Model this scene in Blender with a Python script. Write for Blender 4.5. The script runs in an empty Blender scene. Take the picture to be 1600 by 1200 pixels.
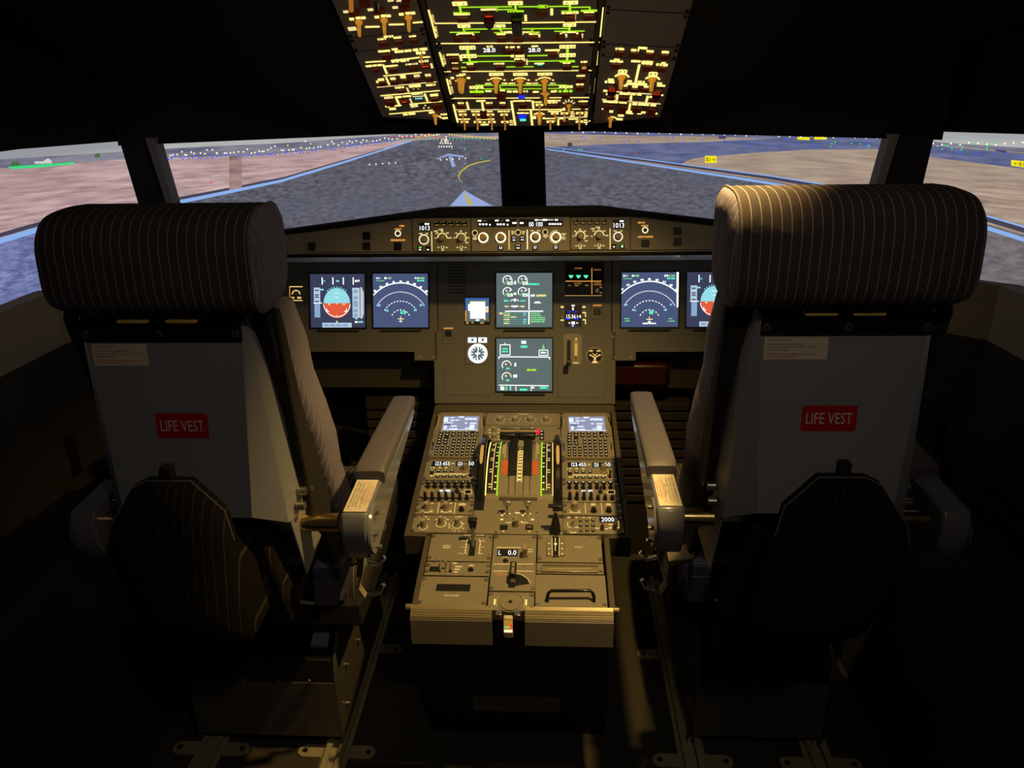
import bpy, bmesh, math, random
from mathutils import Vector, Matrix
random.seed(7)
C = bpy.context.scene.collection
sc = bpy.context.scene
R = math.radians
PI = math.pi

# ------------------------------------------------------------------ camera
FPX = 1215.0
CAM = Vector((0.0783, 0.0, 1.5))
YAW, PITCH, ROLL = R(3.13), R(22.0), R(1.06)
cf = Vector((-math.sin(YAW)*math.cos(PITCH), math.cos(YAW)*math.cos(PITCH), -math.sin(PITCH)))
cr0 = Vector((math.cos(YAW), math.sin(YAW), 0))
cu0 = cr0.cross(cf)
cr = cr0*math.cos(ROLL) - cu0*math.sin(ROLL)
cu = cr0*math.sin(ROLL) + cu0*math.cos(ROLL)
cam_d = bpy.data.cameras.new('camera'); cam = bpy.data.objects.new('camera', cam_d); C.objects.link(cam)
m = Matrix((cr, cu, -cf)).transposed().to_4x4(); m.translation = CAM
cam.matrix_world = m
cam_d.sensor_fit = 'HORIZONTAL'; cam_d.sensor_width = 36; cam_d.lens = 36*FPX/1600
cam_d.clip_start = .02; cam_d.clip_end = 60
sc.camera = cam
# ------------------------------------------------------------------ world, colour management, room lights
sc.view_settings.view_transform = 'Standard'; sc.view_settings.look = 'None'
sc.view_settings.gamma = 1; sc.view_settings.use_curve_mapping = False
sc.view_settings.exposure = 0.0
w = bpy.data.worlds.new('dim_hall'); sc.world = w; w.use_nodes = True
w.node_tree.nodes['Background'].inputs[0].default_value = (.9, .85, .8, 1)
w.node_tree.nodes['Background'].inputs[1].default_value = .014

def lamp(name, loc, energy, col, size, kind='POINT', target=None, spot=None, blend=.5):
    d = bpy.data.lights.new(name, kind); d.energy = energy; d.color = col
    if kind == 'AREA': d.size = size
    else: d.shadow_soft_size = size
    if spot: d.spot_size = R(spot); d.spot_blend = blend
    o = bpy.data.objects.new(name, d); C.objects.link(o); o.location = loc
    if target:
        o.rotation_euler = (Vector(target)-Vector(loc)).to_track_quat('-Z', 'Y').to_euler()
    return o
WARM = (1.0, .64, .20)
# pedestal flood lamp under the rear end of the overhead panel, and a weak dome lamp further aft; both are real fixtures
lamp('flood_lamp_light', (.36, 1.20, 1.72), 52, WARM, .02, 'SPOT', (-.03, 1.56, .43), 81, .8)
lamp('dome_lamp_light', (.50, -.25, 2.34), 10, (1.0, .80, .58), .06, 'SPOT', (-.02, 1.15, 1.0), 66, .9)

# ------------------------------------------------------------------ materials
def lin(c):
    c = c/255
    return c/12.92 if c <= .04045 else ((c+.055)/1.055)**2.4
def rgb(*c): return tuple(lin(x) for x in c)+(1,)
def mat(name, col, rough=.6, metal=0, spec=.5, noise=None, nscale=60, bump=0, emit=None, estr=1):
    m = bpy.data.materials.new(name); m.use_nodes = True
    nt = m.node_tree; b = nt.nodes['Principled BSDF']
    b.inputs['Roughness'].default_value = rough; b.inputs['Metallic'].default_value = metal
    b.inputs['Specular IOR Level'].default_value = spec
    b.inputs['Base Color'].default_value = col
    if noise or bump:
        tc = nt.nodes.new('ShaderNodeTexCoord'); n = nt.nodes.new('ShaderNodeTexNoise')
        n.inputs['Scale'].default_value = nscale; n.inputs['Detail'].default_value = 4
        nt.links.new(tc.outputs['Object'], n.inputs['Vector'])
        if noise:
            mx = nt.nodes.new('ShaderNodeMix'); mx.data_type = 'RGBA'
            mx.inputs[6].default_value = col; mx.inputs[7].default_value = noise
            nt.links.new(n.outputs['Fac'], mx.inputs[0]); nt.links.new(mx.outputs[2], b.inputs['Base Color'])
        if bump:
            bp = nt.nodes.new('ShaderNodeBump'); bp.inputs['Strength'].default_value = bump; bp.inputs['Distance'].default_value = .002
            nt.links.new(n.outputs['Fac'], bp.inputs['Height']); nt.links.new(bp.outputs['Normal'], b.inputs['Normal'])
    if emit:
        b.inputs['Emission Color'].default_value = emit; b.inputs['Emission Strength'].default_value = estr
    return m
def emat(name, col, s=1.0):
    m = bpy.data.materials.new(name); m.use_nodes = True; nt = m.node_tree
    for n in list(nt.nodes): nt.nodes.remove(n)
    e = nt.nodes.new('ShaderNodeEmission'); e.inputs[0].default_value = col; e.inputs[1].default_value = s
    o = nt.nodes.new('ShaderNodeOutputMaterial'); nt.links.new(e.outputs[0], o.inputs[0])
    return m
def emat_noise(name, c1, c2, scale, stretch=(1, 1, 1), s=1.0, c3=None, lo=.35, hi=.65):
    m = emat(name, c1, s); nt = m.node_tree
    e = [n for n in nt.nodes if n.type == 'EMISSION'][0]
    tc = nt.nodes.new('ShaderNodeTexCoord'); mp = nt.nodes.new('ShaderNodeMapping'); mp.inputs['Scale'].default_value = stretch
    n = nt.nodes.new('ShaderNodeTexNoise'); n.inputs['Scale'].default_value = scale; n.inputs['Detail'].default_value = 5; n.inputs['Roughness'].default_value = .6
    cr_ = nt.nodes.new('ShaderNodeValToRGB'); cr_.color_ramp.elements[0].position = lo; cr_.color_ramp.elements[1].position = hi
    cr_.color_ramp.elements[0].color = c1; cr_.color_ramp.elements[1].color = c2
    nt.links.new(tc.outputs['Object'], mp.inputs[0]); nt.links.new(mp.outputs[0], n.inputs['Vector'])
    nt.links.new(n.outputs['Fac'], cr_.inputs[0])
    out = cr_.outputs[0]
    if c3:
        n2 = nt.nodes.new('ShaderNodeTexNoise'); n2.inputs['Scale'].default_value = scale*.12; nt.links.new(mp.outputs[0], n2.inputs['Vector'])
        mx = nt.nodes.new('ShaderNodeMix'); mx.data_type = 'RGBA'; nt.links.new(n2.outputs['Fac'], mx.inputs[0])
        nt.links.new(out, mx.inputs[6]); mx.inputs[7].default_value = c3; out = mx.outputs[2]
    nt.links.new(out, e.inputs[0])
    return m
def fabric(name, axis, pitch, base, line, width=.09):
    m = mat(name, base, .95, spec=.1); nt = m.node_tree; b = nt.nodes['Principled BSDF']
    tc = nt.nodes.new('ShaderNodeTexCoord'); sp = nt.nodes.new('ShaderNodeSeparateXYZ'); nt.links.new(tc.outputs['Object'], sp.inputs[0])
    mu = nt.nodes.new('ShaderNodeMath'); mu.operation = 'MULTIPLY'; mu.inputs[1].default_value = 1/pitch; nt.links.new(sp.outputs[axis], mu.inputs[0])
    fr = nt.nodes.new('ShaderNodeMath'); fr.operation = 'FRACT'; nt.links.new(mu.outputs[0], fr.inputs[0])
    lt = nt.nodes.new('ShaderNodeMath'); lt.operation = 'LESS_THAN'; lt.inputs[1].default_value = width; nt.links.new(fr.outputs[0], lt.inputs[0])
    wv = nt.nodes.new('ShaderNodeTexNoise'); wv.inputs['Scale'].default_value = 900; nt.links.new(tc.outputs['Object'], wv.inputs['Vector'])
    mx0 = nt.nodes.new('ShaderNodeMix'); mx0.data_type = 'RGBA'; mx0.inputs[6].default_value = tuple(x*.75 for x in base[:3])+(1,); mx0.inputs[7].default_value = tuple(min(1, x*1.25) for x in base[:3])+(1,)
    nt.links.new(wv.outputs['Fac'], mx0.inputs[0])
    mx = nt.nodes.new('ShaderNodeMix'); mx.data_type = 'RGBA'; nt.links.new(lt.outputs[0], mx.inputs[0]); nt.links.new(mx0.outputs[2], mx.inputs[6]); mx.inputs[7].default_value = line
    nt.links.new(mx.outputs[2], b.inputs['Base Color'])
    n = nt.nodes.new('ShaderNodeTexNoise'); n.inputs['Scale'].default_value = 25; nt.links.new(tc.outputs['Object'], n.inputs['Vector'])
    bp = nt.nodes.new('ShaderNodeBump'); bp.inputs['Strength'].default_value = .35; bp.inputs['Distance'].default_value = .01
    nt.links.new(n.outputs['Fac'], bp.inputs['Height']); nt.links.new(bp.outputs['Normal'], b.inputs['Normal'])
    return m
M = {}
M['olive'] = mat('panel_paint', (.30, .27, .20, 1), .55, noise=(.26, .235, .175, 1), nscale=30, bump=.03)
M['olive_dimmed'] = mat('panel_paint_dimmed', (.150, .148, .128, 1), .55, noise=(.135, .133, .115, 1), nscale=30, bump=.03)  # copy of the panel paint, weaker lamp light put into its darker colour
M['olive_knob'] = mat('knob_paint', (.36, .31, .22, 1), .45)
M['oh'] = mat('overhead_paint', (.42, .40, .38, 1), .6, noise=(.38, .365, .35, 1), nscale=30)
M['black'] = mat('black_plastic', (.012, .012, .013, 1), .4)
M['matte'] = mat('matte_black', (.018, .017, .016, 1), .85, noise=(.012, .012, .011, 1), nscale=15)
M['ceil'] = mat('lining_black', (.02, .019, .018, 1), .8, noise=(.015, .015, .014, 1), nscale=8)
M['trim'] = mat('frame_edge_grey', (.34, .33, .31, 1), .6)
M['sill'] = mat('side_lining_grey', (.42, .38, .29, 1), .7, noise=(.37, .33, .25, 1), nscale=20)
M['console'] = mat('console_brown', (.04, .033, .026, 1), .7)
M['floor'] = mat('carpet', (.07, .062, .045, 1), .95, noise=(.045, .04, .03, 1), nscale=180, bump=.5)
M['dark'] = mat('button_dark', (.012, .009, .008, 1), .5)
M['ohbtn'] = mat('overhead_button', (.03, .008, .004, 1), .4, emit=(.25, .02, .003, 1), estr=.10)
M['screw'] = mat('screw_steel', (.45, .42, .36, 1), .35, metal=.9)
M['steel'] = mat('steel', (.6, .58, .52, 1), .3, metal=.95)
M['chrome'] = mat('chrome', (.85, .85, .85, 1), .12, metal=1)
M['brass'] = mat('brass_tube', (.78, .60, .26, 1), .25, metal=1)
M['shell'] = mat('seat_shell_grey', (.30, .315, .36, 1), .45, noise=(.275, .29, .33, 1), nscale=12)
M['armgrey'] = mat('armrest_gloss_grey', (.19, .195, .23, 1), .18)
M['pad'] = mat('armrest_pad', (.12, .112, .135, 1), .5, bump=.15, nscale=400)
FB = (.075, .064, .066, 1); FL = (.34, .31, .30, 1)
M['fabx'] = fabric('pinstripe_fabric', 0, .0139, FB, FL, .085)
M['fab_screenlit'] = fabric('pinstripe_fabric_screenlit', 1, .0125, (.20, .18, .24, 1), (.36, .34, .42, 1), .14)  # seat fabric copied lighter and purpler, screen light put into the colour
M['fabback'] = fabric('pinstripe_fabric_dark', 0, .0139, (.014, .012, .012, 1), (.06, .055, .05, 1), .07)
M['black_fab'] = mat('black_fabric', (.016, .013, .012, 1), .95, bump=.3, nscale=120)
M['piping'] = mat('piping', (.16, .14, .14, 1), .9)
M['red'] = mat('red_label', rgb(196, 18, 24), .5)
M['white'] = mat('white_print', (.8, .8, .8, 1), .5)
M['paper'] = mat('sticker_paper', (.78, .70, .56, 1), .7)
M['ink'] = mat('sticker_ink', (.05, .045, .04, 1), .8)
M['redink'] = mat('sticker_red_ink', (.45, .10, .06, 1), .8)
M['yellow_web'] = mat('yellow_webbing', (.85, .60, .16, 1), .8, noise=(.55, .36, .08, 1), nscale=120, bump=.5)
M['web'] = mat('tan_webbing', (.55, .48, .33, 1), .8, noise=(.35, .29, .18, 1), nscale=90, bump=.5)
M['blue_box'] = mat('actuator_blue', (.10, .10, .20, 1), .4)
M['green'] = mat('green_tube', (.12, .32, .22, 1), .4)
M['darkred'] = mat('dark_red', (.035, .003, .0025, 1), .35)
M['track'] = mat('rail_alloy', (.62, .56, .40, 1), .45, metal=.3, noise=(.48, .43, .30, 1), nscale=40)
M['rib'] = mat('ribbed_alloy', (.36, .31, .20, 1), .35, metal=.35)
M['hood'] = mat('glareshield_black', (.008, .007, .007, 1), .75, spec=.25)
M['under'] = mat('glareshield_underside', (.7, .78, .85, 1), .25)
M['led'] = emat('white_led', (1, 1, 1, 1), 1.6)
M['amber'] = emat('amber_legend', (1.0, .66, .20, 1), .95)
M['amberhi'] = emat('amber_white_legend', (1.0, .71, .19, 1), 1.7)
M['amberdim'] = emat('amber_dim_legend', (1.0, .60, .16, 1), .45)
M['ringhi'] = emat('white_ring', (1.0, .87, .6, 1), 1.2)
M['lime'] = emat('lime_line', (.42, .85, .02, 1), 1.1)
M['orange'] = emat('orange_mark', (1.0, .12, .01, 1), .9)
M['pink'] = emat('pink_dot', (1.0, .03, .08, 1), .9)
M['blue'] = emat('blue_light', (.01, .03, .9, 1), 1.2)
M['mint'] = emat('mint_light', (.10, .85, .50, 1), 1.1)
M['greenled'] = emat('green_light', (.12, .75, .08, 1), 1.2)
M['cyan'] = emat('cyan_symbol', (.25, .75, .85, 1), .9)
M['tealsym'] = emat('teal_symbol', (.12, .55, .50, 1), .9)
M['greensym'] = emat('green_symbol', (.25, .75, .28, 1), .9)
M['yellowsym'] = emat('yellow_symbol', (.95, .75, .30, 1), 1)
M['whitesym'] = emat('white_symbol', (.9, .95, .95, 1), 1.15)
M['redwarn'] = emat('red_warning', (1.0, .05, .01, 1), 1.0)
M['scr_blue'] = emat('display_blue', rgb(74, 86, 122), 1)
M['scr_dark'] = emat('display_dark_blue', rgb(58, 64, 88), 1)
M['scr_green'] = emat('display_green_grey', rgb(96, 110, 110), 1)
M['skyblue'] = emat('display_sky', rgb(150, 222, 232), 1)
M['ground'] = emat('display_ground', rgb(228, 92, 62), 1)
M['tape'] = emat('display_tape', rgb(140, 168, 205), 1)
M['tape2'] = emat('display_tape_light', rgb(185, 205, 225), 1)
M['mcdu'] = emat('keypad_display', rgb(150, 152, 184), 1)
M['mcduw'] = emat('keypad_display_text', rgb(225, 240, 248), 1.1)
M['ohknob'] = mat('backlit_knob', (.55, .30, .07, 1), .4, emit=(.9, .36, .03, 1), estr=.42)
M['toggle'] = mat('toggle_amber', (.6, .35, .12, 1), .35, emit=(.9, .32, .04, 1), estr=.35)
M['lampglass'] = emat('lamp_glass', (1, .8, .5, 1), 3)

# ------------------------------------------------------------------ mesh helpers
_font = {}
def text_geo(s):
    if s not in _font:
        cu_ = bpy.data.curves.new('t', 'FONT'); cu_.body = s; cu_.size = 1; cu_.resolution_u = 2
        o = bpy.data.objects.new('t', cu_); me = bpy.data.meshes.new_from_object(o)
        v = [(a.co.x, a.co.y) for a in me.vertices]; f = [tuple(p.vertices) for p in me.polygons]
        xs = [a[0] for a in v]; ys = [a[1] for a in v]
        x0, x1, y0, y1 = min(xs), max(xs), min(ys), max(ys)
        v = [((a-(x0+x1)/2)/(x1-x0), (b-(y0+y1)/2)/(y1-y0)) for a, b in v]
        _font[s] = (v, f)
        bpy.data.meshes.remove(me); bpy.data.objects.remove(o); bpy.data.curves.remove(cu_)
    return _font[s]
class MB:
    def __init__(s): s.v = []; s.f = []; s.fn = None
    def add(s, vs, fs):
        k = len(s.v)
        s.v += [tuple(s.fn(Vector(p))) if s.fn else tuple(p) for p in vs]; s.f += [tuple(i+k for i in f) for f in fs]
        return s
    def box(s, x0, x1, y0, y1, z0, z1):
        return s.add([(x, y, z) for z in (z0, z1) for y in (y0, y1) for x in (x0, x1)],
                     [(0, 2, 3, 1), (4, 5, 7, 6), (0, 1, 5, 4), (2, 6, 7, 3), (0, 4, 6, 2), (1, 3, 7, 5)])
    def hexa(s, p):   # eight corners: four bottom loop, four top loop
        return s.add(p, [(3, 2, 1, 0), (4, 5, 6, 7), (0, 1, 5, 4), (1, 2, 6, 5), (2, 3, 7, 6), (3, 0, 4, 7)])
    def prism(s, poly, z0, z1, axis='z', top=None):
        n = len(poly); top = top or poly
        def P(a, b, c): return {'z': (a, b, c), 'x': (c, a, b), 'y': (a, c, b)}[axis]
        return s.add([P(a, b, z0) for a, b in poly]+[P(a, b, z1) for a, b in top],
                     [tuple(range(n))[::-1], tuple(range(n, 2*n))]+[(i, (i+1) % n, n+(i+1) % n, n+i) for i in range(n)])
    def cyl(s, c, r0, r1, h, seg=16, axis='z', z=0):
        n = seg
        def P(a, b, k): return {'z': (c[0]+a, c[1]+b, z+k), 'x': (c[0]+k+z, c[1]+a, c[2]+b if len(c) > 2 else b), 'y': (c[0]+a, c[1]+k+z, c[2]+b if len(c) > 2 else b)}[axis]
        vs = []
        for rr, k in ((r0, 0), (r1, h)):
            for i in range(n): t = 2*PI*i/n; vs.append(P(rr*math.cos(t), rr*math.sin(t), k))
        return s.add(vs, [tuple(range(n))[::-1], tuple(range(n, 2*n))]+[(i, (i+1) % n, n+(i+1) % n, n+i) for i in range(n)])
    def ring(s, cx, cy, ri, ro, z0, z1, a0=0, a1=360, seg=28):
        full = a1-a0 >= 360; n = seg if full else seg+1; vs = []
        for i in range(n):
            t = R(a0+(a1-a0)*i/seg); c, q = math.cos(t), math.sin(t)
            vs += [(cx+ri*c, cy+ri*q, z0), (cx+ro*c, cy+ro*q, z0), (cx+ro*c, cy+ro*q, z1), (cx+ri*c, cy+ri*q, z1)]
        fs = []
        for i in range(seg):
            a = 4*i; b = 4*((i+1) % n)
            fs += [(a+1, b+1, b+2, a+2), (a+2, b+2, b+3, a+3), (a+3, b+3, b, a), (a, b, b+1, a+1)]
        if not full: fs += [(0, 1, 2, 3), tuple(4*(n-1)+k for k in (3, 2, 1, 0))]
        return s.add(vs, fs)
    def stroke(s, pts, w, z=.0004, h=.0004):
        for (x0, y0), (x1, y1) in zip(pts, pts[1:]):
            dx, dy = x1-x0, y1-y0; l = math.hypot(dx, dy) or 1; nx, ny = -dy/l*w/2, dx/l*w/2
            s.prism([(x0+nx, y0+ny), (x0-nx, y0-ny), (x1-nx, y1-ny), (x1+nx, y1+ny)], z, z+h)
        return s
    def tube(s, path, r, seg=10, closed=False):
        P = [Vector(p) for p in path]; n = len(P); vs = []; fs = []; prev = None
        for i, p in enumerate(P):
            t = ((P[min(i+1, n-1)]-P[max(i-1, 0)])).normalized()
            if prev is None: a = t.orthogonal().normalized()
            else: a = (prev - t*prev.dot(t)).normalized()
            prev = a; b = t.cross(a); rr = r[i] if isinstance(r, (list, tuple)) else r
            for k in range(seg): th = 2*PI*k/seg; vs.append(p+a*rr*math.cos(th)+b*rr*math.sin(th))
        for i in range(n-1):
            for k in range(seg): fs.append((i*seg+k, i*seg+(k+1) % seg, (i+1)*seg+(k+1) % seg, (i+1)*seg+k))
        fs += [tuple(range(seg))[::-1], tuple(range((n-1)*seg, n*seg))]
        return s.add(vs, fs)
    def strap(s, path, w, t, across):   # flat webbing along a path; across = width direction
        P = [Vector(p) for p in path]; A = Vector(across).normalized(); vs = []; fs = []
        for i, p in enumerate(P):
            d = (P[min(i+1, len(P)-1)]-P[max(i-1, 0)]).normalized(); n = d.cross(A).normalized()
            vs += [p+A*w/2+n*t/2, p-A*w/2+n*t/2, p-A*w/2-n*t/2, p+A*w/2-n*t/2]
        for i in range(len(P)-1):
            a = 4*i; b = a+4; fs += [(a+k, a+(k+1) % 4, b+(k+1) % 4, b+k) for k in range(4)]
        fs += [(0, 1, 2, 3), tuple(4*(len(P)-1)+k for k in (3, 2, 1, 0))]
        return s.add(vs, fs)
    def loft(s, rings, cap=True):
        n = len(rings[0]); vs = [p for r_ in rings for p in r_]; fs = []
        for i in range(len(rings)-1):
            for k in range(n): fs.append((i*n+k, i*n+(k+1) % n, (i+1)*n+(k+1) % n, (i+1)*n+k))
        if cap: fs += [tuple(range(n))[::-1], tuple(range((len(rings)-1)*n, len(rings)*n))]
        return s.add(vs, fs)
    def text(s, t, x, y, wd, ht, z=.0006, ang=0, T=None):
        v, f = text_geo(t); c, q = math.cos(R(ang)), math.sin(R(ang))
        pts = [(x+(a*wd)*c-(b*ht)*q, y+(a*wd)*q+(b*ht)*c, z) for a, b in v]
        if T: pts = [T(p) for p in pts]
        return s.add(pts, f)
def part(name, mb, m, parent=None, bevel=0, angle=35, seg=2, label=None, **kw):
    me = bpy.data.meshes.new(name); me.from_pydata(mb.v, [], mb.f); me.validate()
    b = bmesh.new(); b.from_mesh(me); bmesh.ops.recalc_face_normals(b, faces=b.faces); b.to_mesh(me); b.free()
    for p in me.polygons: p.use_smooth = True
    me.set_sharp_from_angle(angle=R(angle))
    me.materials.append(M[m] if isinstance(m, str) else m)
    o = bpy.data.objects.new(name, me); C.objects.link(o)
    if parent: o.parent = parent
    if bevel:
        bv = o.modifiers.new('bevel', 'BEVEL'); bv.width = bevel; bv.segments = seg; bv.limit_method = 'ANGLE'; bv.angle_limit = R(40)
    if label: o['label'] = label
    for k, v in kw.items(): o[k] = v
    return o
def tag(o, label=None, cat=None, group=None, kind=None):
    if label: o['label'] = label
    if cat: o['category'] = cat
    if group: o['group'] = group
    if kind: o['kind'] = kind
    return o
def thing(name, label, cat, mw=None, group=None):
    o = bpy.data.objects.new(name, None); C.objects.link(o); o.empty_display_size = .05
    if mw is not None: o.matrix_world = mw
    return tag(o, label, cat, group)
def struct(name, mb, m, bevel=0): return tag(part(name, mb, m, None, bevel), kind='structure')
def copy_tree(o, parent=None):
    c = o.copy(); C.objects.link(c); c.parent = parent
    if parent: c.matrix_parent_inverse = o.matrix_parent_inverse.copy()
    for ch in list(o.children): copy_tree(ch, c)
    return c

# ------------------------------------------------------------------ panel planes of the cockpit
def ray(px, py): return cf + cr*((px-800)/FPX) - cu*((py-600)/FPX)
class Plane:
    def __init__(s, O, U, V):
        s.O = Vector(O); s.U = Vector(U).normalized(); s.V = Vector(V).normalized(); s.N = s.U.cross(s.V)
    def uv(s, px, py, n=0):
        d = ray(px, py); O = s.O+s.N*n; p = CAM+d*((O-CAM).dot(s.N)/d.dot(s.N)) - O
        return p.dot(s.U), p.dot(s.V)
    def mw(s, u, v, n=0):
        m = Matrix((s.U, s.V, s.N)).transposed().to_4x4(); m.translation = s.O+s.U*u+s.V*v+s.N*n; return m
    def W(s, u, v, n=0): return s.O+s.U*u+s.V*v+s.N*n
tM, tQ, tR, tG = R(17.9), R(8.95), R(30.82), R(13)
PM = Plane((0, 2.0482, .55), (1, 0, 0), (0, math.sin(tM), math.cos(tM)))            # main instrument panel
PQ = Plane((0, 2.0278, .5927), (1, 0, 0), (0, math.cos(tQ), math.sin(tQ)))          # pedestal top
PG = Plane((0, 1.945, 1.072), (1, 0, 0), (0, math.sin(tG), math.cos(tG)))           # glareshield face
# overhead: "up" in the panel runs aft; right-handed frame seen from below
RV = Vector((0, -math.cos(tR), math.sin(tR))); RN = Vector((0, -math.sin(tR), -math.cos(tR)))
RO = Vector((0, 2.0769, 1.3767))
PR = Plane(RO, (1, 0, 0), RV)
ca = R(4.5)
PRL = Plane(RO+Vector((-.180, 0, 0)), Vector((math.cos(ca), 0, 0))-RN*math.sin(ca), RV)
PRR = Plane(RO+Vector((.180, 0, 0)), Vector((math.cos(ca), 0, 0))+RN*math.sin(ca), RV)

class Mod:
    """One instrument or panel unit standing on a plane. Coordinates go in as points of a photo crop and become metres on the plane."""
    def __init__(s, pl, name, label, cat, rect, group=None, src=(0, 0, 1), n0=0, uvrect=None):
        s.pl = pl; s.src = src; s.n0 = n0
        if uvrect: u0, u1, v0, v1 = uvrect
        else:
            x0, y0, x1, y1 = rect
            a, b, c, d = [pl.uv(*s.px(x, y), n0) for x, y in ((x0, y0), (x1, y0), (x0, y1), (x1, y1))]
            u0 = (a[0]+c[0])/2; u1 = (b[0]+d[0])/2; vt = (a[1]+b[1])/2; vb = (c[1]+d[1])/2; v0, v1 = min(vt, vb), max(vt, vb)
        s.c = ((u0+u1)/2, (v0+v1)/2); s.hw = (u1-u0)/2; s.hh = (v1-v0)/2
        s.root = thing(name, label, cat, pl.mw(s.c[0], s.c[1], n0), group)
        s.leg = {}
        s.vs = 1
    def px(s, X, Y): return s.src[0]+X/s.src[2], s.src[1]+Y/s.src[2]
    def at(s, *src): s.src = src; return s
    def L(s, X, Y, n=0):
        u, v = s.pl.uv(*s.px(X, Y), s.n0+n); return (u-s.c[0], v-s.c[1])
    def sx(s, X, Y, d=10):
        a = s.L(X-d, Y); b = s.L(X+d, Y); return abs(b[0]-a[0])/(2*d)
    def plate(s, m='olive', t=.004, name='faceplate', bevel=.0008, inset=.0006):
        if s.pl is PM and m == 'olive': m = 'olive_dimmed'
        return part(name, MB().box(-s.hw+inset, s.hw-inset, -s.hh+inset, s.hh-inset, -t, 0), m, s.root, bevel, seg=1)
    def lg(s, m, name='legend'): return s.leg.setdefault((name, m), MB())
    def rc(s, X0, Y0, X1, Y1):
        ps = [s.L(*p) for p in ((X0, Y0), (X1, Y0), (X0, Y1), (X1, Y1))]
        u0 = (ps[0][0]+ps[2][0])/2; u1 = (ps[1][0]+ps[3][0])/2; va = (ps[0][1]+ps[1][1])/2; vb = (ps[2][1]+ps[3][1])/2
        return min(u0, u1), max(u0, u1), min(va, vb), max(va, vb)
    def bar(s, X0, Y0, X1, Y1, m='amber', words=False, name='legend', z=.0003, h=.0005):
        u0, u1, v0, v1 = s.rc(X0, Y0, X1, Y1); mb = s.lg(m, name)
        if not words: mb.box(u0, u1, v0, v1, z, z+h)
        else:
            x = u0; hh = v1-v0; 
            lw = max(hh*.55, .0007)
            while x < u1-lw*.5:
                ww = lw*random.uniform(.8, 1.25)
                mb.box(x, min(x+ww, u1), v0+hh*random.uniform(0, .12), v1-hh*random.uniform(0, .12), z, z+h)
                x += ww*random.choice((1.08, 1.1, 1.1, 1.5))
    def bars(s, lst, m='amber', words=False, name='legend'):
        for b in lst: s.bar(*b, m=m, words=words, name=name)
    def line(s, pts, wpx, m='amber', name='legend', z=.0004):
        P = [s.L(*p) for p in pts]; s.lg(m, name).stroke(P, wpx*s.sx(*pts[0]), z, .0004)
    def arc(s, X, Y, r, a0, a1, wpx, m='amber', name='legend', z=.0004, rm=None):
        u, v = s.L(X, Y); k = s.sx(X, Y); rr = r*k if rm is None else rm
        s.lg(m, name).ring(u, v, rr-wpx*k/2, rr+wpx*k/2, z, z+.0004, a0, a1, 20)
    def dots(s, pts, r, m='amber', name='legend'):
        for p in pts:
            u, v = s.L(*p); s.lg(m, name).cyl((u, v), r, r, .0006, 8, z=.0002)
    def text(s, t, X, Y, wpx, hpx, m='amber', ang=0, z=.0008, name='lettering', hm=None):
        u, v = s.L(X, Y); k = s.sx(X, Y)
        a = s.L(X, Y-hpx/2); b = s.L(X, Y+hpx/2); kv = abs(a[1]-b[1])
        if abs(ang) > 45:   # running along v: width is measured along Y, height along X
            a = s.L(X, Y-wpx/2); b = s.L(X, Y+wpx/2); s.lg(m, name).text(t, u, v, abs(a[1]-b[1]), hpx*k, z, ang)
        else: s.lg(m, name).text(t, u, v, wpx*k, hm or kv, z, ang)
    def btn(s, X0, Y0, X1, Y1, m='dark', h=.003, name='button', bevel=.0004):
        r_ = s.rc(X0, Y0, X1, Y1); return part(name, MB().box(*r_, 0, h), m, s.root, bevel, seg=1)
    def knob(s, X, Y, r=.006, h=.012, m='olive_knob', name='knob', ang=90, pointer=True, skirt=1.25, base=None):
        u, v = s.L(X, Y); mb = MB(); mb.cyl((u, v), r*skirt, r*skirt*.95, h*.22, 20); mb.cyl((u, v), r, r*.86, h, 20)
        o = part(name, mb, m, s.root)
        if pointer:
            a = R(ang); d = (math.cos(a), math.sin(a)); p = MB()
            p.stroke([(u, v), (u+d[0]*r*.8, v+d[1]*r*.8)], r*.22, h, .0004); part('pointer', p, 'white', o)
        return o
    def grip(s, X, Y, r=.0065, h=.02, m='ohknob', ang=-90, name='rotary_knob'):   # knob with a bar-shaped grip
        u, v = s.L(X, Y); mb = MB(); mb.cyl((u, v), r, r*.95, .003, 20)
        o = part(name, mb, m, s.root)
        a = R(ang); d = Vector((math.cos(a), math.sin(a))); q = Vector((-d.y, d.x)); c = Vector((u, v))
        pl_ = [c+d*r*1.15, c+q*r*.55, c-d*r*.9+q*r*.35, c-d*r*.9-q*r*.35, c-q*r*.55]
        g = MB().prism([tuple(p) for p in pl_], .003, h, top=[tuple(c+(p-c)*.8) for p in pl_]); part('grip', g, m, o, .0006, seg=1)
        return o
    def toggle(s, X, Y, r=.0022, h=.014, m='toggle', name='toggle_switch', tilt=(0, -.3)):
        u, v = s.L(X, Y); mb = MB(); mb.cyl((u, v), r*1.8, r*1.7, .0025, 12)
        o = part(name, mb, m, s.root)
        t = MB().tube([(u, v, .002), (u+tilt[0]*h, v+tilt[1]*h, h*.7), (u+tilt[0]*h*1.3, v+tilt[1]*h*1.3, h)], [r*.55, r*.8, r], 10); part('lever', t, m, o)
        return o
    def screws(s, pts=None, r=.0028, inset=.006):
        if pts is None: P = [(-s.hw+inset, -s.hh+inset), (s.hw-inset, -s.hh+inset), (-s.hw+inset, s.hh-inset), (s.hw-inset, s.hh-inset)]
        else: P = [s.L(*p) for p in pts]
        for u, v in P: part('screw', MB().cyl((u, v), r, r*.8, .0014, 12), 'screw', s.root)
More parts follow.
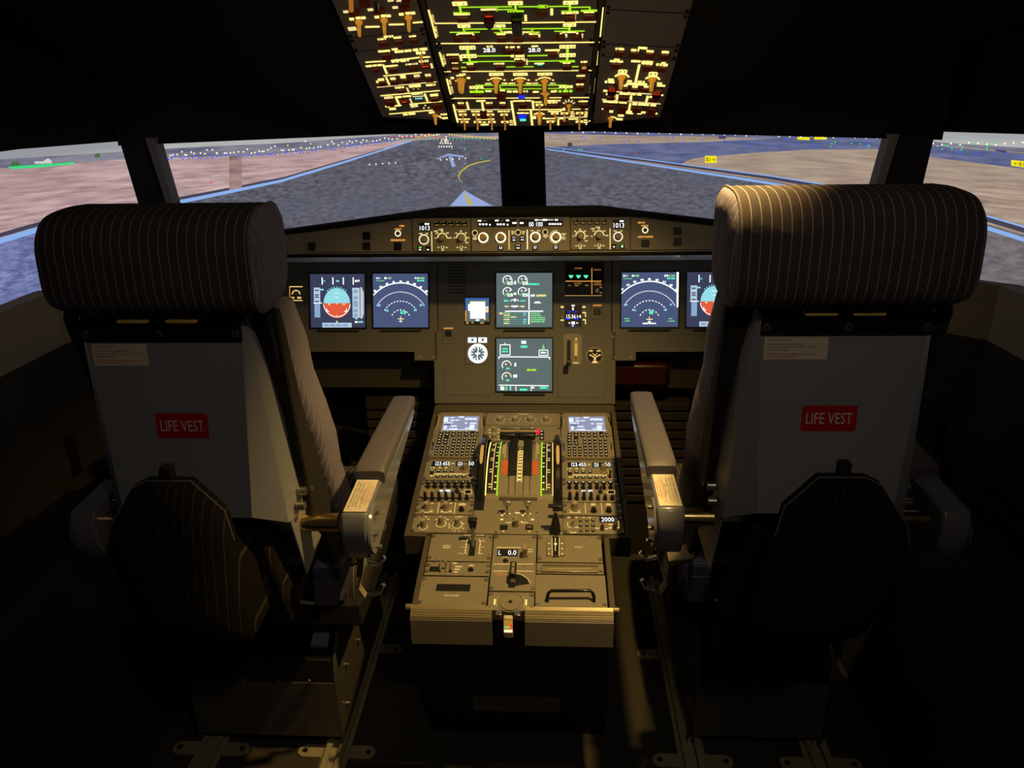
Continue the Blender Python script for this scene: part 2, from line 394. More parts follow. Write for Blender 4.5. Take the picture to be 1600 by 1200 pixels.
    def lugs(s, m='olive', dv=.006, names='quarter_turn_fastener'):   # the half-round fasteners on the long sides
        for sx in (-1, 1):
            for sy in (-1, 1): part(names, MB().cyl((sx*(s.hw-.0055), sy*(s.hh-dv)), .0050, .0046, .0020, 14).cyl((sx*(s.hw-.0055), sy*(s.hh-dv)), .0022, .002, .003, 12), 'screw', s.root)
    def done(s):
        for (name, m), mb in s.leg.items():
            if mb.v: part(name, mb, m, s.root, angle=60)
        return s.root
#PARTS
M['gloss_black'] = mat('gloss_black', (.016, .016, .018, 1), .2)
M['ringlo'] = emat('dim_knob_ring', (.95, .60, .20, 1), .5)
M['keylit'] = emat('key_legend', (.85, .75, .45, 1), .6)
M['redwarn_dim'] = emat('dim_red_legend', (.35, .07, .02, 1), .6)
M['brasslit'] = mat('tan_inlay', (.45, .33, .17, 1), .4)
M['pinkbtn'] = mat('bright_red_button', (.9, .02, .06, 1), .4, emit=(1, .0, .03, 1), estr=.6)
M['tan_mark'] = mat('tan_wheel_mark', (.78, .60, .36, 1), .5)
M['cream'] = mat('cream_mark', (.75, .68, .48, 1), .6)
M['amberwin'] = emat('amber_window', (.55, .26, .03, 1), .8)
M['cream_lit'] = emat('lit_white_band', (1, .85, .5, 1), 1.1)
M['orange_leg'] = emat('orange_legend', (.95, .40, .08, 1), .8)
M['scr_blue2'] = emat('display_blue_strip', rgb(40, 90, 190), 1)
M['darkred_e'] = emat('dark_red_mark', (.30, .01, .005, 1), .8)
M['ohknob_dim'] = mat('amber_brown_knob', (.42, .25, .07, 1), .4, emit=(.5, .24, .03, 1), estr=.12)
M['guard_red'] = mat('dark_red_guard', (.12, .015, .01, 1), .35)
M['ohbtnlit'] = emat('dim_red_edge', (.3, .03, .005, 1), 1)
# ================================================================== the simulator picture on its curved screen
SC, SR = Vector((0, .9)), 2.75
def scr(px, py, off=0.0):
    d = ray(px, py); o = Vector((CAM.x, CAM.y))-SC; dd = Vector((d.x, d.y)); r_ = SR-off
    a = dd.dot(dd); b = 2*o.dot(dd); c = o.dot(o)-r_*r_; t = (-b+math.sqrt(b*b-4*a*c))/(2*a)
    return CAM+d*t
def pw(poly, x):
    if x <= poly[0][0]: return poly[0][1]
    for (x0, y0), (x1, y1) in zip(poly, poly[1:]):
        if x <= x1: return y0+(y1-y0)*(x-x0)/(x1-x0)
    return poly[-1][1]
def patch(name, top, bot, m, x0, x1, off, root, step=12, rows=3, **kw):
    mb = MB(); n = max(1, int(round((x1-x0)/step))); vs = []; fs = []
    for i in range(n+1):
        x = x0+(x1-x0)*i/n; a, b = pw(top, x), pw(bot, x)
        for j in range(rows+1): vs.append(scr(x, a+(b-a)*j/rows, off))
    for i in range(n):
        for j in range(rows):
            k = i*(rows+1)+j; fs.append((k, k+rows+1, k+rows+2, k+1))
    mb.add(vs, fs); return part(name, mb, m, root, **kw)
M['p_sky'] = emat_noise('picture_sky', rgb(188, 190, 186), rgb(150, 152, 158), 1.2, (1, 1, 8))
M['p_hill'] = emat_noise('picture_hills', rgb(96, 98, 122), rgb(140, 138, 150), 6, (1, 1, 10))
M['p_grassl'] = emat_noise('picture_dry_grass', rgb(124, 92, 98), rgb(224, 196, 194), 7, (1, 1, 11), c3=rgb(178, 148, 150), lo=.32, hi=.66)
M['p_grassr'] = emat_noise('picture_brown_grass', rgb(122, 98, 88), rgb(206, 182, 164), 6, (1, 1, 11), c3=rgb(160, 142, 126), lo=.32, hi=.66)
M['p_run'] = emat_noise('picture_runway', rgb(58, 58, 66), rgb(120, 118, 130), 34, (1, 1, 2.6), c3=rgb(92, 94, 108), lo=.36, hi=.66)
M['p_run2'] = emat_noise('picture_runway_blue', rgb(70, 76, 116), rgb(150, 160, 212), 26, (1, 1, 3.2), c3=rgb(104, 112, 160), lo=.36, hi=.66)
M['p_run3'] = emat_noise('picture_runway_brown', rgb(84, 78, 82), rgb(138, 130, 132), 20, (1, 1, 3.2), c3=rgb(112, 106, 112), lo=.36, hi=.66)
M['p_taxi'] = emat_noise('picture_taxiway', rgb(78, 88, 128), rgb(112, 116, 150), 8, (1, 1, 8))
M['p_line'] = emat('picture_edge_line', rgb(138, 176, 236), 1)
M['p_shoulder'] = emat('picture_shoulder', rgb(70, 66, 84), 1)
M['p_arrow'] = emat('picture_paint', rgb(150, 170, 215), 1)
M['p_yel'] = emat('picture_yellow', rgb(196, 178, 70), 1)
M['p_sign'] = emat('picture_sign', rgb(245, 232, 30), 1)
M['p_black'] = emat('picture_black', rgb(14, 14, 10), 1)
M['p_house'] = emat('picture_house', rgb(205, 205, 200), 1)
M['p_tree'] = emat('picture_tree', rgb(70, 110, 60), 1)
M['p_gr'] = emat('picture_green_lights', rgb(60, 220, 130), 1)
M['p_bl'] = emat('picture_blue_lights', rgb(60, 90, 240), 1.2)
M['p_rd'] = emat('picture_red_lights', rgb(240, 50, 60), 1)
M['p_wh'] = emat('picture_white_lights', rgb(250, 240, 215), 1.2)
M['p_ye'] = emat('picture_yellow_lights', rgb(240, 210, 90), 1)
H_ = [(-800, 345), (0, 249), (188, 237), (236, 233), (440, 224), (600, 212), (700, 205), (853, 205), (1100, 210), (1410, 216), (1458, 222), (1600, 231), (2400, 310)]
G_ = [(-800, 360), (0, 263), (188, 249), (236, 247), (400, 243), (520, 232), (600, 222), (650, 216), (778, 212), (853, 208), (1100, 213), (1410, 222), (1458, 227), (1600, 238), (2400, 318)]
RW = [(-800, 640), (0, 372), (62, 353), (150, 336), (258, 315), (330, 301), (440, 280), (540, 252), (644, 220), (700, 215), (778, 217), (853, 232), (1061, 262), (1205, 283), (1400, 317), (1545, 351), (1600, 367), (2400, 640)]
TOP = [(-800, 60), (2400, 60)]; BOT = [(-800, 780), (0, 640), (1600, 640), (2400, 780)]
sroot = thing('projection_screen', 'curved wraparound screen showing an airport runway beyond the cockpit windows', 'screen', Matrix.Identity(4))
patch('sky_picture', TOP, H_, 'p_sky', -800, 2400, 0, sroot, 25)
patch('hills_picture', H_, G_, 'p_hill', -800, 2400, 0, sroot, 20)
patch('left_grass_picture', G_, RW, 'p_grassl', -800, 820, 0, sroot, 12, label='pinkish dry grass left of the runway')
patch('right_grass_picture', G_, RW, 'p_grassr', 820, 2400, 0, sroot, 12, label='brown dry grass right of the runway')
patch('runway_picture', RW, BOT, 'p_run', -800, 2400, 0, sroot, 12, 6)
patch('left_runway_picture', RW, BOT, 'p_run2', -800, 205, .001, sroot, 12, 6, label='bluish runway seen through the left side window')
patch('right_runway_picture', RW, BOT, 'p_run3', 1440, 2400, .001, sroot, 12, 6, label='brownish runway seen through the right side window')
T1 = [(853, 230), (960, 225), (1100, 222), (1240, 214), (1320, 213), (1410, 220), (1458, 228), (1600, 240), (2400, 330)]
T1b = [(853, 233), (1000, 252), (1061, 259), (1066, 254), (1085, 247), (1160, 240), (1260, 234), (1400, 233), (1458, 246), (1600, 264), (2400, 350)]
patch('taxiway_picture', T1, T1b, 'p_taxi', 853, 2400, .002, sroot, 10, 2)
patch('far_taxiway_picture', [(853, 204), (1100, 208), (1400, 216)], [(853, 209), (1000, 212), (1120, 213), (1230, 215), (1400, 221)], 'p_taxi', 853, 1400, .002, sroot)
# the picture goes on around both sides of the shell
for sg, nm in ((-1, 'left'), (1, 'right')):
    p0 = scr(-800 if sg < 0 else 2400, 400); a0 = math.atan2(p0.x-SC.x, p0.y-SC.y)
    zs = [scr(-800 if sg < 0 else 2400, pw(q_, -800 if sg < 0 else 2400)).z for q_ in (TOP, H_, G_, RW, BOT)]
    for (za, zb), mm, pn in zip(zip(zs, zs[1:]), ('p_sky', 'p_hill', 'p_grassl' if sg < 0 else 'p_grassr', 'p_run2' if sg < 0 else 'p_run3'), ('sky', 'hills', 'grass', 'runway')):
        mb = MB(); n_ = 24; vs = []
        for i in range(n_+1):
            a = a0+sg*(R(62))*i/n_; vs += [(SC.x+SR*math.sin(a), SC.y+SR*math.cos(a), za), (SC.x+SR*math.sin(a), SC.y+SR*math.cos(a), zb)]
        mb.add(vs, [(2*i, 2*i+2, 2*i+3, 2*i+1) for i in range(n_)]); part('side_%s_picture' % pn, mb, mm, sroot)
def off(poly, d0, d1=None, x0=-800, x1=2400):
    d1 = d0 if d1 is None else d1
    return [(x, y+(d0+(d1-d0)*(x-x0)/(x1-x0))) for x, y in poly]
LL = [(-800, 646), (0, 371), (62, 353), (150, 337), (258, 317), (330, 303), (440, 281), (540, 252), (644, 220)]
patch('left_edge_line', off(LL, 1, -1.2, 0, 644), off(LL, 10, .8, 0, 644), 'p_line', -800, 644, .003, sroot)
patch('left_shoulder', off(LL, -7, -2, 0, 644), off(LL, 0, -1.5, 0, 644), 'p_shoulder', -800, 600, .0025, sroot)
RL = [(853, 232), (1061, 262), (1205, 283), (1400, 317), (1545, 351), (1600, 368), (2400, 646)]
patch('right_edge_line', off(RL, 0, 3, 853, 1600), off(RL, 1.6, 10, 853, 1600), 'p_line', 853, 2400, .003, sroot)
patch('right_shoulder', off(RL, -2.5, -12, 853, 1600), off(RL, -1, -4, 853, 1600), 'p_shoulder', 853, 2400, .0025, sroot)
patch('right_outer_line', off(RL, -3.4, -15, 853, 1600), off(RL, -2.6, -12, 853, 1600), 'p_line', 853, 2400, .0028, sroot)
M['p_band'] = emat_noise('picture_overlap_band', rgb(118, 92, 92), rgb(172, 142, 136), 6, (1, 1, 9))
patch('overlap_band', [(357, 243), (381, 243)], [(357, 297), (381, 293)], 'p_band', 358, 378, .0035, sroot, 5)
def decal(name, polys, m, off_=.004):
    mb = MB()
    for pl_ in polys: mb.add([scr(x, y, off_) for x, y in pl_], [tuple(range(len(pl_)))])
    return part(name, mb, m, sroot)
def z2(*p): return [(400+a/3.478, 190+b/3.478) for a, b in p]
decal('painted_arrow', [z2((980, 203), (1045, 174), (1046, 184), (988, 206)), z2((1045, 174), (1130, 186), (1130, 196), (1046, 184)), z2((1046, 190), (1064, 188), (1086, 243), (1066, 248))], 'p_arrow')
decal('painted_triangle', [[(703, 322), (725.5, 297.5), (770, 322)]], 'p_arrow')
decal('centre_stripe', [[(726, 303), (729, 303), (738, 320), (731, 320)]], 'p_yel', .006)
cv = [(1110, 322), (1100, 300), (1106, 282), (1122, 260), (1160, 235), (1205, 220), (1270, 209)]
decal('curved_lead_line', [z2((a[0]-3, a[1]), (b[0]-3, b[1]), (b[0]+3, b[1]+5), (a[0]+4, a[1]+5)) for a, b in zip(cv, cv[1:])], 'p_yel')
def lights(name, pts, m, r=1.4):
    mb = MB()
    for x, y in pts:
        c = scr(x, y, .007); rr = r*.0031
        az = math.atan2(c.x-SC.x, c.y-SC.y); u = Vector((math.cos(az), -math.sin(az), 0))
        mb.add([c+u*rr*math.cos(k*PI/4)+Vector((0, 0, rr*math.sin(k*PI/4))) for k in range(8)], [tuple(range(8))])
    part(name, mb, m, sroot)
rn = random.Random(3)
wl = [(577.4+i*10.2, 257.2-i*.7) for i in range(5)]+[(688.4+i*9.7, 249.8-i*.6) for i in range(5)]
wl += [(x, 224+rn.uniform(-1, 1)) for x in range(688, 706, 4)]+[(x, 229) for x in range(686, 710, 4)]+[(697, y) for y in range(214, 226, 3)]
wl += [(690, 218), (694, 218), (698, 218), (690, 221), (695, 221), (700, 221)]
for x in range(246, 690, 6):
    yb = pw(G_, x); wl.append((x+rn.uniform(-3, 3), yb-3-abs(rn.gauss(0, 3.5))))
for x in range(1458, 1600, 14): wl.append((x, 226+rn.uniform(-4, 1)))
for x in range(860, 1400, 17): wl.append((x, pw(H_, x)+rn.uniform(-1, 1)))
lights('white_lights', wl, 'p_wh', 1.1)
lights('blue_lights', [(x+rn.uniform(-3, 3), pw(G_, x)+rn.uniform(-3, 3)) for x in range(236, 620, 5)]+[(x+rn.uniform(-8, 8), pw(G_, x)+rn.uniform(-3, 12)) for x in range(860, 1600, 14)], 'p_bl', 1.1)
lights('green_lights', [(x, 218.2-(x-610)*.008) for x in range(612, 772, 6)]+z2((1065, 148), (1135, 150), (1272, 152), (1225, 202), (1137, 229), (1102, 269), (1118, 327))+[(900+rn.uniform(-30, 30), 234) for _ in range(5)]+[(1300+rn.uniform(-20, 120), 225+rn.uniform(-3, 5)) for _ in range(10)]+[(1460+rn.uniform(0, 110), 224+rn.uniform(-3, 12)) for _ in range(16)], 'p_gr', 1.0)
lights('red_lights', [(x+rn.uniform(-3, 3), 213+rn.uniform(-4, 4)) for x in range(612, 690, 5)]+[(993, 240), (329, 285), (535, 237)], 'p_rd', 1.2)
lights('yellow_lights', [(x, 214-abs(x-690)*-.0-abs((x-655)/9)+rn.uniform(-.5, .5)) for x in range(650, 690, 4)]+[(x, 210+(x-700)*.09) for x in range(702, 776, 4)]+z2((119, 180), (297, 120), (173, 130)), 'p_ye', 1.2)
def z1(*p): return [(a/3.636, 180+b/3.636) for a, b in p]
decal('distant_house', [z1((196, 262), (250, 262), (250, 276), (196, 276)), z1((250, 258), (272, 244), (294, 258), (294, 274), (250, 274))], 'p_house')
decal('distant_tree', [z1((60, 290), (64, 268), (90, 262), (112, 272), (104, 292)), z1((535, 240), (540, 220), (565, 215), (570, 240))], 'p_tree')
decal('green_hedge', [z1((45, 292), (230, 280), (230, 296), (62, 306)), z1((230, 280), (420, 266), (420, 278), (230, 296))], 'p_gr')
decal('taxi_sign_board', [[(1101.5, 243.5), (1119.5, 243.5), (1119.5, 254.5), (1101.5, 254.5)], [(1580, 250), (1603, 252), (1603, 262), (1580, 259)], [(1246, 214), (1265, 214.5), (1265, 219), (1246, 218)], [(1272, 213), (1292, 213), (1292, 218), (1272, 218)]], 'p_sign')
decal('dark_boxes', [[(887, 223), (894, 223), (894, 229), (887, 229)], [(1123, 213), (1134, 213), (1134, 217), (1123, 217)], [(1556, 233), (1572, 236), (1572, 239), (1556, 236)]], 'p_shoulder')
mb = MB(); mb.text('B1\u2192', 0, 0, 14, 6.5, 0, T=lambda p: scr(1110.5+p[0], 249-p[1], .008)); mb.text('\u2190B1', 0, 0, 15, 6, 0, T=lambda p: scr(1592+p[0], 256-p[1]+p[0]*.1, .008))
part('taxi_sign_lettering', mb, 'p_black', sroot)

# ================================================================== shell of the cockpit
struct('floor', MB().box(-1.9, 1.9, -1.6, 3.0, -.04, 0), 'floor')
def cz(y): return 1.3767+(2.0769-y)*math.tan(tR)+.035
prof = [(2.40, 1.347), (2.14, 1.347), (1.9, cz(1.9)), (.3, cz(.3)), (-1.6, cz(.3)), (-1.6, cz(.3)+.04), (.3, cz(.3)+.04), (1.9, cz(1.9)+.04), (2.12, 1.40), (2.40, 1.40)]
struct('ceiling', MB().prism(prof, -1.9, 1.9, 'x'), 'ceil')
WL = [(-.99, 1.97), (-1.13, 1.78), (-1.17, 1.2), (-1.17, -1.5)]
WR = [(.95, 1.92), (1.11, 1.80), (1.15, 1.2), (1.15, -1.5)]
def wallrun(line, z0, z1, th, sgn):
    mb = MB()
    for (x0, y0), (x1, y1) in zip(line, line[1:]):
        mb.hexa([(x0, y0, z0), (x1, y1, z0), (x1+sgn*th, y1, z0), (x0+sgn*th, y0, z0), (x0, y0, z1), (x1, y1, z1), (x1+sgn*th, y1, z1), (x0+sgn*th, y0, z1)])
    return mb
for side, ln, sg in (('left', WL, -1), ('right', WR, 1)):
    fr = [(-.99 if sg < 0 else .95, 2.14)]+ln
    struct('wall_'+side, wallrun(fr, 0, .885, .05, sg), 'console')
    struct('trim_sill_'+side, wallrun(fr, .885, 1.02, .05, sg), 'sill', .002)
    hb = wallrun(ln, 1.352, 2.0, .05, sg)
    hb.hexa([(ln[2][0], 1.05, 1.02), (ln[2][0], -1.5, 1.02), (ln[2][0]+sg*.05, -1.5, 1.02), (ln[2][0]+sg*.05, 1.05, 1.02), (ln[2][0], 1.05, 1.352), (ln[2][0], -1.5, 1.352), (ln[2][0]+sg*.05, -1.5, 1.352), (ln[2][0]+sg*.05, 1.05, 1.352)])
    struct('wall_upper_'+side, hb, 'ceil')
# header over the front windows, front wall below them
def hx(p): return MB().hexa(p)
mb = MB()
def run(a, b, z0, z1, d): return [(a[0], a[1], z0), (b[0], b[1], z0), (b[0]+d[0], b[1]+d[1], z0), (a[0]+d[0], a[1]+d[1], z0), (a[0], a[1], z1), (b[0], b[1], z1), (b[0]+d[0], b[1]+d[1], z1), (a[0]+d[0], a[1]+d[1], z1)]
mb.hexa(run((-.99, 1.95), (-.07, 2.32), 1.343, 1.9, (-.02, .06))); mb.hexa(run((-.07, 2.32), (.06, 2.33), 1.343, 1.9, (0, .06))); mb.hexa(run((.06, 2.33), (.95, 1.86), 1.338, 1.9, (.02, .06)))
struct('wall_front_header', mb, 'ceil')
mb = MB(); mb.hexa(run((-1.15, 2.2), (-.5, 2.44), 0, .99, (0, .06))); mb.hexa(run((-.5, 2.44), (.5, 2.46), 0, .99, (0, .06))); mb.hexa(run((.5, 2.46), (1.1, 2.2), 0, .99, (0, .06)))
struct('wall_front', mb, 'matte')
def pillar(name, bot, top, inner, th=.05, m='ceil'):
    (a, b), (c, d) = bot, top
    o = struct(name, MB().hexa([a, b, (b[0], b[1]+th, b[2]), (a[0], a[1]+th, a[2]), c, d, (d[0], d[1]+th, d[2]), (c[0], c[1]+th, c[2])]), m, .004)
    return o
pillar('window_1', ((-1.12, 2.26, 1.0), (-1.035, 2.26, 1.0)), ((-.99, 1.955, 1.36), (-.925, 1.955, 1.36)), 1)
pillar('window_2', ((.955, 2.2, 1.0), (1.07, 2.2, 1.0)), ((.868, 1.885, 1.35), (.945, 1.885, 1.35)), 1)
pillar('window_3', ((-.077, 2.47, 1.06), (.062, 2.47, 1.06)), ((-.074, 2.30, 1.36), (.056, 2.30, 1.36)), 1)
struct('trim_1', MB().hexa([(-1.03, 2.262, 1.0), (-1.008, 2.262, 1.0), (-1.008, 2.30, 1.0), (-1.03, 2.30, 1.0), (-.922, 1.957, 1.36), (-.902, 1.957, 1.36), (-.902, 2.0, 1.36), (-.922, 2.0, 1.36)]), 'trim')
struct('trim_2', MB().hexa([(.928, 2.202, 1.0), (.950, 2.202, 1.0), (.950, 2.24, 1.0), (.928, 2.24, 1.0), (.846, 1.887, 1.35), (.866, 1.887, 1.35), (.866, 1.93, 1.35), (.846, 1.93, 1.35)]), 'trim')
struct('trim_3', MB().hexa([(-.04, 2.455, 1.06), (.028, 2.455, 1.06), (.028, 2.475, 1.06), (-.04, 2.475, 1.06), (-.042, 2.288, 1.36), (.024, 2.288, 1.36), (.024, 2.31, 1.36), (-.042, 2.31, 1.36)]), 'hood')
# lamp fixtures
for nm, lb, loc in (('flood_lamp', 'small round flood lamp hanging under the ceiling right of the overhead panel', (.36, 1.20, 1.76)), ('dome_lamp', 'small round dome lamp on the rear ceiling behind the seats', (.50, -.25, 2.38))):
    t = thing(nm, lb, 'lamp', Matrix.Translation(loc))
    part('lamp_housing', MB().cyl((0, 0), .045, .055, .05, 24, z=0).cyl((0, 0), .012, .012, max(0.02, cz(loc[1])-loc[2]-.002), 12), 'black', t, .002)
    part('lamp_glass', MB().cyl((0, 0), .03, .03, .004, 24, z=-.005), 'lampglass', t)
# side consoles
for sg, side in ((-1, 'left'), (1, 'right')):
    x0 = -1.10 if sg < 0 else .86; x1 = -.88 if sg < 0 else 1.08
    t = thing('side_console', 'long dark console running along the %s cockpit wall' % side, 'console', Matrix.Translation(((x0+x1)/2, 1.2, 0)))
    hw = (x1-x0)/2
    part('console_body', MB().prism([(-hw, 0), (hw, 0), (hw, .56), (hw-.02, .60), (-hw+.02, .60), (-hw, .56)], -.8, .55, 'y'), 'console', t, .004)
    part('console_tray', MB().box(-hw*.6, hw*.6, -.05, .35, .600, .604), 'black', t, .001)
    part('side_stick_base', MB().cyl((0, .45), .05, .04, .03, 20, z=.6), 'black', t, .003)
    part('side_stick', MB().tube([(0, .45, .63), (0, .46, .70), (-sg*.01, .455, .76)], [.018, .015, .02], 14), 'black', t)
M['rib_dark'] = mat('rib_brown', (.028, .022, .016, 1), .7)
# footwell: ribbed covers and kick panels on both sides of the pedestal
for sg, side in ((-1, 'left'), (1, 'right')):
    cx = sg*.385
    t = thing('ribbed_cover', 'brown ribbed cover in the footwell at the %s side of the centre pedestal' % side, 'cover', Matrix.Translation((cx, 2.2, 0)))
    part('backing', MB().box(-.115, .115, 0, .02, .20, .56), 'matte', t)
    mb = MB()
    for k in range(11): mb.box(-.113, .113, -.012, 0, .208+k*.032, .231+k*.032)
    part('ribs', mb, M['rib_dark'], t, .002, seg=1, kind='stuff')
    part('kick_plate', MB().box(-.115, .115, 0, .02, 0, .195), M['rib_dark'], t, .002)
for sg, side in ((-1, 'left'), (1, 'right')):
    t = thing('rudder_pedals', 'black rudder pedal assembly on the %s footwell floor' % side, 'pedals', Matrix.Translation((sg*.66, 2.25, 0)))
    part('pedal_housing', MB().prism([(-.05, 0), (.05, 0), (.028, .42), (-.028, .42)], -.04, .04, 'y'), 'hood', t, .004)
    part('adjuster_plate', MB().box(-.024, .024, -.045, -.04, .36, .41), 'trim', t, .002)
    for q in (-1, 1):
        part('pedal', MB().hexa([(q*.11-.04, -.05, .12), (q*.11+.04, -.05, .12), (q*.11+.04, -.03, .12), (q*.11-.04, -.03, .12), (q*.11-.04, .02, .30), (q*.11+.04, .02, .30), (q*.11+.04, .04, .30), (q*.11-.04, .04, .30)]), 'matte', t, .006)
        part('pedal_arm', MB().tube([(q*.05, 0, .25), (q*.12, .03, .2)], .01), 'matte', t)
t = thing('red_stowage_box', 'dark red box on the wall under the right instrument panel', 'box', Matrix.Translation((.33, 2.16, .665)))
part('box_body', MB().box(-.085, .09, -.03, .05, -.035, .035), 'darkred', t, .012, seg=3)
part('box_band', MB().box(.0905, .096, -.026, .046, -.03, .03), 'black', t, .002)
# seat rails on the floor
def rail(x, label, y0=.9, y1=2.05):
    t = thing('seat_rail', label, 'seat rail', Matrix.Translation((x, 1.3, 0)))
    a, b = y0-1.3, y1-1.3
    part('rail_base', MB().box(-.032, .032, a, b, .001, .006), 'track', t, .001, seg=1)
    mb = MB().box(-.022, -.014, a, b, .006, .022).box(.014, .022, a, b, .006, .022).box(-.014, -.009, a, b, .018, .022).box(.009, .014, a, b, .018, .022)
    part('rail_channel', mb, 'track', t)
    for y in (.065, .42):
        lug = MB()
        for s_ in (-1, 1):
            P_ = [(s_*.03, y-.018), (s_*.075, y-.018)]+[(s_*(.075+.018*math.sin(k*PI/6)), y-.018*math.cos(k*PI/6)) for k in range(1, 6)]+[(s_*.075, y+.018), (s_*.03, y+.018)]
            lug.prism(P_, .0005, .005); part('fixing_lug', lug, 'track', t); lug = MB()
            part('bolt_hole', MB().cyl((s_*.076, y), .0065, .0065, .0008, 14, z=.0052), 'black', t)
    part('stop_bolt', MB().cyl((.0, .12), .008, .008, .022, 12, z=.006), 'steel', t)
    part('stop_bolt', MB().cyl((.004, .30), .008, .008, .03, 12, z=.006), 'black', t)
rail(-.430, 'alloy seat rail on the floor just left of the centre pedestal')
rail(.408, 'alloy seat rail on the floor just right of the centre pedestal')
rail(-.735, 'alloy seat rail on the floor under the outer side of the left seat')
rail(.700, 'alloy seat rail on the floor under the outer side of the right seat')
# ================================================================== the two pilot seats
def build_seat(sg, ox, oy, side):
    """local x grows towards the pedestal; sg mirrors it for the right-hand seat"""
    mw = Matrix.Translation((ox, oy, 0))
    where = {'left': 'left pilot seat beside the pedestal, seen from behind, its headrest further from the overhead panel', 'right': 'right pilot seat beside the pedestal, seen from behind, standing slightly taller in view'}[side]
    T = thing('pilot_seat', {'left': 'left of the two grey pilot seats with pinstriped headrest and life vest label', 'right': 'right of the two grey pilot seats with pinstriped headrest and life vest label'}[side], 'seat', mw, 'pilot seats')
    def B():
        b = MB(); b.fn = (lambda p: Vector((-p[0]*sg*1.0, p[1], p[2]))) if sg > 0 else (lambda p: Vector((p[0], p[1], p[2]))); return b
    # --- headrest bolster: rounded block, rings along x
    rings = []
    HX, HS, HZ = (.008, 1, .002) if side == 'left' else (.006, 1.09, .008)
    xs = [(-.160, .68), (-.157, .82), (-.151, .91), (-.139, .97), (-.119, 1.0), (0, 1.0), (.1, 1.0), (.150, 1.0), (.163, .985)]
    def sec(x, k, cy=.022, cz_=1.243, a=.074, b=.076):
        out = []; x = x*(1.0 if HS == 1 else 1.06)+HX; a, b, cz_ = a*HS, b*HS, cz_+HZ
        for i in range(40):
            t = 2*PI*i/40; c, s_ = math.cos(t), math.sin(t); e = .62
            out.append((x, cy+a*k*math.copysign(abs(c)**e, c)+(.012*s_), cz_+b*k*math.copysign(abs(s_)**e, s_)))
        return out
    b = B(); b.loft([sec(x, k) for x, k in xs]); hr = part('headrest', b, 'fabx', T, angle=50)
    b = B(); b.loft([sec(.163, .985), sec(.167, .97), sec(.173, .86), sec(.175, .6)]); part('headrest_end_panel', b, 'fab_screenlit', hr, angle=60)
    b = B(); pp = [Vector(p)+Vector((.0015, 0, 0)) for p in sec(.163, .99)]; b.tube(pp+[pp[0]], .0022, 6); part('piping', b, 'piping', hr)
    # --- cushion of the back with its black hard rear
    fr = [(.143, 1.15), (.246, .92), (.325, .68), (.385, .50)]
    bk = [(.008, 1.165), (.104, .956), (.205, .72), (.29, .50)]
    def side_prof(x0, f, g, infl=0):
        return [(x0, y, z) for y, z in f]+[(x0, y, z) for y, z in g[::-1]]
    b = B(); n = 9; rings = []
    def interp(L_, t):
        k = t*(len(L_)-1); i = min(int(k), len(L_)-2); f_ = k-i; return (L_[i][0]+(L_[i+1][0]-L_[i][0])*f_, L_[i][1]+(L_[i+1][1]-L_[i][1])*f_)
    for i in range(n+1):   # from top to bottom: rounded-rectangle rings
        t = i/n; fy, fz = interp(fr, t); by, bz = interp(bk, t); hw = .172+.012*t+.004*math.sin(i*2.1)
        c = Vector((0, (fy+by)/2, (fz+bz)/2)); d = Vector((0, fy-by, fz-bz))/2; ring = []
        for k in range(28):
            a = 2*PI*k/28; cc, ss = math.cos(a), math.sin(a); e = .35
            ring.append(c+Vector((hw*math.copysign(abs(cc)**e, cc), 0, 0))+d*math.copysign(abs(ss)**e, ss))
        rings.append(ring)
    b.loft(rings); part('back_cushion', b, 'fab_screenlit', T, angle=60)
    # flared side bolster towards the aisle of the cushion (light side panel) and black rear pan
    b = B(); b.prism([(.02, 1.163), (.012, 1.15), (.10, .74), (.18, .60), (.235, .655), (.099, .95), (.03, 1.165)], -.166, .166, 'x'); part('rear_pan', b, 'matte', T, .006)
    b = B(); b.prism([(.045, 1.158), (.02, 1.166), (.07, .765), (.16, .60), (.21, .62), (.088, .97)], .155, .1745, 'x'); part('rear_pan_side', b, 'black_fab', T, .004)
    # --- grey stowage shell on the back
    TLx, BLx = .126, .108; ty, by_, tz, bz = .0, -.035, 1.150, .822
    sx, sy, sz = .150, .012, .784     # lower outer corner of the bevel
    b = B()
    for s_ in (1,):
        b.add([(-TLx, ty, 1.134), (TLx, ty, 1.134), (BLx, by_, bz), (-BLx, by_, bz)], [(0, 1, 2, 3)])
    def thick(pts, n_, t_=.003):
        n_ = Vector(n_).normalized()*t_; k = len(pts); bb = B(); bb.add([Vector(p) for p in pts]+[Vector(p)+n_ for p in pts], [tuple(range(k))[::-1], tuple(range(k, 2*k))]+[(i, (i+1) % k, k+(i+1) % k, k+i) for i in range(k)]); return bb
    sh = part('back_shell', thick([(-TLx, ty, tz), (TLx, ty, tz), (BLx, by_, bz), (-BLx, by_, bz)], (0, 1, 0)), 'shell', T)
    for q in (1, -1):
        part('shell_bevel', thick([(q*TLx, ty, tz), (q*.132, .005, 1.157), (q*sx, sy, sz), (q*BLx, by_, bz)], (-q, 1, 0), .002), 'shell', sh)
        part('shell_side', thick([(q*.132, .005, 1.157), (q*.143, .03, 1.150), (q*.166, .090, .765), (q*sx, sy, sz)], (-q, 0, 0), .002), 'shell', sh)
        part('lower_bracket', thick([(q*.150, .02, .785), (q*.166, .09, .768), (q*.172, .11, .70), (q*.158, .045, .655)], (-q, 0, 0), .003), 'shell', sh)
        for i in range(4):
            f_ = .17+i*.235; x = .143+.023*f_; y = .03+.06*f_-.006; z = 1.158-.393*f_
            bb = B(); bb.tube([(q*x, y, z), (q*(x+.010), y, z)], .0035, 8); bb.tube([(q*(x+.010), y, z), (q*(x+.013), y, z)], .0055, 8); part('bolt', bb, 'steel', sh)
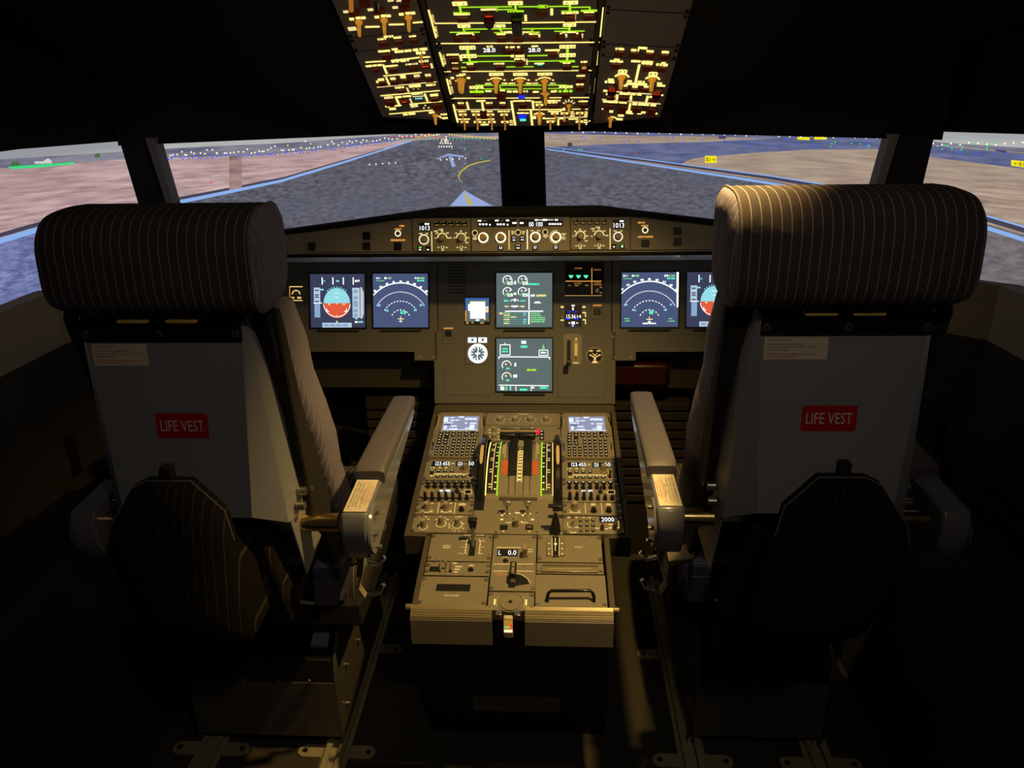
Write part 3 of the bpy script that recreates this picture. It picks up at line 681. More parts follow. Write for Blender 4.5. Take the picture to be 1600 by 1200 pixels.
        for dy, dz in ((.055, .822), (.040, .800)):
            bb = B(); bb.tube([(q*.158, dy, dz), (q*.172, dy, dz)], .008, 12); part('hinge_bolt', bb, 'steel', sh)
    # black top bracket with three bolts
    b = B(); b.box(-TLx-.004, TLx-.001, -.006, .0, 1.118, 1.152).box(-TLx-.004, TLx, -.006, .075, 1.149, 1.152); tb = part('top_bracket', b, 'black', T)
    for x in (-.121, -.004, .117):
        bb = B(); bb.cyl((x, -.006, 1.131), .006, .0055, -.003, 14, 'y'); part('bolt', bb, 'screw', tb)
        bb = B(); bb.cyl((x, -.0092, 1.131), .0026, .0026, -.0006, 6, 'y'); part('bolt_socket', bb, 'black', tb)
    b = B(); b.tube([(.035, .058, 1.1545), (.126, .058, 1.1545), (.130, .004, 1.1545)], .0016, 6); part('bracket_edge', b, 'shell', tb)
    for xw in ((-.034, .041) if side == 'left' else (-.043, .027)):
        tz_ = lambda y: 1.1535+(y+.022)*.30
        bb = MB(); bb.hexa([(xw-.024, -.022, 1.1525), (xw+.024, -.022, 1.1525), (xw+.024, .034, 1.1525), (xw-.024, .034, 1.1525), (xw-.024, -.022, 1.157), (xw+.024, -.022, 1.157), (xw+.024, .034, tz_(.034)), (xw-.024, .034, tz_(.034))]); o = part('strap_tab', bb, 'yellow_web', T, .002, label='yellow stitched strap tab on top of the bracket')
        st = MB(); st.fn = lambda p: Vector((p[0], p[1]-.010, tz_(p[1]-.010)+(p[2]-1.1582)+.004*max(0, 1-(p[1]+.012)/.056)))
        st.stroke([(xw-.018, -.004), (xw+.018, .030)], .0018, 1.1582, .0008).stroke([(xw-.018, .030), (xw+.018, -.004)], .0018, 1.1582, .0008).stroke([(xw-.019, -.007), (xw+.019, -.007), (xw+.019, .034), (xw-.019, .034), (xw-.019, -.007)], .0014, 1.1582, .0008)
        part('stitching', st, mat('stitch', (.30, .19, .04, 1), .9), o)
    # labels lie on the shell: u along +x world, v up the shell
    up = Vector((0, ty-by_, tz-bz)).normalized(); nrm = Vector((0, -1, 0)); nrm = (nrm-up*nrm.dot(up)).normalized()
    base = Vector((0, by_, bz)); Hh = (Vector((0, ty, tz))-base).length
    def on(u, v, n_=.0008): return base+Vector((u, 0, 0))+up*v+nrm*n_
    def flat(u0, u1, v0, v1, n_, t_=.0006):
        bb = MB(); bb.hexa([on(u0, v0, n_), on(u1, v0, n_), on(u1, v1, n_), on(u0, v1, n_), on(u0, v0, n_+t_), on(u1, v0, n_+t_), on(u1, v1, n_+t_), on(u0, v1, n_+t_)]); return bb
    lu = .012 if side == 'left' else -.009
    lv = .160 if side == 'left' else .164
    pts = []
    for cx_, cy_, a0 in ((1, 1, 0), (-1, 1, 90), (-1, -1, 180), (1, -1, 270)):
        for k in range(5):
            a = R(a0+k*22.5); pts.append((lu+cx_*(.0425-.004)+.004*math.cos(a), lv+cy_*(.021-.004)+.004*math.sin(a)))
    bb = MB(); k = len(pts); bb.add([on(u, v, .0004) for u, v in pts]+[on(u, v, .001) for u, v in pts], [tuple(range(k))[::-1], tuple(range(k, 2*k))]+[(i, (i+1) % k, k+(i+1) % k, k+i) for i in range(k)])
    o = part('life_vest_label', bb, 'red', T, label='red label reading LIFE VEST')
    bb = MB(); bb.text('LIFE VEST', lu, lv, .071, .0185, 0, T=lambda p: on(p[0], p[1], .0013)); part('lettering', bb, 'white', o)
    # warning sticker under the bracket
    su0, su1 = (-.116, -.028) if side == 'left' else (-.118, -.022)
    v1 = .294; v0 = .259
    o = part('warning_sticker', flat(su0, su1, v0, v1, .0004), 'paper', T, label='paper notice stuck under the top bracket')
    bb = MB()
    def tl(s_, v, wd, b_=bb, h=.0028): b_.text(s_, su0+.004+wd/2, v, wd, h, 0, T=lambda p: on(p[0], p[1], .0013))
    tl('VERY IMPORTANT NOTE:', v1-.004, .036); tl('NEVER UNDER ANY CIRCUMSTANCES', v1-.011, .056); tl('SIT, STAND AND USE IT AS A SUPPORT TO GET UP', v1-.0155, .074); tl('AND REVERT TO SIT', v1-.020, .032)
    part('notice_text', bb, 'ink', o)
    b2 = MB(); tl('IT BREAKS TO OTHERS EXPERIENCED THE SAME', v1-.0265, .072, b2); tl('YOU MUST BE SENSIBLE TOO', v1-.0305, .046, b2)
    part('notice_red_text', b2, 'redink', o)
    # --- pinstriped stowage pouch hanging low on the back
    pol = [(-.135, .775), (-.128, .810), (-.078, .882), (-.052, .894), (.020, .894), (.070, .842), (.080, .790), (.088, .72), (.100, .62), (.090, .60), (-.01, .59), (-.075, .61), (-.112, .68)]
    if True:
        N_ = len(pol); cx0 = sum(p[0] for p in pol)/N_; cz0 = sum(p[1] for p in pol)/N_; b = B(); rr = []
        for s_, y in ((1.0, .02), (1.0, -.035), (.99, -.045), (.93, -.060), (.75, -.078), (.4, -.088)):
            rr.append([(cx0+(x-cx0)*s_, y-.10*(.87-z), cz0+(z-cz0)*s_) for x, z in pol])
        b.loft(rr); po = part('stowage_pouch', b, 'fabback', T, angle=45)
        b = B(); ed = [(cx0+(x-cx0)*.995, -.044-.10*(.87-z), cz0+(z-cz0)*.995) for x, z in pol[:7]]; b.tube(ed, .0016, 6); part('pouch_piping', b, 'piping', po)
    b = B(); b.box(-.030, -.010, -.042, -.024, .865, .918); part('pouch_strap', b, 'black_fab', T, .004)
    b = B(); b.loft([[(x, y, z) for x, z in ((.075, .78), (.105, .775), (.140, .58), (.12, .565))] for y in (.0, .05)]); part('pouch_fold', b, 'fabback', T, .008)
    # --- cross tube and armrests
    part('cross_tube', B().cyl((-.215, .06, .755), .0165, .0165, .438, 24, 'x'), 'brass', T, label='brass cross tube')
    for q, nm in ((1, 'inner'), (-1, 'outer')):
        X = (.260 if q > 0 else -.224) if side == 'left' else (.236 if q > 0 else -.246)
        arm_pl = [(.017, .728), (.017, .772), (.030, .792), (.145, .794), (.16, .783), (.52, .776), (.53, .763), (.30, .728), (.12, .690), (.07, .684), (.032, .70)]
        b = B(); b.prism(arm_pl, X-.024, X+.024, 'x'); ar = part('armrest', b, 'armgrey', T, .006, seg=3)
        # soft pad on top, tapering forward
        b = B()
        rr = []
        for y, w_, zt in ((.158, .0285, .806), (.170, .029, .813), (.30, .028, .812), (.52, .0255, .806), (.538, .023, .799)):
            ring = []
            for k in range(20):
                a = 2*PI*k/20; cc, ss = math.cos(a), math.sin(a); ring.append((X+w_*math.copysign(abs(cc)**.4, cc), y, zt-.014+.014*math.copysign(abs(ss)**.4, ss)))
            rr.append(ring)
        b.loft(rr); part('arm_pad', b, 'pad', ar, angle=50)
        # round side cover with three bolts
        b = B(); b.cyl((X+q*.024, .062, .742), .046, .044, q*.004, 30, 'x'); part('side_cover', b, 'armgrey', ar)
        for dy, dz in ((.03, .032), (.012, .0), (.024, -.034)):
            bb = B(); bb.tube([(X+q*.027, .062+dy-.03, .742+dz), (X+q*.036, .062+dy-.03, .742+dz)], .0042, 10); part('bolt', bb, 'steel', ar)
        if q == 1:
            XX = -sg*X
            xa = XX-.020; xb = XX+.020
            def onp(u, v, n_=0): return Vector((XX+u, .034+(v),   .7925+.002*(v/.08)+n_))
            bb = MB(); bb.hexa([onp(-.020, 0), onp(.020, 0), onp(.020, .108), onp(-.020, .108), onp(-.020, 0, .001), onp(.020, 0, .001), onp(.020, .108, .001), onp(-.020, .108, .001)])
            o = part('arm_sticker', bb, 'paper', ar, label='cream sticker with black and red text')
            bb = MB(); b2 = MB()
            for k in range(4): bb.text(('PULL THE ARMREST UP', 'BEFORE YOU LEAVE', 'THE SEAT. DO NOT', 'USE FORCE')[k], 0, 0, (.066, .058, .062, .03)[k], .0032, 0, T=lambda p, k=k: onp(sg*(.014-k*.0055)+p[1], .055-p[0]*1.35, .0013))
            for k in range(3): b2.text(('ATTENTION: NEVER SIT', 'ON THE ARMREST', 'AT ANY TIME')[k], 0, 0, (.066, .05, .04)[k], .0032, 0, T=lambda p, k=k: onp(sg*(-.006-k*.0055)+p[1], .055-p[0]*1.35, .0013))
            part('sticker_text', bb, 'ink', o); part('sticker_red_text', b2, 'redink', o)
    # --- seat pan
    b = B(); rr = []
    for y, hw, zt in ((.28, .17, .47), (.30, .19, .50), (.50, .195, .515), (.68, .19, .52), (.74, .18, .505)):
        ring = []
        for k in range(28):
            a = 2*PI*k/28; cc, ss = math.cos(a), math.sin(a); ring.append((hw*math.copysign(abs(cc)**.35, cc), y, zt-.05+.05*math.copysign(abs(ss)**.35, ss)))
        rr.append(ring)
    b.loft(rr); part('seat_cushion', b, 'fabx', T, angle=60)
    b = B(); b.box(-.185, .185, .26, .70, .36, .42); part('seat_pan', b, 'matte', T, .006)
    # --- base: rear box, side plates, actuator, harness
    dx = .07 if side == 'left' else .02    # base stands slightly outboard
    b = B(); b.box(-.17-dx+.0, .105, .25, .258, .045, .205); bp_ = part('base_rear_plate', b, 'shell', T, label='dark grey rear plate of the base')
    bp_.data.materials.clear(); bp_.data.materials.append(M['base'])
    b = B(); b.hexa([(-.17-dx, .252, .2), (.105, .252, .2), (.105, .262, .2), (-.17-dx, .262, .2), (-.17-dx, .262, .262), (.1, .262, .262), (.1, .56, .262), (-.17-dx, .56, .262)]); part('base_top', b, 'black', T, .002)
    for x in (-.10, -.02, .05):
        bb = B(); bb.cyl((x, .249, .213), .005, .004, -.004, 10, 'y'); part('bolt', bb, 'screw', T)
    pl2 = [(.25, .03), (.25, .205), (.262, .262), (.36, .36), (.42, .44), (.40, .60), (.45, .66), (.50, .62), (.56, .42), (.66, .24), (.72, .03)]
    b = B(); b.prism(pl2, .105, .111, 'x'); sp_ = part('base_side_plate', b, M['base'], T, .001, seg=1)
    for y, z in ((.30, .10), (.33, .19), (.44, .17), (.50, .34), (.55, .24), (.37, .31)):
        bb = B(); bb.tube([(.111, y, z), (.121, y, z)], .0038, 8); part('bolt', bb, 'steel', sp_)
    b = B(); b.hexa([(.045, .30, .262), (.085, .30, .262), (.085, .50, .38), (.06, .50, .38), (.045, .295, .275), (.085, .295, .275), (.085, .49, .395), (.06, .49, .395)]); part('slanted_bracket', b, 'shell', T, .002)
    b = B(); b.prism(pl2, -.17-dx, -.164-dx, 'x'); part('base_side_plate', b, M['base'], T, .001, seg=1)
    b = B(); b.hexa([(.118, .165, .488), (.165, .165, .488), (.172, .24, .48), (.118, .24, .48), (.122, .155, .560), (.178, .155, .560), (.184, .24, .560), (.122, .24, .560)]).box(.124, .182, .157, .238, .560, .584); part('actuator_box', b, 'blue_box', T, .004, label='blue-grey actuator box')
    b = B(); b.box(.127, .179, .160, .235, .584, .5865); part('actuator_lid', b, 'shell', T, .002)
    if side == 'left':
        b = B(); b.tube([(.11, .25, .640), (.155, .25, .625), (.188, .25, .590), (.206, .25, .530)], [.020, .024, .020, .006], 14); part('green_gas_strut', b, 'green', T)
    else:
        b = B(); b.strap([(.165, .15, .625), (.180, .17, .606), (.208, .19, .588), (.200, .20, .572), (.172, .20, .580), (.190, .18, .596)], .040, .003, (0, 1, .2)); part('folded_harness_webbing', b, 'web', T, label='folded tan harness webbing')
    b = B(); b.strap([(.238, .13, .69), (.236, .15, .63), (.226, .165, .58), (.212, .17, .535), (.220, .18, .505)], .018, .005, (0, 1, 0)); part('harness_strap', b, 'web', T)
    b = B(); b.strap([(.222, .14, .66), (.224, .16, .60), (.215, .17, .56)], .012, .004, (1, 0, .3)); part('harness_strap', b, 'web', T)
    b = B(); b.tube([(.212, .19, .508), (.232, .195, .496), (.248, .20, .500), (.256, .20, .518)], .005, 8); part('harness_hook', b, 'chrome', T)
    b = B(); b.tube([(.228, .20, .575), (.248, .20, .568), (.262, .205, .582)], .0055, 8); part('harness_hook', b, 'chrome', T)
    b = B(); b.tube([(.06, .22, .46), (.10, .22, .455)], .006, 8); part('linkage_pin', b, 'chrome', T)
    b = B(); b.tube([(.085, .26, .45), (.08, .30, .33)], .006, 8); part('linkage_rod', b, 'black', T)
    return T
M['base'] = mat('base_plate_grey', (.10, .092, .082, 1), .5)
build_seat(-1, -.523, 1.12, 'left')
build_seat(1, .522, 1.15, 'right')
# ================================================================== centre pedestal
M['edge'] = mat('pedestal_edge', (.10, .085, .06, 1), .45)
ped = thing('centre_pedestal', 'tall centre pedestal frame between the seats with dark sides and worn olive rim', 'pedestal', PQ.mw(0, -.37))
def q3(u0, u1, v0, v1, n0, n1): return MB().box(u0, u1, v0+.37, v1+.37, n0, n1)
mb = q3(-.258, .258, -.512, .035, -.06, -.0315); mb.box(-.208, .208, -.735+.37, -.512+.37, -.06, -.0315)
part('pedestal_body', mb, 'matte', ped)
rim = MB()
for s_ in (-1, 1):
    a, b = sorted((s_*.2475, s_*.2600)); rim.box(a, b, -.5135+.37, .012+.37, -.055, .002)
    a, b = sorted((s_*.1975, s_*.2095)); rim.box(a, b, -.738+.37, -.5135+.37, -.055, .002)
    a, b = sorted((s_*.1975, s_*.2600)); rim.box(a, b, -.524+.37, -.5125+.37, -.055, .002)
rim.box(-.26, .26, .001+.37, .03+.37, -.055, .002)
part('pedestal_rim', rim, 'edge', ped, .0012, seg=1)
# lower box down to the floor
mb = MB(); inv = PQ.mw(0, -.37).inverted()
low = MB(); low.fn = lambda p: inv @ Vector(p)
low.hexa([(-.212, 1.44, 0), (.212, 1.44, 0), (.212, 2.3, 0), (-.212, 2.3, 0), (-.212, 1.42, .43), (.212, 1.42, .43), (.212, 2.3, .53), (-.212, 2.3, .53)])
part('pedestal_base', low, 'black', ped)
pl_ = MB(); pl_.fn = lambda p: inv @ Vector(p)
pl_.box(-.107, .101, 1.427, 1.439, .078, .098).box(-.107, .101, 1.427, 1.439, .10, .118)
part('base_strip', pl_, M['base'], ped)
for x in (-.09, .0, .07):
    s_ = MB(); s_.fn = lambda p: inv @ Vector(p); s_.cyl((x, 1.4265, .108), .003, .003, -.002, 8, 'y'); part('screw', s_, 'black', ped)
# ribbed wrist rests at the rear edge
def rest(u0, u1, side):
    t = thing('wrist_rest', 'ribbed metal hand rest along the rear edge of the pedestal, %s half' % side, 'hand rest', PQ.mw((u0+u1)/2, -.735), 'ribbed hand rests')
    iv = PQ.mw((u0+u1)/2, -.735).inverted()
    prof = []; rr = .018
    path = [(.004, .0)]
    P0 = PQ.W(0, -.733, .003)
    y0, z0 = P0.y, P0.z
    pts = [(y0, z0), (y0-.010, z0-.0005), (y0-.018, z0-.004), (y0-.024, z0-.010), (y0-.0265, z0-.018), (y0-.027, z0-.078)]
    # subdivide and groove
    fine = []
    for (a, b), (c, d) in zip(pts, pts[1:]):
        L_ = math.hypot(c-a, d-b); k = max(1, int(L_/.0017))
        for i in range(k): fine.append((a+(c-a)*i/k, b+(d-b)*i/k))
    fine.append(pts[-1]); g = []
    for i, (a, b) in enumerate(fine):
        p, q = fine[max(i-1, 0)], fine[min(i+1, len(fine)-1)]; dx, dz = q[0]-p[0], q[1]-p[1]; l = math.hypot(dx, dz) or 1
        d_ = .0011 if i % 2 else 0
        g.append((a+(-dz/l)*(-d_)*-1*-1, b+(dx/l)*d_*1)) if False else g.append((a - (dz/l)*d_, b + (dx/l)*d_))
    poly = g+[(y0+.0, pts[-1][1])]
    mb = MB(); mb.fn = lambda p: iv @ Vector(p); mb.prism(poly, u0, u1, 'x'); part('ribbed_body', mb, 'rib', t, angle=20)
    for s_ in (u0, u1):
        if abs(s_) > .1:
            kb = MB(); kb.fn = lambda p: iv @ Vector(p); sgn = 1 if s_ > 0 else -1
            kb.tube([(s_, y0-.002, z0-.004), (s_+sgn*.012, y0-.002, z0-.004)], [.007, .006], 12); part('end_knob', kb, 'rib', t)
rest(-.2085, -.042, 'left'); rest(.0255, .2045, 'right')

CRL = (640, 630, 10.907); CPL = (630, 710, 9.229); CPT = (750, 635, 11.43); CPQ = (740, 720, 9.233); CRR = (860, 630, 10.907); CPR = (860, 720, 10); CLL = (640, 820, 6.667); CLR = (790, 820, 6.667)
# ---------------- keypad computer units (left one built, right one copied)
def mcdu():
    s = Mod(PQ, 'flight_computer_keypad', 'left flight computer keypad unit with a small bright display at the pedestal front', 'control unit', None, 'flight computer keypads', CRL, uvrect=(-.2475, -.1075, -.222, 0))
    s.plate(t=.03)
    r_ = s.rc(560, 215, 1190, 478); bz = part('display_bezel', MB().box(r_[0]-.003, r_[1]+.003, r_[2]-.003, r_[3]+.003, -.001, .002), M['trim'], s.root, .001)
    r_ = s.rc(572, 235, 1172, 475); scn = part('display_screen', MB().box(*r_, .002, .0026), 'mcdu', bz)
    for b in [(585, 250, 690, 330), (700, 255, 775, 270), (840, 238, 930, 262), (945, 265, 1165, 300), (695, 295, 765, 318), (783, 292, 850, 316), (590, 335, 750, 358), (940, 343, 1005, 365), (1030, 343, 1160, 368), (585, 395, 665, 450), (700, 392, 808, 415), (680, 440, 825, 462), (1020, 380, 1150, 460), (945, 430, 1010, 452)]:
        s.bar(*b, m='mcduw', words=True, z=.0027, name='display_text')
    s.bar(590, 372, 700, 388, m='scr_blue', z=.0027, name='display_text'); s.bar(560, 462, 1165, 472, m='mcduw', z=.0027, name='display_text')
    for yy in range(6):   # line select keys
        for X in (478-yy*8, 508-yy*8, 1225+yy*0, 1262+yy*2):
            if X in (508-yy*8, 1225): s.bar(X-8, 246+yy*29, X+8, 254+yy*29, m='amberdim')
            else: s.btn(X-10, 240+yy*29, X+10, 258+yy*29, 'dark', .003, 'line_key')
    def key(X, Y, w_, h_, dot=True, big=False):
        s.btn(X-w_/2, Y-h_/2, X+w_/2, Y+h_/2, 'black', .0035, 'key')
        if dot: s.bar(X-w_*.22, Y-h_*.2, X+w_*.22, Y+h_*.2, m='keylit', z=.0036, name='key_legend')
    for k in range(7):
        key(545+k*106-(k > 5)*20, 505, 62 if k < 6 else 40, 26, k not in (5,)); key(532+k*108-(k > 5)*20, 551, 66 if k < 6 else 40, 30, True)
    key(518, 592, 66, 28); key(632, 594, 70, 22, False); key(506, 638, 66, 30); key(616, 638, 62, 30); key(500, 685, 66, 32); key(610, 686, 66, 30)
    for r in range(4):
        for c in range(3): key(478-r*10+c*90-c*1, 738+r*46, 44, 32)
    for r in range(6):
        for c in range(5): key(765-r*9+c*87+(0 if c < 4 else 0), 616+r*52.5, 46, 34)
    s.btn(385, 665, 412, 720, 'black', .001, 'slot'); s.bar(372, 722, 402, 800, m='scr_dark', z=.0003, name='slot_window')
    s.btn(1180, 665, 1200, 780, 'black', .001, 'slot')
    s.bars([(655, 172, 700, 178), (765, 172, 815, 178), (870, 172, 915, 178), (975, 172, 1020, 178), (1080, 172, 1130, 178)], m='redwarn_dim')
    part('lower_lip', MB().box(-s.hw+.012, s.hw-.004, -s.hh+.001, -s.hh+.005, 0, .0035), 'olive', s.root, .0008)
    s.lugs(dv=.0075); s.screws([(425, 553), (1232, 553)], .0025)
    return s.done()
M['keylit'] = emat('key_legend', (.85, .75, .45, 1), .75)
M['redwarn_dim'] = emat('dim_red_legend', (.35, .07, .02, 1), .6)
DX = .352
def copy_right(o, label, dx=DX):
    c = copy_tree(o); c.matrix_world = Matrix.Translation(PQ.U*dx) @ o.matrix_world; c['label'] = label; return c
o = mcdu(); copy_right(o, 'right flight computer keypad unit with a small bright display at the pedestal front')
# ---------------- radio management panels
s = Mod(PQ, 'radio_panel', 'left radio tuning panel with two bright white readouts, below the left keypad unit', 'radio panel', None, 'radio tuning panels', CPL, uvrect=(-.2475, -.1085, -.315, -.227))
s.plate(t=.03); s.lugs()
for b in ((415, 105, 672, 172), (765, 105, 1030, 172)):
    r_ = s.rc(*b); part('readout_window', MB().box(*r_, 0, .001), 'black', s.root)
s.text('I23.455', 570, 138, 205, 52, 'led', z=.0012, name='readout'); s.text('I22.8', 820, 140, 60, 52, 'led', z=.0012, name='readout'); s.text('50', 980, 138, 80, 52, 'led', z=.0012, name='readout')
s.knob(895, 240, .0115, .006, pointer=False, name='outer_tuning_knob', skirt=1.15); s.knob(895, 235, .008, .022, pointer=False, name='inner_tuning_knob', skirt=1.0)
s.arc(897, 240, 72, 0, 360, 9, 'ringlo', 'knob_ring')
s.dots([(396, 194)], .0022, 'greenled', 'indicator_light')
s.bars([(425, 186, 455, 198), (510, 186, 545, 198), (600, 186, 640, 198), (700, 126, 735, 138), (455, 279, 645, 290), (660, 279, 930, 290)], 'amber')
for k in range(4): s.btn(392+k*95, 234+(k % 2)*-2, 442+k*95, 258, 'black', .003); s.bar(405+k*95, 240, 430+k*95, 250, 'keylit', z=.0031)
for k in range(5): s.btn(470+k*94, 308, 524+k*94, 332, 'black', .003); s.bar(484+k*94, 314, 512+k*94, 325, 'keylit', z=.0031)
s.btn(390, 262, 440, 286, 'black', .003); s.bar(385, 306, 425, 318, 'amber'); s.line([(445, 282), (440, 320)], 7, 'amber')
s.toggle(970, 318, .0026, .018, 'black', tilt=(0, .2)); s.arc(970, 320, 32, 180, 360, 10, 'ringlo', 'knob_ring'); s.dots([(970, 345)], .0018, 'orange')

o = s.done(); copy_right(o, 'right radio tuning panel with two bright white readouts, below the right keypad unit')
# ---------------- audio control panels
def acp(src, uvr, label, right):
    s = Mod(PQ, 'audio_panel', label, 'audio panel', None, 'audio control panels', src, uvrect=uvr); s.plate(t=.03); s.lugs(dv=.012)
    if not right:
        top = [(360+k*98-(k > 3)*4, 475) for k in range(7)]; low = [(322+k*99.5, 645) for k in range(7)]; tall = [22, 22, 22, 22, 22, 22, 14]; bt = lambda k: (325+k*98, 398, 405+k*98, 425)
    else:
        top = [(298+k*107, 430) for k in range(7)]; low = [(303+k*110, 600) for k in range(7)]; tall = [22, 22, 22, 22, 13, 13, 13]; bt = lambda k: (255+k*107, 335, 335+k*107, 365)
    for k in range(7):
        s.btn(*bt(k), 'black', .004, 'transmit_key'); x0, y0, x1, y1 = bt(k); s.bar(x0+18, y0+8, x1-18, y1-10, 'keylit', z=.0041, name='key_legend')
    for P_, hs in ((top, [17]*7), (low, tall)):
        for (X, Y), h in zip(P_, hs):
            u, v = s.L(X, Y); b = MB(); b.cyl((u, v), .0058, .0052, .004, 16); b.cyl((u, v), .0042, .0036, h/1000, 14)
            o = part('volume_knob', b, 'black', s.root); part('knob_cap', MB().cyl((u, v), .0012, .0012, .0006, 8, z=h/1000), 'trim', o)
    y = 543 if not right else 493
    xs = (525, 575, 610, 680) if not right else (485, 545, 590, 660)
    s.bar(xs[0], y-12, xs[1], y+12, 'mcduw', z=.004, name='lit_key'); s.bar(xs[2], y-16, xs[3], y+14, 'mcduw', z=.004, name='lit_key')
    X = 782 if not right else 780
    u, v = s.L(X, y+5); part('interphone_switch', MB().cyl((u, v), .0052, .005, .005, 16).box(u-.002, u+.002, v-.002, v+.008, .005, .016), 'black', s.root, .0006, seg=1)
    a, b = (885, 985) if not right else (895, 1005)
    s.line([(a, y-30), (b, y-30), (b, y+28), (a, y+28), (a, y-30)], 7, 'amber'); s.btn(a+12, y-20, b-12, y+18, 'black', .002)
    s.line([(a-50, y-4), (a-15, y-4)], 8, 'amber')
    X = 400 if not right else 357
    s.arc(X, y-8, 34, 0, 360, 7, 'amberdim', 'knob_ring'); s.dots([(X, y-8)], .0016, 'orange'); s.bar(X-4, y+20, X+4, y+46, 'amberdim')
    return s.done()
M['ringlo'] = emat('dim_knob_ring', (.95, .60, .20, 1), .5)
acp(CPL, (-.2475, -.1085, -.396, -.318), 'left audio control panel with two rows of black volume knobs', False)
acp(CPR, (.1045, .2455, -.396, -.316), 'right audio control panel with two rows of black volume knobs', True)
# ---------------- lighting panels
s = Mod(PQ, 'lighting_panel', 'narrow panel with two round dimmer knobs below the left audio panel', 'control panel', None, None, CPL, uvrect=(-.2475, -.1075, -.446, -.399)); s.plate(t=.03); s.lugs(dv=.012)
for X in (348, 622):
    s.knob(X, 785, .0085, .019, ang=120); s.arc(X, 790, 72, 190, 350, 9, 'amber', 'dial'); s.bar(X-85, 828, X-45, 836, 'amber', True); s.bar(X+45, 828, X+85, 836, 'amber', True); s.bar(X+50, 700, X+90, 712, 'amber', True)
s.line([(520, 690), (495, 850)], 8); s.line([(757, 695), (735, 855)], 8); s.bar(810, 704, 890, 716, 'amber', True); s.bar(795, 724, 900, 736, 'amber', True); s.knob(840, 802, .006, .008, 'black', pointer=False); s.arc(840, 800, 44, 20, 160, 8, 'ringlo')
s.done()
s = Mod(PQ, 'lighting_panel', 'narrow panel with one round dimmer and two black gauges below the right audio panel', 'control panel', None, None, CPR, uvrect=(.1050, .2465, -.444, -.398)); s.plate(t=.03); s.lugs(dv=.012)
s.knob(380, 752, .0085, .019, ang=60); s.arc(380, 760, 80, 190, 350, 9, 'amber', 'dial'); s.bar(290, 805, 340, 816, 'amber', True); s.bar(425, 805, 475, 816, 'amber', True); s.line([(543, 655), (552, 830)], 8); s.line([(795, 655), (808, 830)], 8)
for X in (675, 910):
    s.bar(X-42, 668, X+38, 680, 'amber', True); s.bar(X-40, 686, X+34, 698, 'amber', True); s.knob(X, 785, .0065, .009, 'black', pointer=False); s.arc(X+2, 780, 52, 15, 165, 8, 'ringlo')
s.done()
# ---------------- weather radar panel (left), transponder panel (right)
s = Mod(PQ, 'weather_radar_panel', 'panel with three tall round knobs at the left step of the pedestal', 'control panel', None, None, CPL, uvrect=(-.2475, -.1045, -.510, -.448)); s.plate(t=.03); s.lugs()
for X, Y, r_, a0, a1 in ((292, 1045, 58, 150, 360), (548, 1000, 72, 160, 380), (782, 1020, 72, 160, 380)):
    s.knob(X, Y, .0072, .021, ang=60); s.arc(X, Y, r_, 0, 360, 9, 'amber', 'dial')
for b in [(240, 930, 275, 940), (345, 930, 385, 940), (320, 898, 350, 908), (465, 935, 495, 945), (620, 935, 665, 945), (590, 912, 612, 922), (750, 895, 862, 904), (650, 1000, 685, 1010), (650, 1030, 680, 1040), (652, 1055, 680, 1066), (860, 993, 890, 1003), (850, 1065, 880, 1075), (820, 965, 840, 975)]: s.bar(*b, m='amber', words=True)
s.line([(752, 1090), (735, 1112)], 7); s.line([(795, 1092), (812, 1112)], 7); s.line([(715, 1070), (695, 1085)], 7)
s.toggle(287, 885, .0022, .012, 'olive_knob', tilt=(0, .1)); s.screws([(165, 985), (480, 1112), (1040, 890)], .0018)
s.done()
s = Mod(PQ, 'transponder_panel', 'panel with nine round number keys and a white code readout, right pedestal step', 'control panel', None, None, CPR, uvrect=(.1050, .2465, -.508, -.447)); s.plate(t=.03); s.lugs()
for r in range(3):
    for c in range(3):
        X, Y = 470+c*97+r*3, 938+r*78; u, v = s.L(X, Y); o = part('number_key', MB().cyl((u, v), .0042, .004, .003, 14), 'black', s.root); part('key_legend', MB().cyl((u, v), .0015, .0015, .0006, 8, z=.003), 'keylit', o)
r_ = s.rc(765, 875, 1010, 965); part('readout_window', MB().box(*r_, 0, .001), 'black', s.root); s.text('2000', 895, 922, 200, 66, 'led', z=.0012, name='readout')
s.grip(355, 900, .005, .014, 'olive_knob', 120); s.grip(355, 1000, .006, .016, 'olive_knob', 240)
for b in [(265, 882, 310, 892), (385, 882, 430, 892), (505, 884, 535, 894), (590, 884, 635, 894), (265, 960, 275, 1030), (280, 1034, 320, 1044), (385, 1036, 440, 1048), (305, 1120, 410, 1132), (700, 1050, 765, 1062), (840, 1060, 900, 1072), (915, 1040, 960, 1060), (1060, 940, 1070, 1040), (1045, 1044, 1080, 1056), (910, 992, 1020, 1004)]: s.bar(*b, m='amber')
s.arc(808, 1000, 26, 0, 360, 10, 'orange'); s.arc(1000, 1000, 24, 180, 380, 9, 'amber'); s.knob(810, 1075, .0045, .016, 'edge', pointer=False); s.knob(1000, 1065, .0045, .016, 'edge', pointer=False)
s.done()
# ---------------- switching panel at the front of the centre column
s = Mod(PQ, 'switching_panel', 'panel with a row of four round selector knobs at the front centre of the pedestal', 'control panel', None, None, CPT, uvrect=(-.107, .104, -.068, -.002)); s.plate(t=.03)
s.text('SWITCHING', 772, 143, 168, 16)
for X in (358, 630, 905, 1185):
    s.knob(X, 262, .0095, .013, 'olive_knob', ang=90, name='selector_knob'); s.arc(X, 258, 80, 180, 360, 10, 'ringlo', 'dial'); s.bar(X-105, 220, X-72, 234, 'ringlo', True); s.bar(X+72, 220, X+105, 234, 'ringlo', True); s.bar(X-40, 168, X-12, 178, 'ringlo', True); s.bar(X+10, 170, X+50, 180, 'ringlo', True)
s.screws(r=.002); s.done()
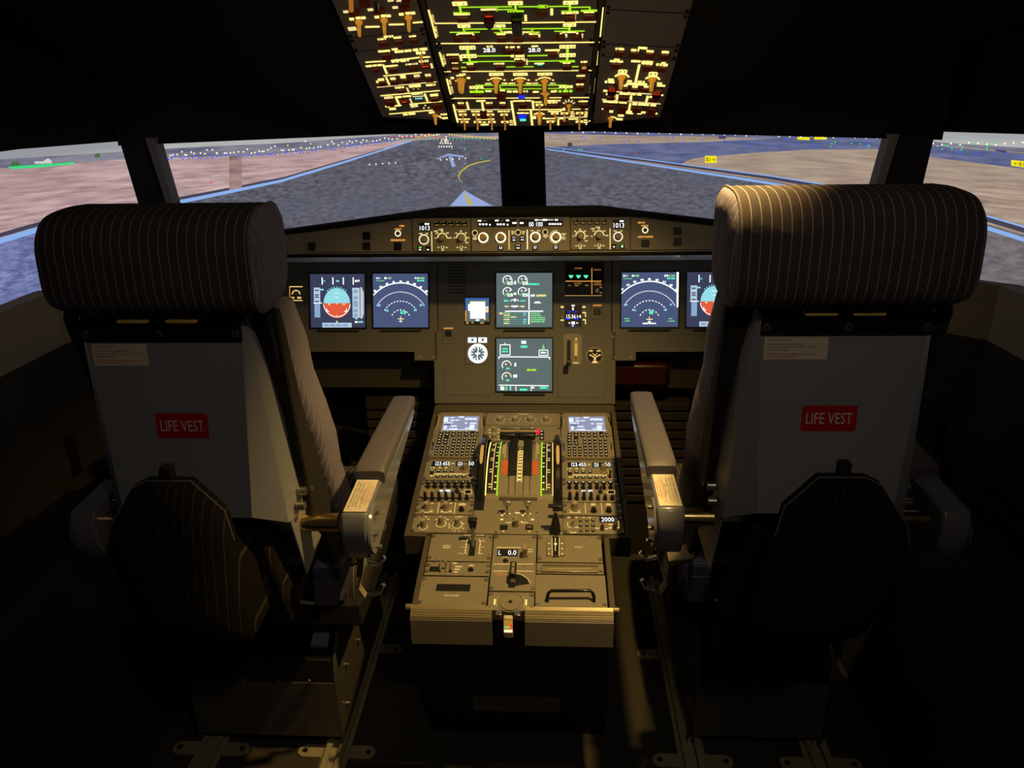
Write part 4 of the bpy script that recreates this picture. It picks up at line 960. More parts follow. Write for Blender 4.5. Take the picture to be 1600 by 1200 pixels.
# ---------------- engine display control panel (behind the thrust levers)
s = Mod(PQ, 'display_control_panel', 'panel with small square keys and stacked knobs behind the thrust lever handles', 'control panel', None, None, CPT, uvrect=(-.107, .104, -.140, -.070)); s.plate(t=.03); s.lugs(dv=.012)
for Y in (440, 560):
    s.knob(255, Y, .008, .012, 'olive_knob'); s.arc(255, Y, 78, 0, 360, 8, 'ringlo', 'dial')
    for dx_ in (-85, 85): s.bar(255+dx_-14, Y-28, 255+dx_+14, Y-18, 'amber'); s.bar(255+dx_-14, Y+30, 255+dx_+14, Y+40, 'amber')
for X, Y in ((1000, 462), (1103, 460), (1000, 520), (1103, 516), (1103, 580)): s.btn(X-42, Y-22, X+42, Y+22, 'black', .003, 'key'); s.bar(X-18, Y-8, X+18, Y+8, 'keylit', z=.0031, name='key_legend')
s.screws([(1325, 440), (1325, 545)], .0018); s.done()
# ---------------- thrust lever quadrant
q = thing('thrust_quadrant', 'thrust lever quadrant with lit curved scales between two black trim wheels', 'throttle quadrant', PQ.mw(0, -.265))
v0, v1, sag = -.125, .120, .036
Rd = ((v1-v0)**2/4+sag**2)/(2*sag); cyv = (v0+v1)/2; czn = sag-Rd; th0 = math.asin((v1-v0)/2/Rd)
def dome(t, dr=0):   # t from 0 (rear) to 1 (front)
    a = -th0+2*th0*t; return cyv+(Rd+dr)*math.sin(a), czn+(Rd+dr)*math.cos(a)
mb = MB().box(-.107, .105, -.246, .124, -.03, -.0005); part('quadrant_plate', mb, 'olive', q, .001, seg=1)
poly = [dome(i/24) for i in range(25)]; mb = MB().prism([(a, b) for a, b in poly]+[(v1, -.001), (v0, -.001)], -.083, .083, 'x')
part('quadrant_dome', mb, 'olive', q)
def band(x0, x1, t0, t1, m, dr=.0006, name='scale_line', n=14, par=q):
    mb = MB(); A = []
    for i in range(n+1):
        a = dome(t0+(t1-t0)*i/n, dr); A.append(a)
    mb.add([(x, a, b) for a, b in A for x in (x0, x1)], [(2*i, 2*i+1, 2*i+3, 2*i+2) for i in range(n)]); return part(name, mb, m, par)
for s_ in (-1, 1):
    def bx_(a, b): return tuple(sorted((s_*a, s_*b)))
    band(*bx_(.054, .081), .06, .90, 'black', .0004, 'scale_backing')
    band(*bx_(.0525, .0555), .04, .90, 'lime', .0012, 'green_scale_line'); band(*bx_(.0660, .0680), .10, .86, 'amber', .0012); band(*bx_(.0805, .0835), .04, .88, 'amberhi' if s_ < 0 else 'amber', .0012)
    for t in (.12, .15, .29, .32, .45, .48, .62, .65, .76, .79): band(*bx_(.0685, .0755), t, t+.012, 'amber', .0012, 'scale_mark', 1)
    for t in (.10, .17, .24, .36, .41, .52, .58, .70, .82): band(*bx_(.0570, .0615), t, t+.012, 'amberhi', .0012, 'scale_mark', 1)
    band(*bx_(.0385, .0415), .48, .88, 'amberdim', .0012); band(*bx_(.0425, .047), .56, .80, 'amberdim', .0012, 'scale_lettering'); 
    for k in range(9): band(*bx_(.031, .0445), .27+k*.021, .282+k*.021, 'orange', .0012, 'hatched_mark', 1)
    band(*bx_(.0295, .0305), .24, .90, 'matte', .0010, 'lever_slot_edge')
    # lever slot groove further aft
    band(*bx_(.0085, .0275), .03, .25, 'edge', .0008, 'slot_end')
    band(*bx_(.0115, .0245), .05, .25, 'olive', .0012, 'slot_cover')
    band(*bx_(.0075, .0285), .25, .99, 'gloss_black', .0014, 'lever_slot')
for t0_ in [.20+k*.045 for k in range(13)]: band(-.0035, .0035, t0_, t0_+.014, 'amberhi', .0014, 'centre_mark', 1)
band(-.0065, -.0045, .18, .80, 'amber', .0012); band(.0045, .0065, .18, .80, 'amber', .0012)
mb = MB().box(-.045, .045, -.128, -.118, 0, .012); part('dome_foot', mb, 'olive', q, .002)
# levers
for s_ in (-1, 1):
    x0, x1 = sorted((s_*.0075, s_*.0275))
    mb = MB()
    prof_ = [dome(.30, .002), dome(.45, .010), dome(.60, .018), (.050, .050), (.066, .058), (.082, .058), (.088, .04), dome(.90, .0)]
    mb.prism(prof_, x0, x1, 'x'); lv = part('thrust_lever', mb, 'black', q, .002)
    h0, h1 = sorted((s_*.002-.009, s_*.047-.009)); part('lever_handle', MB().box(h0, h1, .056, .080, .046, .066), 'black', lv, .006, seg=3)
    h0, h1 = sorted((s_*.005-.009, s_*.045-.009)); part('handle_inlay', MB().box(h0, h1, .069, .078, .0662, .0668), 'brasslit', lv)
    part('reverser_paddle', MB().box(*sorted((s_*.005-.009, s_*.046-.009)), .083, .090, .058, .070), 'armgrey', lv, .003)
    part('lever_joint', MB().cyl((s_*.006, .040, .042), .009, .009, .006*s_, 16, 'x'), 'steel', lv)
part('centre_block', MB().box(-.0065, .0065, .030, .056, .03, .050), 'trim', q, .002)
ob = MB().cyl((.0385, .076, .062), .0065, .0065, .010, 16, 'x'); part('disconnect_button', ob, 'pinkbtn', q, label='red round button')
# trim wheels
for s_, sd in ((-1, 'left'), (1, 'right')):
    xc = s_*.0945
    rw, cz_ = .150, -.078; mb = MB()
    rings = []
    for i in range(65):
        a = R(-68+136*i/64); c, s2 = math.sin(a), math.cos(a)
        rings.append([(dx_, c*(rw+dr), cz_+s2*(rw+dr)) for dx_, dr in ((xc-.0085, -.012), (xc-.0085, -.003), (xc-.005, .0015), (xc+.005, .0015), (xc+.0085, -.003), (xc+.0085, -.012))])
    mb.loft(rings); tw = part('trim_wheel', mb, 'gloss_black', q, angle=30)
    for a0, a1 in ((-16, 0),):
        mb = MB(); rr = []
        for i in range(9):
            a = R(a0-8+(a1-a0+8)*i/8); wd = .0042*math.sqrt(max(.05, 1-((i-4)/4.3)**4)); rr.append([(x, math.sin(a)*(rw+.0024), cz_+math.cos(a)*(rw+.0024)) for x in (xc-wd, xc+wd)])
        mb.add([p for r_ in rr for p in r_], [(2*i, 2*i+1, 2*i+3, 2*i+2) for i in range(8)]); part('ivory_mark', mb, 'tan_mark', tw)
    for sx_ in (-1, 1):
        mb = MB(); mb.add([(xc+sx_*.0088, math.sin(R(a))*(rw-.001-e), cz_+math.cos(R(a))*(rw-.001-e)) for a in (-18, -12, -6, -1) for e in (0, .01)], [(2*i, 2*i+1, 2*i+3, 2*i+2) for i in range(3)]); part('side_mark', mb, 'tan_mark', tw)
    part('wheel_slot', MB().box(xc-.0115, xc+.0115, -.165, .130, .0002, .0008), 'black', q)
# ---------------- engine master switches
s = Mod(PQ, 'engine_start_panel', 'small bolted panel with two metal master levers and a start selector knob', 'control panel', None, None, CPQ, uvrect=(-.0545, .0515, -.511, -.436)); s.plate(t=.012, bevel=.002)
for X in (480, 778):
    u, v = s.L(X, 800); mb = MB(); mb.tube([(u, v, 0), (u, v+.004, .012), (u, v+.010, .026)], [.0045, .0055, .0065], 14); o = part('master_lever', mb, 'chrome', s.root)
    part('lever_head', MB().box(u-.009, u+.009, v+.009, v+.017, .026, .036), 'steel', o, .0015)
    s.bar(X-80, 780, X-52, 794, 'amberhi'); s.bar(X-90, 842, X-55, 856, 'amberhi') if X < 600 else s.bar(X+55, 842, X+92, 856, 'amberhi')
    s.dots([(X-38, 762), (X+38 if X > 600 else X+45, 764)], .0016, 'amberhi')
s.bar(608, 745, 668, 765, 'amber', True)
s.knob(618, 930, .0092, .006, 'olive_knob', pointer=False, name='selector_base'); u, v = s.L(618, 930); part('start_selector', MB().box(u-.0045, u+.0045, v-.009, v+.009, .004, .022), 'olive_knob', s.root, .001); s.bar(600, 846, 640, 860, 'amber', z=.022)
s.line([(462, 893), (545, 893)], 12); s.line([(690, 893), (780, 893)], 12); s.bar(680, 872, 715, 886, 'amber', True)
s.btn(380, 930, 492, 998, 'black', .002, 'indicator'); s.btn(750, 930, 860, 998, 'black', .002, 'indicator'); s.bar(770, 960, 838, 966, 'amberdim', z=.0021); s.dots([(433, 1018), (805, 1020)], .0014, 'amberhi')
s.screws([(350, 750), (915, 750), (322, 1025), (915, 1025)], .0032); s.done()
# ---------------- speed brake panel
s = Mod(PQ, 'speed_brake_panel', 'panel with a slotted scale and black speed brake lever, rear left of the pedestal', 'control panel', None, None, CLL, uvrect=(-.1965, -.0535, -.602, -.514)); s.plate(t=.03); s.lugs(dv=.010)
s.text('SPEED', 388, 221, 76, 14); s.text('BRAKE', 386, 240, 78, 14)
r_ = s.rc(552, 98, 798, 124); part('title_plate', MB().box(*r_, 0, .0006), 'edge', s.root); s.text('SPEED BRAKE', 600, 111, 80, 14); s.text('ARMED', 735, 111, 90, 14)
s.btn(622, 165, 684, 325, 'black', .0006, 'slot')
for sx_, X in ((-1, 585), (1, 732)):
    s.line([(X+ (22 if sx_ < 0 else -8), 150), (X+(12 if sx_ < 0 else 6), 172), (X-12 if sx_ < 0 else X-10, 300)], 6)
    for Y in (172, 205, 235, 268, 300): s.line([(X-8, Y), (X+14, Y)], 5)
for t_, X, Y, wd in (('RET', 560, 170, 36), ('RET', 770, 170, 36), ('1/2', 548, 234, 28), ('1/2', 765, 234, 28), ('FULL', 535, 301, 58), ('FULL', 740, 301, 62)): s.text(t_, X, Y, wd, 13)
u, v = s.L(658, 225); mb = MB(); mb.tube([(u, v, -.004), (u+.001, v+.010, .028), (u+.002, v+.016, .048)], [.004, .004, .0035], 10); lv = part('speed_brake_lever', mb, 'armgrey', s.root)
part('lever_handle', MB().hexa([(u-.006, v+.011, .040), (u+.008, v+.011, .040), (u+.008, v+.021, .040), (u-.006, v+.021, .040), (u-.010, v+.014, .064), (u+.012, v+.014, .064), (u+.012, v+.026, .064), (u-.010, v+.026, .064)]), 'black', lv, .002)
s.screws([(345, 120), (845, 165), (825, 312), (283, 360)], .0018); s.done()
# ---------------- cockpit door panel
s = Mod(PQ, 'door_lock_panel', 'small panel with a guarded toggle and dark indicator above the data slot panel', 'control panel', None, None, CLL, uvrect=(-.1965, -.0535, -.646, -.604)); s.plate(t=.03); s.lugs(dv=.012)
s.btn(210, 440, 300, 488, 'black', .002, 'indicator'); s.toggle(380, 475, .003, .020, 'olive_knob', tilt=(0, .25))
for X in (325, 438): r_ = s.rc(X-8, 412, X+8, 498); part('guard', MB().box(*r_, 0, .010), 'olive', s.root, .001)
for b in [(452, 396, 495, 406), (475, 432, 548, 442), (468, 460, 522, 470), (462, 488, 508, 498), (618, 421, 672, 430)]: s.bar(*b, m='amber', words=True)
s.knob(636, 468, .0052, .004, 'black', pointer=False, name='push_button')
s.screws([(248, 396), (770, 400), (545, 525)], .0018); s.done()
# ---------------- data loader
s = Mod(PQ, 'data_loader_panel', 'plain panel with a dark slot and DATA LOADER lettering, rear left of pedestal', 'control panel', None, None, CLL, uvrect=(-.1990, -.0545, -.731, -.648)); s.plate(t=.03)
r_ = s.rc(278, 620, 632, 692); part('slot', MB().box(*r_, 0, .0006), 'black', s.root); s.text('DATA LOADER', 438, 738, 160, 15)
s.lugs(dv=.0085); s.screws([(146, 626), (780, 632), (96, 802), (757, 810)], .002); s.done()
# ---------------- rudder trim, parking brake
s = Mod(PQ, 'rudder_trim_panel', 'centre panel with a white digit readout, trim knob and black parking brake handle', 'control panel', None, None, CLL, uvrect=(-.0525, .0460, -.688, -.514)); s.plate(t=.03); s.lugs(dv=.008)
r_ = s.rc(915, 255, 1125, 328); part('readout_window', MB().box(*r_, 0, .0008), 'black', s.root); s.text('L', 940, 292, 26, 46, 'led', z=.001, name='readout'); s.text('0.0', 1068, 292, 86, 50, 'led', z=.001, name='readout')
for pts in ([(905, 237), (1160, 237)], [(875, 411), (1050, 411)], [(1120, 411), (1290, 411)], [(868, 484), (1040, 484)], [(1110, 484), (1290, 484)]): s.line(pts, 6, 'amber')
s.text('PARKING BRK', 960, 507, 150, 14, 'orange_leg'); s.text('PULL & TURN', 968, 526, 120, 12, 'orange_leg')
s.bar(965, 334, 1025, 342, 'amberdim', True); s.knob(998, 375, .0052, .003, 'black', pointer=False, name='reset_button')
s.at(*CLR); s.knob(205, 325, .0095, .007, 'olive_knob', pointer=False, name='trim_knob_base'); u, v = s.L(203, 322)
mb = MB().prism([(u-.0048, v-.009), (u+.0048, v-.009), (u+.0048, v+.005), (u+.002, v+.011), (u-.002, v+.011), (u-.0048, v+.005)], .006, .028); part('rudder_trim_knob', mb, 'olive_knob', s.root, .001)
s.line([(235, 258), (285, 258)], 6); s.line([(235, 282), (285, 282)], 6)
# parking brake quadrant and handle
u, v = s.L(75, 640); mb = MB(); sec_ = [(u, v)]+[(u+.0365*math.cos(R(a)), v+.036*math.sin(R(a))) for a in range(12, 96, 7)]; mb.prism(sec_, .0004, .0010); part('brake_opening', mb, 'black', s.root)
s.lg('cream', 'brake_arc').ring(u, v, .0355, .0385, .0004, .001, 10, 88)
mb = MB().box(u-.0055, u+.0055, v-.004, v+.014, 0, .016); st = part('brake_stem', mb, 'edge', s.root, .001)
mb = MB().hexa([(u-.007, v+.006, .016), (u+.007, v+.006, .016), (u+.007, v+.022, .016), (u-.007, v+.022, .016), (u-.007, v+.010, .026), (u+.007, v+.010, .026), (u+.007, v+.048, .026), (u-.007, v+.048, .026)])
hd = part('brake_handle', mb, 'black', s.root, .0015)
mb = MB().text('PARK BRK', u, v+.029, .032, .0065, .0262, 90); part('handle_lettering', mb, 'cream', hd)
s.screws([(190, 432)], .0018); s.done()
# ---------------- rear centre: round cap with scale and the trim window below it
s = Mod(PQ, 'hand_crank_panel', 'centre rear panel with a large round cap and curved white scale marks', 'control panel', None, None, CLL, uvrect=(-.0525, .0440, -.742, -.690)); s.plate(t=.03)
u, v = s.L(1050, 808); part('round_cap', MB().ring(u, v, .0255, .0275, 0, .0012, 0, 360, 36).cyl((u, v), .0225, .0225, .002, 32), 'olive', s.root, .0006, seg=1); part('cap_hole', MB().cyl((u, v), .0042, .0042, .0006, 16, z=.002), 'black', s.root)
for a0, a1 in ((150, 205), (-25, 30)): s.lg('cream', 'cap_scale').ring(u, v, .0285, .0298, .0003, .0009, a0, a1)
for sx_ in (-1, 1):
    for k in range(5): s.lg('amberhi', 'cap_scale').box(u+sx_*.0325-.0015, u+sx_*.0325+.0015, v-.007+k*.0032, v-.005+k*.0032, .0003, .0009)
s.lugs(dv=.008)
s.screws([(930, 704)], .002); s.done()
t = thing('trim_indicator', 'small lit amber and white indicator window hanging at the rear centre of the pedestal', 'indicator', PQ.mw(-.0085, -.762))
P0 = PQ.W(-.0085, -.748, 0); iv = PQ.mw(-.0085, -.762).inverted()
def wb(x0, x1, y0, y1, z0, z1): b = MB(); b.fn = lambda p: iv @ Vector(p); return b.box(P0.x+x0, P0.x+x1, P0.y+y0, P0.y+y1, P0.z+z0, P0.z+z1)
part('window_body', wb(-.0095, .0095, -.012, .0, -.055, -.004), 'cream', t, .003, seg=2)
part('window_glow', wb(-.0088, .0088, -.0125, -.012, -.040, -.008), 'amberwin', t)
part('green_band', wb(-.0088, .004, -.0130, -.0125, -.027, -.024), 'greensym', t); part('red_band', wb(.004, .0088, -.0130, -.0125, -.027, -.018), 'redwarn', t)
part('white_band', wb(-.0088, .0088, -.0130, -.0125, -.038, -.032), 'cream_lit', t)
for sx_ in (-1, 1):
    part('hinge', wb(sx_*.019-.006, sx_*.019+.006, -.010, .006, -.008, .003), 'steel', t, .001); part('hinge_screw', wb(sx_*.019-.002, sx_*.019+.002, -.004, 0, .003, .005), 'screw', t)
# ---------------- flaps panel
s = Mod(PQ, 'flaps_panel', 'panel with FLAPS lettering, gated slot and black flap lever, rear right of the pedestal', 'control panel', None, None, CLR, uvrect=(.0475, .1920, -.601, -.513)); s.plate(t=.03); s.lugs(dv=.010)
s.text('FLAPS', 764, 234, 76, 15)
for x0, x1 in ((425, 480), (560, 618)):
    r_ = s.rc(x0, 150, x1, 332); part('gate_plate', MB().box(*r_, 0, .003), 'rib', s.root, .0005, seg=1)
for Y in (205, 258, 312):
    s.bar(446, Y-6, 460, Y+6, 'amber', z=.003); s.bar(580, Y-6, 598, Y+6, 'amber', z=.003)
s.line([(483, 150), (487, 335)], 7, 'amber', z=.003); s.line([(560, 150), (556, 335)], 7, 'amber', z=.003)
s.btn(488, 120, 552, 340, 'black', .0006, 'slot'); s.line([(518, 140), (518, 275)], 8, 'yellowsym', z=.001); s.bar(505, 195, 535, 212, 'yellowsym', z=.001); s.screws([(521, 330)], .0026)
u, v = s.L(520, 105); mb = MB(); mb.tube([(u, v, -.004), (u, v+.008, .030), (u, v+.014, .052)], [.0045, .0045, .004], 12); lv = part('flap_lever', mb, 'gloss_black', s.root)
part('lever_body', MB().hexa([(u-.0125, v+.000, .006), (u+.0125, v+.000, .006), (u+.0125, v+.020, .006), (u-.0125, v+.020, .006), (u-.006, v+.010, .040), (u+.006, v+.010, .040), (u+.006, v+.020, .040), (u-.006, v+.020, .040)]), 'black', lv, .002)
part('finger_bar', MB().box(u-.017, u+.017, v+.010, v+.018, .040, .045), 'black', lv, .002); part('lever_knob', MB().box(u-.017, u+.017, v+.014, v+.024, .066, .072).box(u-.007, u+.007, v+.014, v+.022, .056, .068), 'black', lv, .002)
for x in (-.0035, .0035): part('lever_rod', MB().tube([(u+x, v+.014, .044), (u+x, v+.017, .060)], .0015, 8), 'chrome', lv)
s.screws([(362, 170), (356, 316), (880, 125), (897, 372)], .0018); s.done()
s = Mod(PQ, 'printer_slot', 'narrow panel with a long raised paper slot, between flaps panel and handled cover', 'panel', None, None, CLR, uvrect=(.0460, .1925, -.636, -.603)); s.plate(t=.03)
r_ = s.rc(372, 448, 965, 502); part('paper_lip', MB().box(*r_, 0, .004), 'rib', s.root, .0015, seg=2); r_ = s.rc(380, 420, 960, 434); part('paper_slot', MB().box(*r_, 0, .0006), 'edge', s.root); s.line([(440, 472), (890, 472)], 5, 'ringlo', z=.0041); s.screws([(345, 478), (992, 484)], .0042); s.done()
s = Mod(PQ, 'handled_cover', 'plain rear right pedestal cover with a black bow handle', 'cover', None, None, CLR, uvrect=(.0450, .1945, -.730, -.638)); s.plate(t=.03)
a = s.L(434, 800); b = s.L(920, 800); h = .018
path = [(a[0], a[1], 0), (a[0], a[1], h-.006), (a[0], a[1]+.001, h)]
mb = MB().tube([(a[0], a[1], 0), (a[0], a[1]+.002, h*.55), (a[0]+.002, a[1]+.006, h*.95), (a[0]+.008, a[1]+.010, h*1.15), (b[0]-.008, b[1]+.010, h*1.15), (b[0]-.002, b[1]+.006, h*.95), (b[0], b[1]+.002, h*.55), (b[0], b[1], 0)], .0036, 12); part('bow_handle', mb, 'gloss_black', s.root)
s.screws([(330, 822), (1030, 826)], .0045); s.done()
# ================================================================== main instrument panel
def mp(px, py): return PM.uv(px, py)
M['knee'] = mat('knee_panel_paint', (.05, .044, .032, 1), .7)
def mpanel(name, label, poly, holes=None, m='olive_dimmed', n0=0, t=.012):
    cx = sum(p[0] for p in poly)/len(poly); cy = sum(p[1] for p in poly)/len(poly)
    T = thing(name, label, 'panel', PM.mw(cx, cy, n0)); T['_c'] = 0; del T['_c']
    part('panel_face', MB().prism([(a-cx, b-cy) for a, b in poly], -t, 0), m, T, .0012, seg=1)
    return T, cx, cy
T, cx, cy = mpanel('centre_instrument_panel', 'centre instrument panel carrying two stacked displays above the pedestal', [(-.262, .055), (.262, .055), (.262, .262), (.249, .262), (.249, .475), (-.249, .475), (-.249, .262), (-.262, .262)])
for u, v in ((-.254, .068), (.254, .068), (-.254, .25), (.254, .25)): part('screw', MB().cyl((u-cx, v-cy), .0028, .0022, .0014, 10), 'screw', T)
for k in range(9):   # speaker grille slots, upper left
    part('grille_slot', MB().box(-.218-cx, -.168-cx, .375+k*.009-cy, .378+k*.009-cy, 0, .0006), 'black', T)
for sg, side in ((-1, 'left'), (1, 'right')):
    a = .251; poly = [(a, .475), (a, .180), (.320, .180), (.320, .205), (.80, .205), (.80, .475)]
    poly = [(sg*x, y) for x, y in (poly if sg > 0 else poly[::-1])]
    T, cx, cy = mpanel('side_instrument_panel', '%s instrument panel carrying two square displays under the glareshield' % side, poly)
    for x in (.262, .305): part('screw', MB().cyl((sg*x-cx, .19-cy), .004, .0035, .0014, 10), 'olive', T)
    # lower knee panel set back from the display panel
    t = thing('knee_panel', 'dark olive panel below the %s instrument panel' % side, 'panel', Matrix.Translation((sg*.5, 2.19, .66)))
    part('knee_board', MB().box(-.24, .24, 0, .012, -.06, .16), 'knee', t, .002)
# bottom ledge under the centre panel
t = thing('panel_ledge', 'narrow ledge between the centre instrument panel and the pedestal', 'ledge', PM.mw(0, .044))
part('ledge_body', MB().box(-.258, .258, -.010, .0085, -.03, -.002), 'edge', t, .001); part('ledge_strip', MB().box(-.25, -.13, -.001, .003, -.002, 0).box(.16, .25, -.001, .003, -.002, 0), 'olive', t)
part('red_pin', MB().cyl((-.1, .002), .002, .002, .004, 8, z=-.002), 'darkred', t); part('steel_pin', MB().cyl((.116, .002), .002, .002, .004, 8, z=-.002), 'steel', t)

CD1, CD2, CD3, CD4, CD5 = (480, 420, 8), (720, 420, 6), (865, 400, 6), (960, 410, 10), (680, 450, 7.06)
def display(label, uvr, scr_m, group):
    s = Mod(PM, 'display_unit', label, 'display', None, group, (0, 0, 1), n0=.001, uvrect=uvr)
    h, w_ = s.hh, s.hw; e = .004
    bz = MB().box(-w_-e, -w_, -h-e, h+e, 0, .003).box(w_, w_+e, -h-e, h+e, 0, .003).box(-w_, w_, h, h+e, 0, .003).box(-w_, w_, -h-e, -h, 0, .003)
    part('bezel', bz, 'black', s.root, .0006, seg=1)
    part('screen', MB().box(-w_, w_, -h, h, 0, .001), scr_m, s.root)
    part('lower_grip', MB().box(-w_*.75, w_*.75, -h-.012, -h-.0075, 0, .004), 'matte', s.root, .001)
    return s
Z = .0012
def nd(s, src, full=True, bar=False):
    s.at(*src); n = 'symbology'
    def st(pts, w_, m): s.line(pts, w_, m, n, Z)
    cx_, cy_ = (1170, 635) if src == CD1 else (545, 900); r1 = 452 if src == CD1 else 605
    k = 1 if src == CD1 else 1.335
    s.arc(cx_, cy_, r1, 42, 138, 15*k, 'whitesym', n, Z)
    for i in range(9):
        a = R(48+i*10.4); X = cx_+(r1+30*k)*math.cos(a); Y = cy_-(r1+30*k)*.985*math.sin(a); s.bar(X-18*k, Y-15*k, X+18*k, Y+13*k, 'whitesym', True, n, Z)
    for r_, nseg, a0, a1 in ((340*k, 31, 31, 149), (228*k, 13, 32, 148), (120*k, 7, 30, 150)):
        for i in range(nseg):
            a = a0+(a1-a0)*i/(nseg-1); s.arc(cx_, cy_, r_, a-(1.1 if nseg > 20 else 2.6 if nseg > 8 else 5), a+(1.1 if nseg > 20 else 2.6 if nseg > 8 else 5), 11*k, 'whitesym', n, Z)
    for dx_, dy_ in ((-270, -178), (250, -180), (-170, -112), (180, -118)): s.bar(cx_+dx_*k-14, cy_+dy_*k-12, cx_+dx_*k+18, cy_+dy_*k+12, 'cyan', False, n, Z)
    s.bar(cx_-2*k, cy_-112*k, cx_+62*k, cy_-66*k, 'mint', True, n, Z)
    st([(cx_, cy_-40*k), (cx_, cy_+35*k)], 11*k, 'yellowsym'); st([(cx_-36*k, cy_-8*k), (cx_+40*k, cy_-8*k)], 11*k, 'yellowsym'); st([(cx_-20*k, cy_+22*k), (cx_+20*k, cy_+22*k)], 10*k, 'whitesym')
    x0 = cx_-305*k; y0 = cy_-530*k
    for a, b, m in ((0, 32, 'whitesym'), (42, 60, 'greensym'), (100, 135, 'whitesym'), (142, 190, 'greensym')): s.bar(x0+a*k, y0, x0+b*k, y0+26*k, m, True, n, Z)
    st([(x0, y0+46*k), (x0+105*k, y0+46*k)], 8*k, 'greensym'); s.bar(cx_+175*k, y0, cx_+225*k, y0+24*k, 'whitesym', True, n, Z); s.bar(cx_+230*k, y0, cx_+300*k, y0+24*k, 'greensym', True, n, Z); s.bar(cx_+205*k, y0+32*k, cx_+300*k, y0+54*k, 'mint', True, n, Z)
    if bar:
        st([(990, 150), (990, 700)], 38, 'led'); s.bar(440, 940, 648, 966, 'whitesym', True, n, Z)
        for b in ((155, 870, 240, 890), (165, 905, 240, 925), (845, 872, 905, 890), (832, 908, 940, 925)): s.bar(*b, m='greensym', words=True, name=n, z=Z)
    return s.done()
def pfd(s, src):
    s.at(*src); n = 'symbology'
    k = 1 if src == CD1 else 1.25; ox, oy = (0, 0) if src == CD1 else (1100-0, 60)
    if src == CD1: P = lambda x, y: (x, y)
    else: P = lambda x, y: (1130+(x-40)*1.285, 150+(y-72)*1.283)
    def B_(x0, y0, x1, y1, m, w_=False, z=Z): a = P(x0, y0); b = P(x1, y1); s.bar(*a, *b, m=m, words=w_, name=n, z=z)
    kk = 1 if src == CD1 else 1.285
    # attitude ball: sky above, ground below
    c = s.L(*P(372, 430)); rr = 165*kk*s.sx(*P(372, 430)); sq = rr*1.0
    up_ = [(c[0]+rr*math.cos(R(a)), c[1]+rr*1.12*math.sin(R(a))) for a in range(0, 181, 9)]; dn = [(c[0]+rr*math.cos(R(a)), c[1]+rr*1.12*math.sin(R(a))) for a in range(180, 361, 9)]
    s.lg('skyblue', n).prism(up_, Z, Z+.0003); s.lg('ground', n).prism(dn, Z, Z+.0003)
    s.lg('whitesym', n).ring(c[0], c[1], rr*.985, rr*1.04, Z, Z+.0004, 185, 355)
    for a in range(50, 131, 10): s.lg('skyblue', n).stroke([(c[0]+rr*1.0*math.cos(R(a)), c[1]+rr*1.12*math.sin(R(a))), (c[0]+rr*1.12*math.cos(R(a)), c[1]+rr*1.25*math.sin(R(a)))], rr*.06, Z, .0003)
    B_(262, 436, 292, 452, 'yellowsym', z=Z+.0004); B_(448, 436, 476, 452, 'yellowsym', z=Z+.0004); B_(362, 428, 378, 446, 'yellowsym', z=Z+.0004); B_(352, 352, 392, 360, 'whitesym', z=Z+.0004); B_(340, 300, 400, 306, 'whitesym', z=Z+.0004)
    B_(240, 498, 252, 540, 'whitesym', z=Z+.0004); B_(240, 528, 276, 540, 'whitesym', z=Z+.0004); B_(488, 498, 500, 540, 'whitesym', z=Z+.0004); B_(464, 528, 500, 540, 'whitesym', z=Z+.0004); B_(371, 568, 377, 604, 'yellowsym', z=Z+.0004)
    for X in (182, 316, 446, 570): B_(X, 108, X+14, 198, 'whitesym')
    B_(200, 142, 236, 166, 'tealsym', True); B_(360, 142, 402, 166, 'cyan', True); B_(598, 138, 656, 166, 'whitesym', True)
    B_(86, 236, 164, 430, 'tape2'); B_(94, 430, 164, 608, 'tape')
    for Y in (262, 318, 345, 400): B_(100, Y, 148, Y+18, 'scr_blue', z=Z+.0004)
    B_(80, 424, 190, 434, 'whitesym', z=Z+.0004); B_(160, 250, 206, 272, 'cyan')
    B_(568, 238, 648, 612, 'tape2'); 
    for Y in (262, 344, 400, 440, 504, 560): B_(580, Y, 636, Y+40, 'tape', z=Z+.0004)
    B_(646, 240, 656, 610, 'yellowsym'); c2 = [P(x, y) for x, y in ((664, 228), (684, 232), (708, 300), (710, 560), (690, 622), (666, 624))]
    s.lg('tape2', n).prism([s.L(*p) for p in c2], Z, Z+.0003)
    B_(598, 614, 636, 634, 'cyan', True); B_(598, 652, 640, 678, 'whitesym', True); B_(642, 652, 704, 678, 'cyan', True)
    B_(192, 674, 558, 736, 'tape2'); 
    for X in (212, 290, 366, 444): B_(X, 690, X+62, 722, 'tape', z=Z+.0004)
    B_(366, 650, 382, 676, 'yellowsym')
    return s.done()
G_D = 'square flight displays'
s = display('leftmost of the square displays, showing an attitude ball over red ground', (-.6215, -.4615, .2767, .4309), 'scr_dark', G_D); pfd(s, CD1)
s = display('square navigation display with arcs, left of the centre panel', (-.4375, -.2775, .2767, .4309), 'scr_blue', G_D); nd(s, CD1)
s = display('square navigation display with arcs and a thick white bar, right of the centre panel', (.2770, .4375, .2767, .4309), 'scr_blue', G_D); nd(s, CD4, bar=True)
s = display('rightmost of the square displays, mostly hidden behind the right seat', (.4610, .6215, .2767, .4309), 'scr_dark', G_D); pfd(s, CD4)
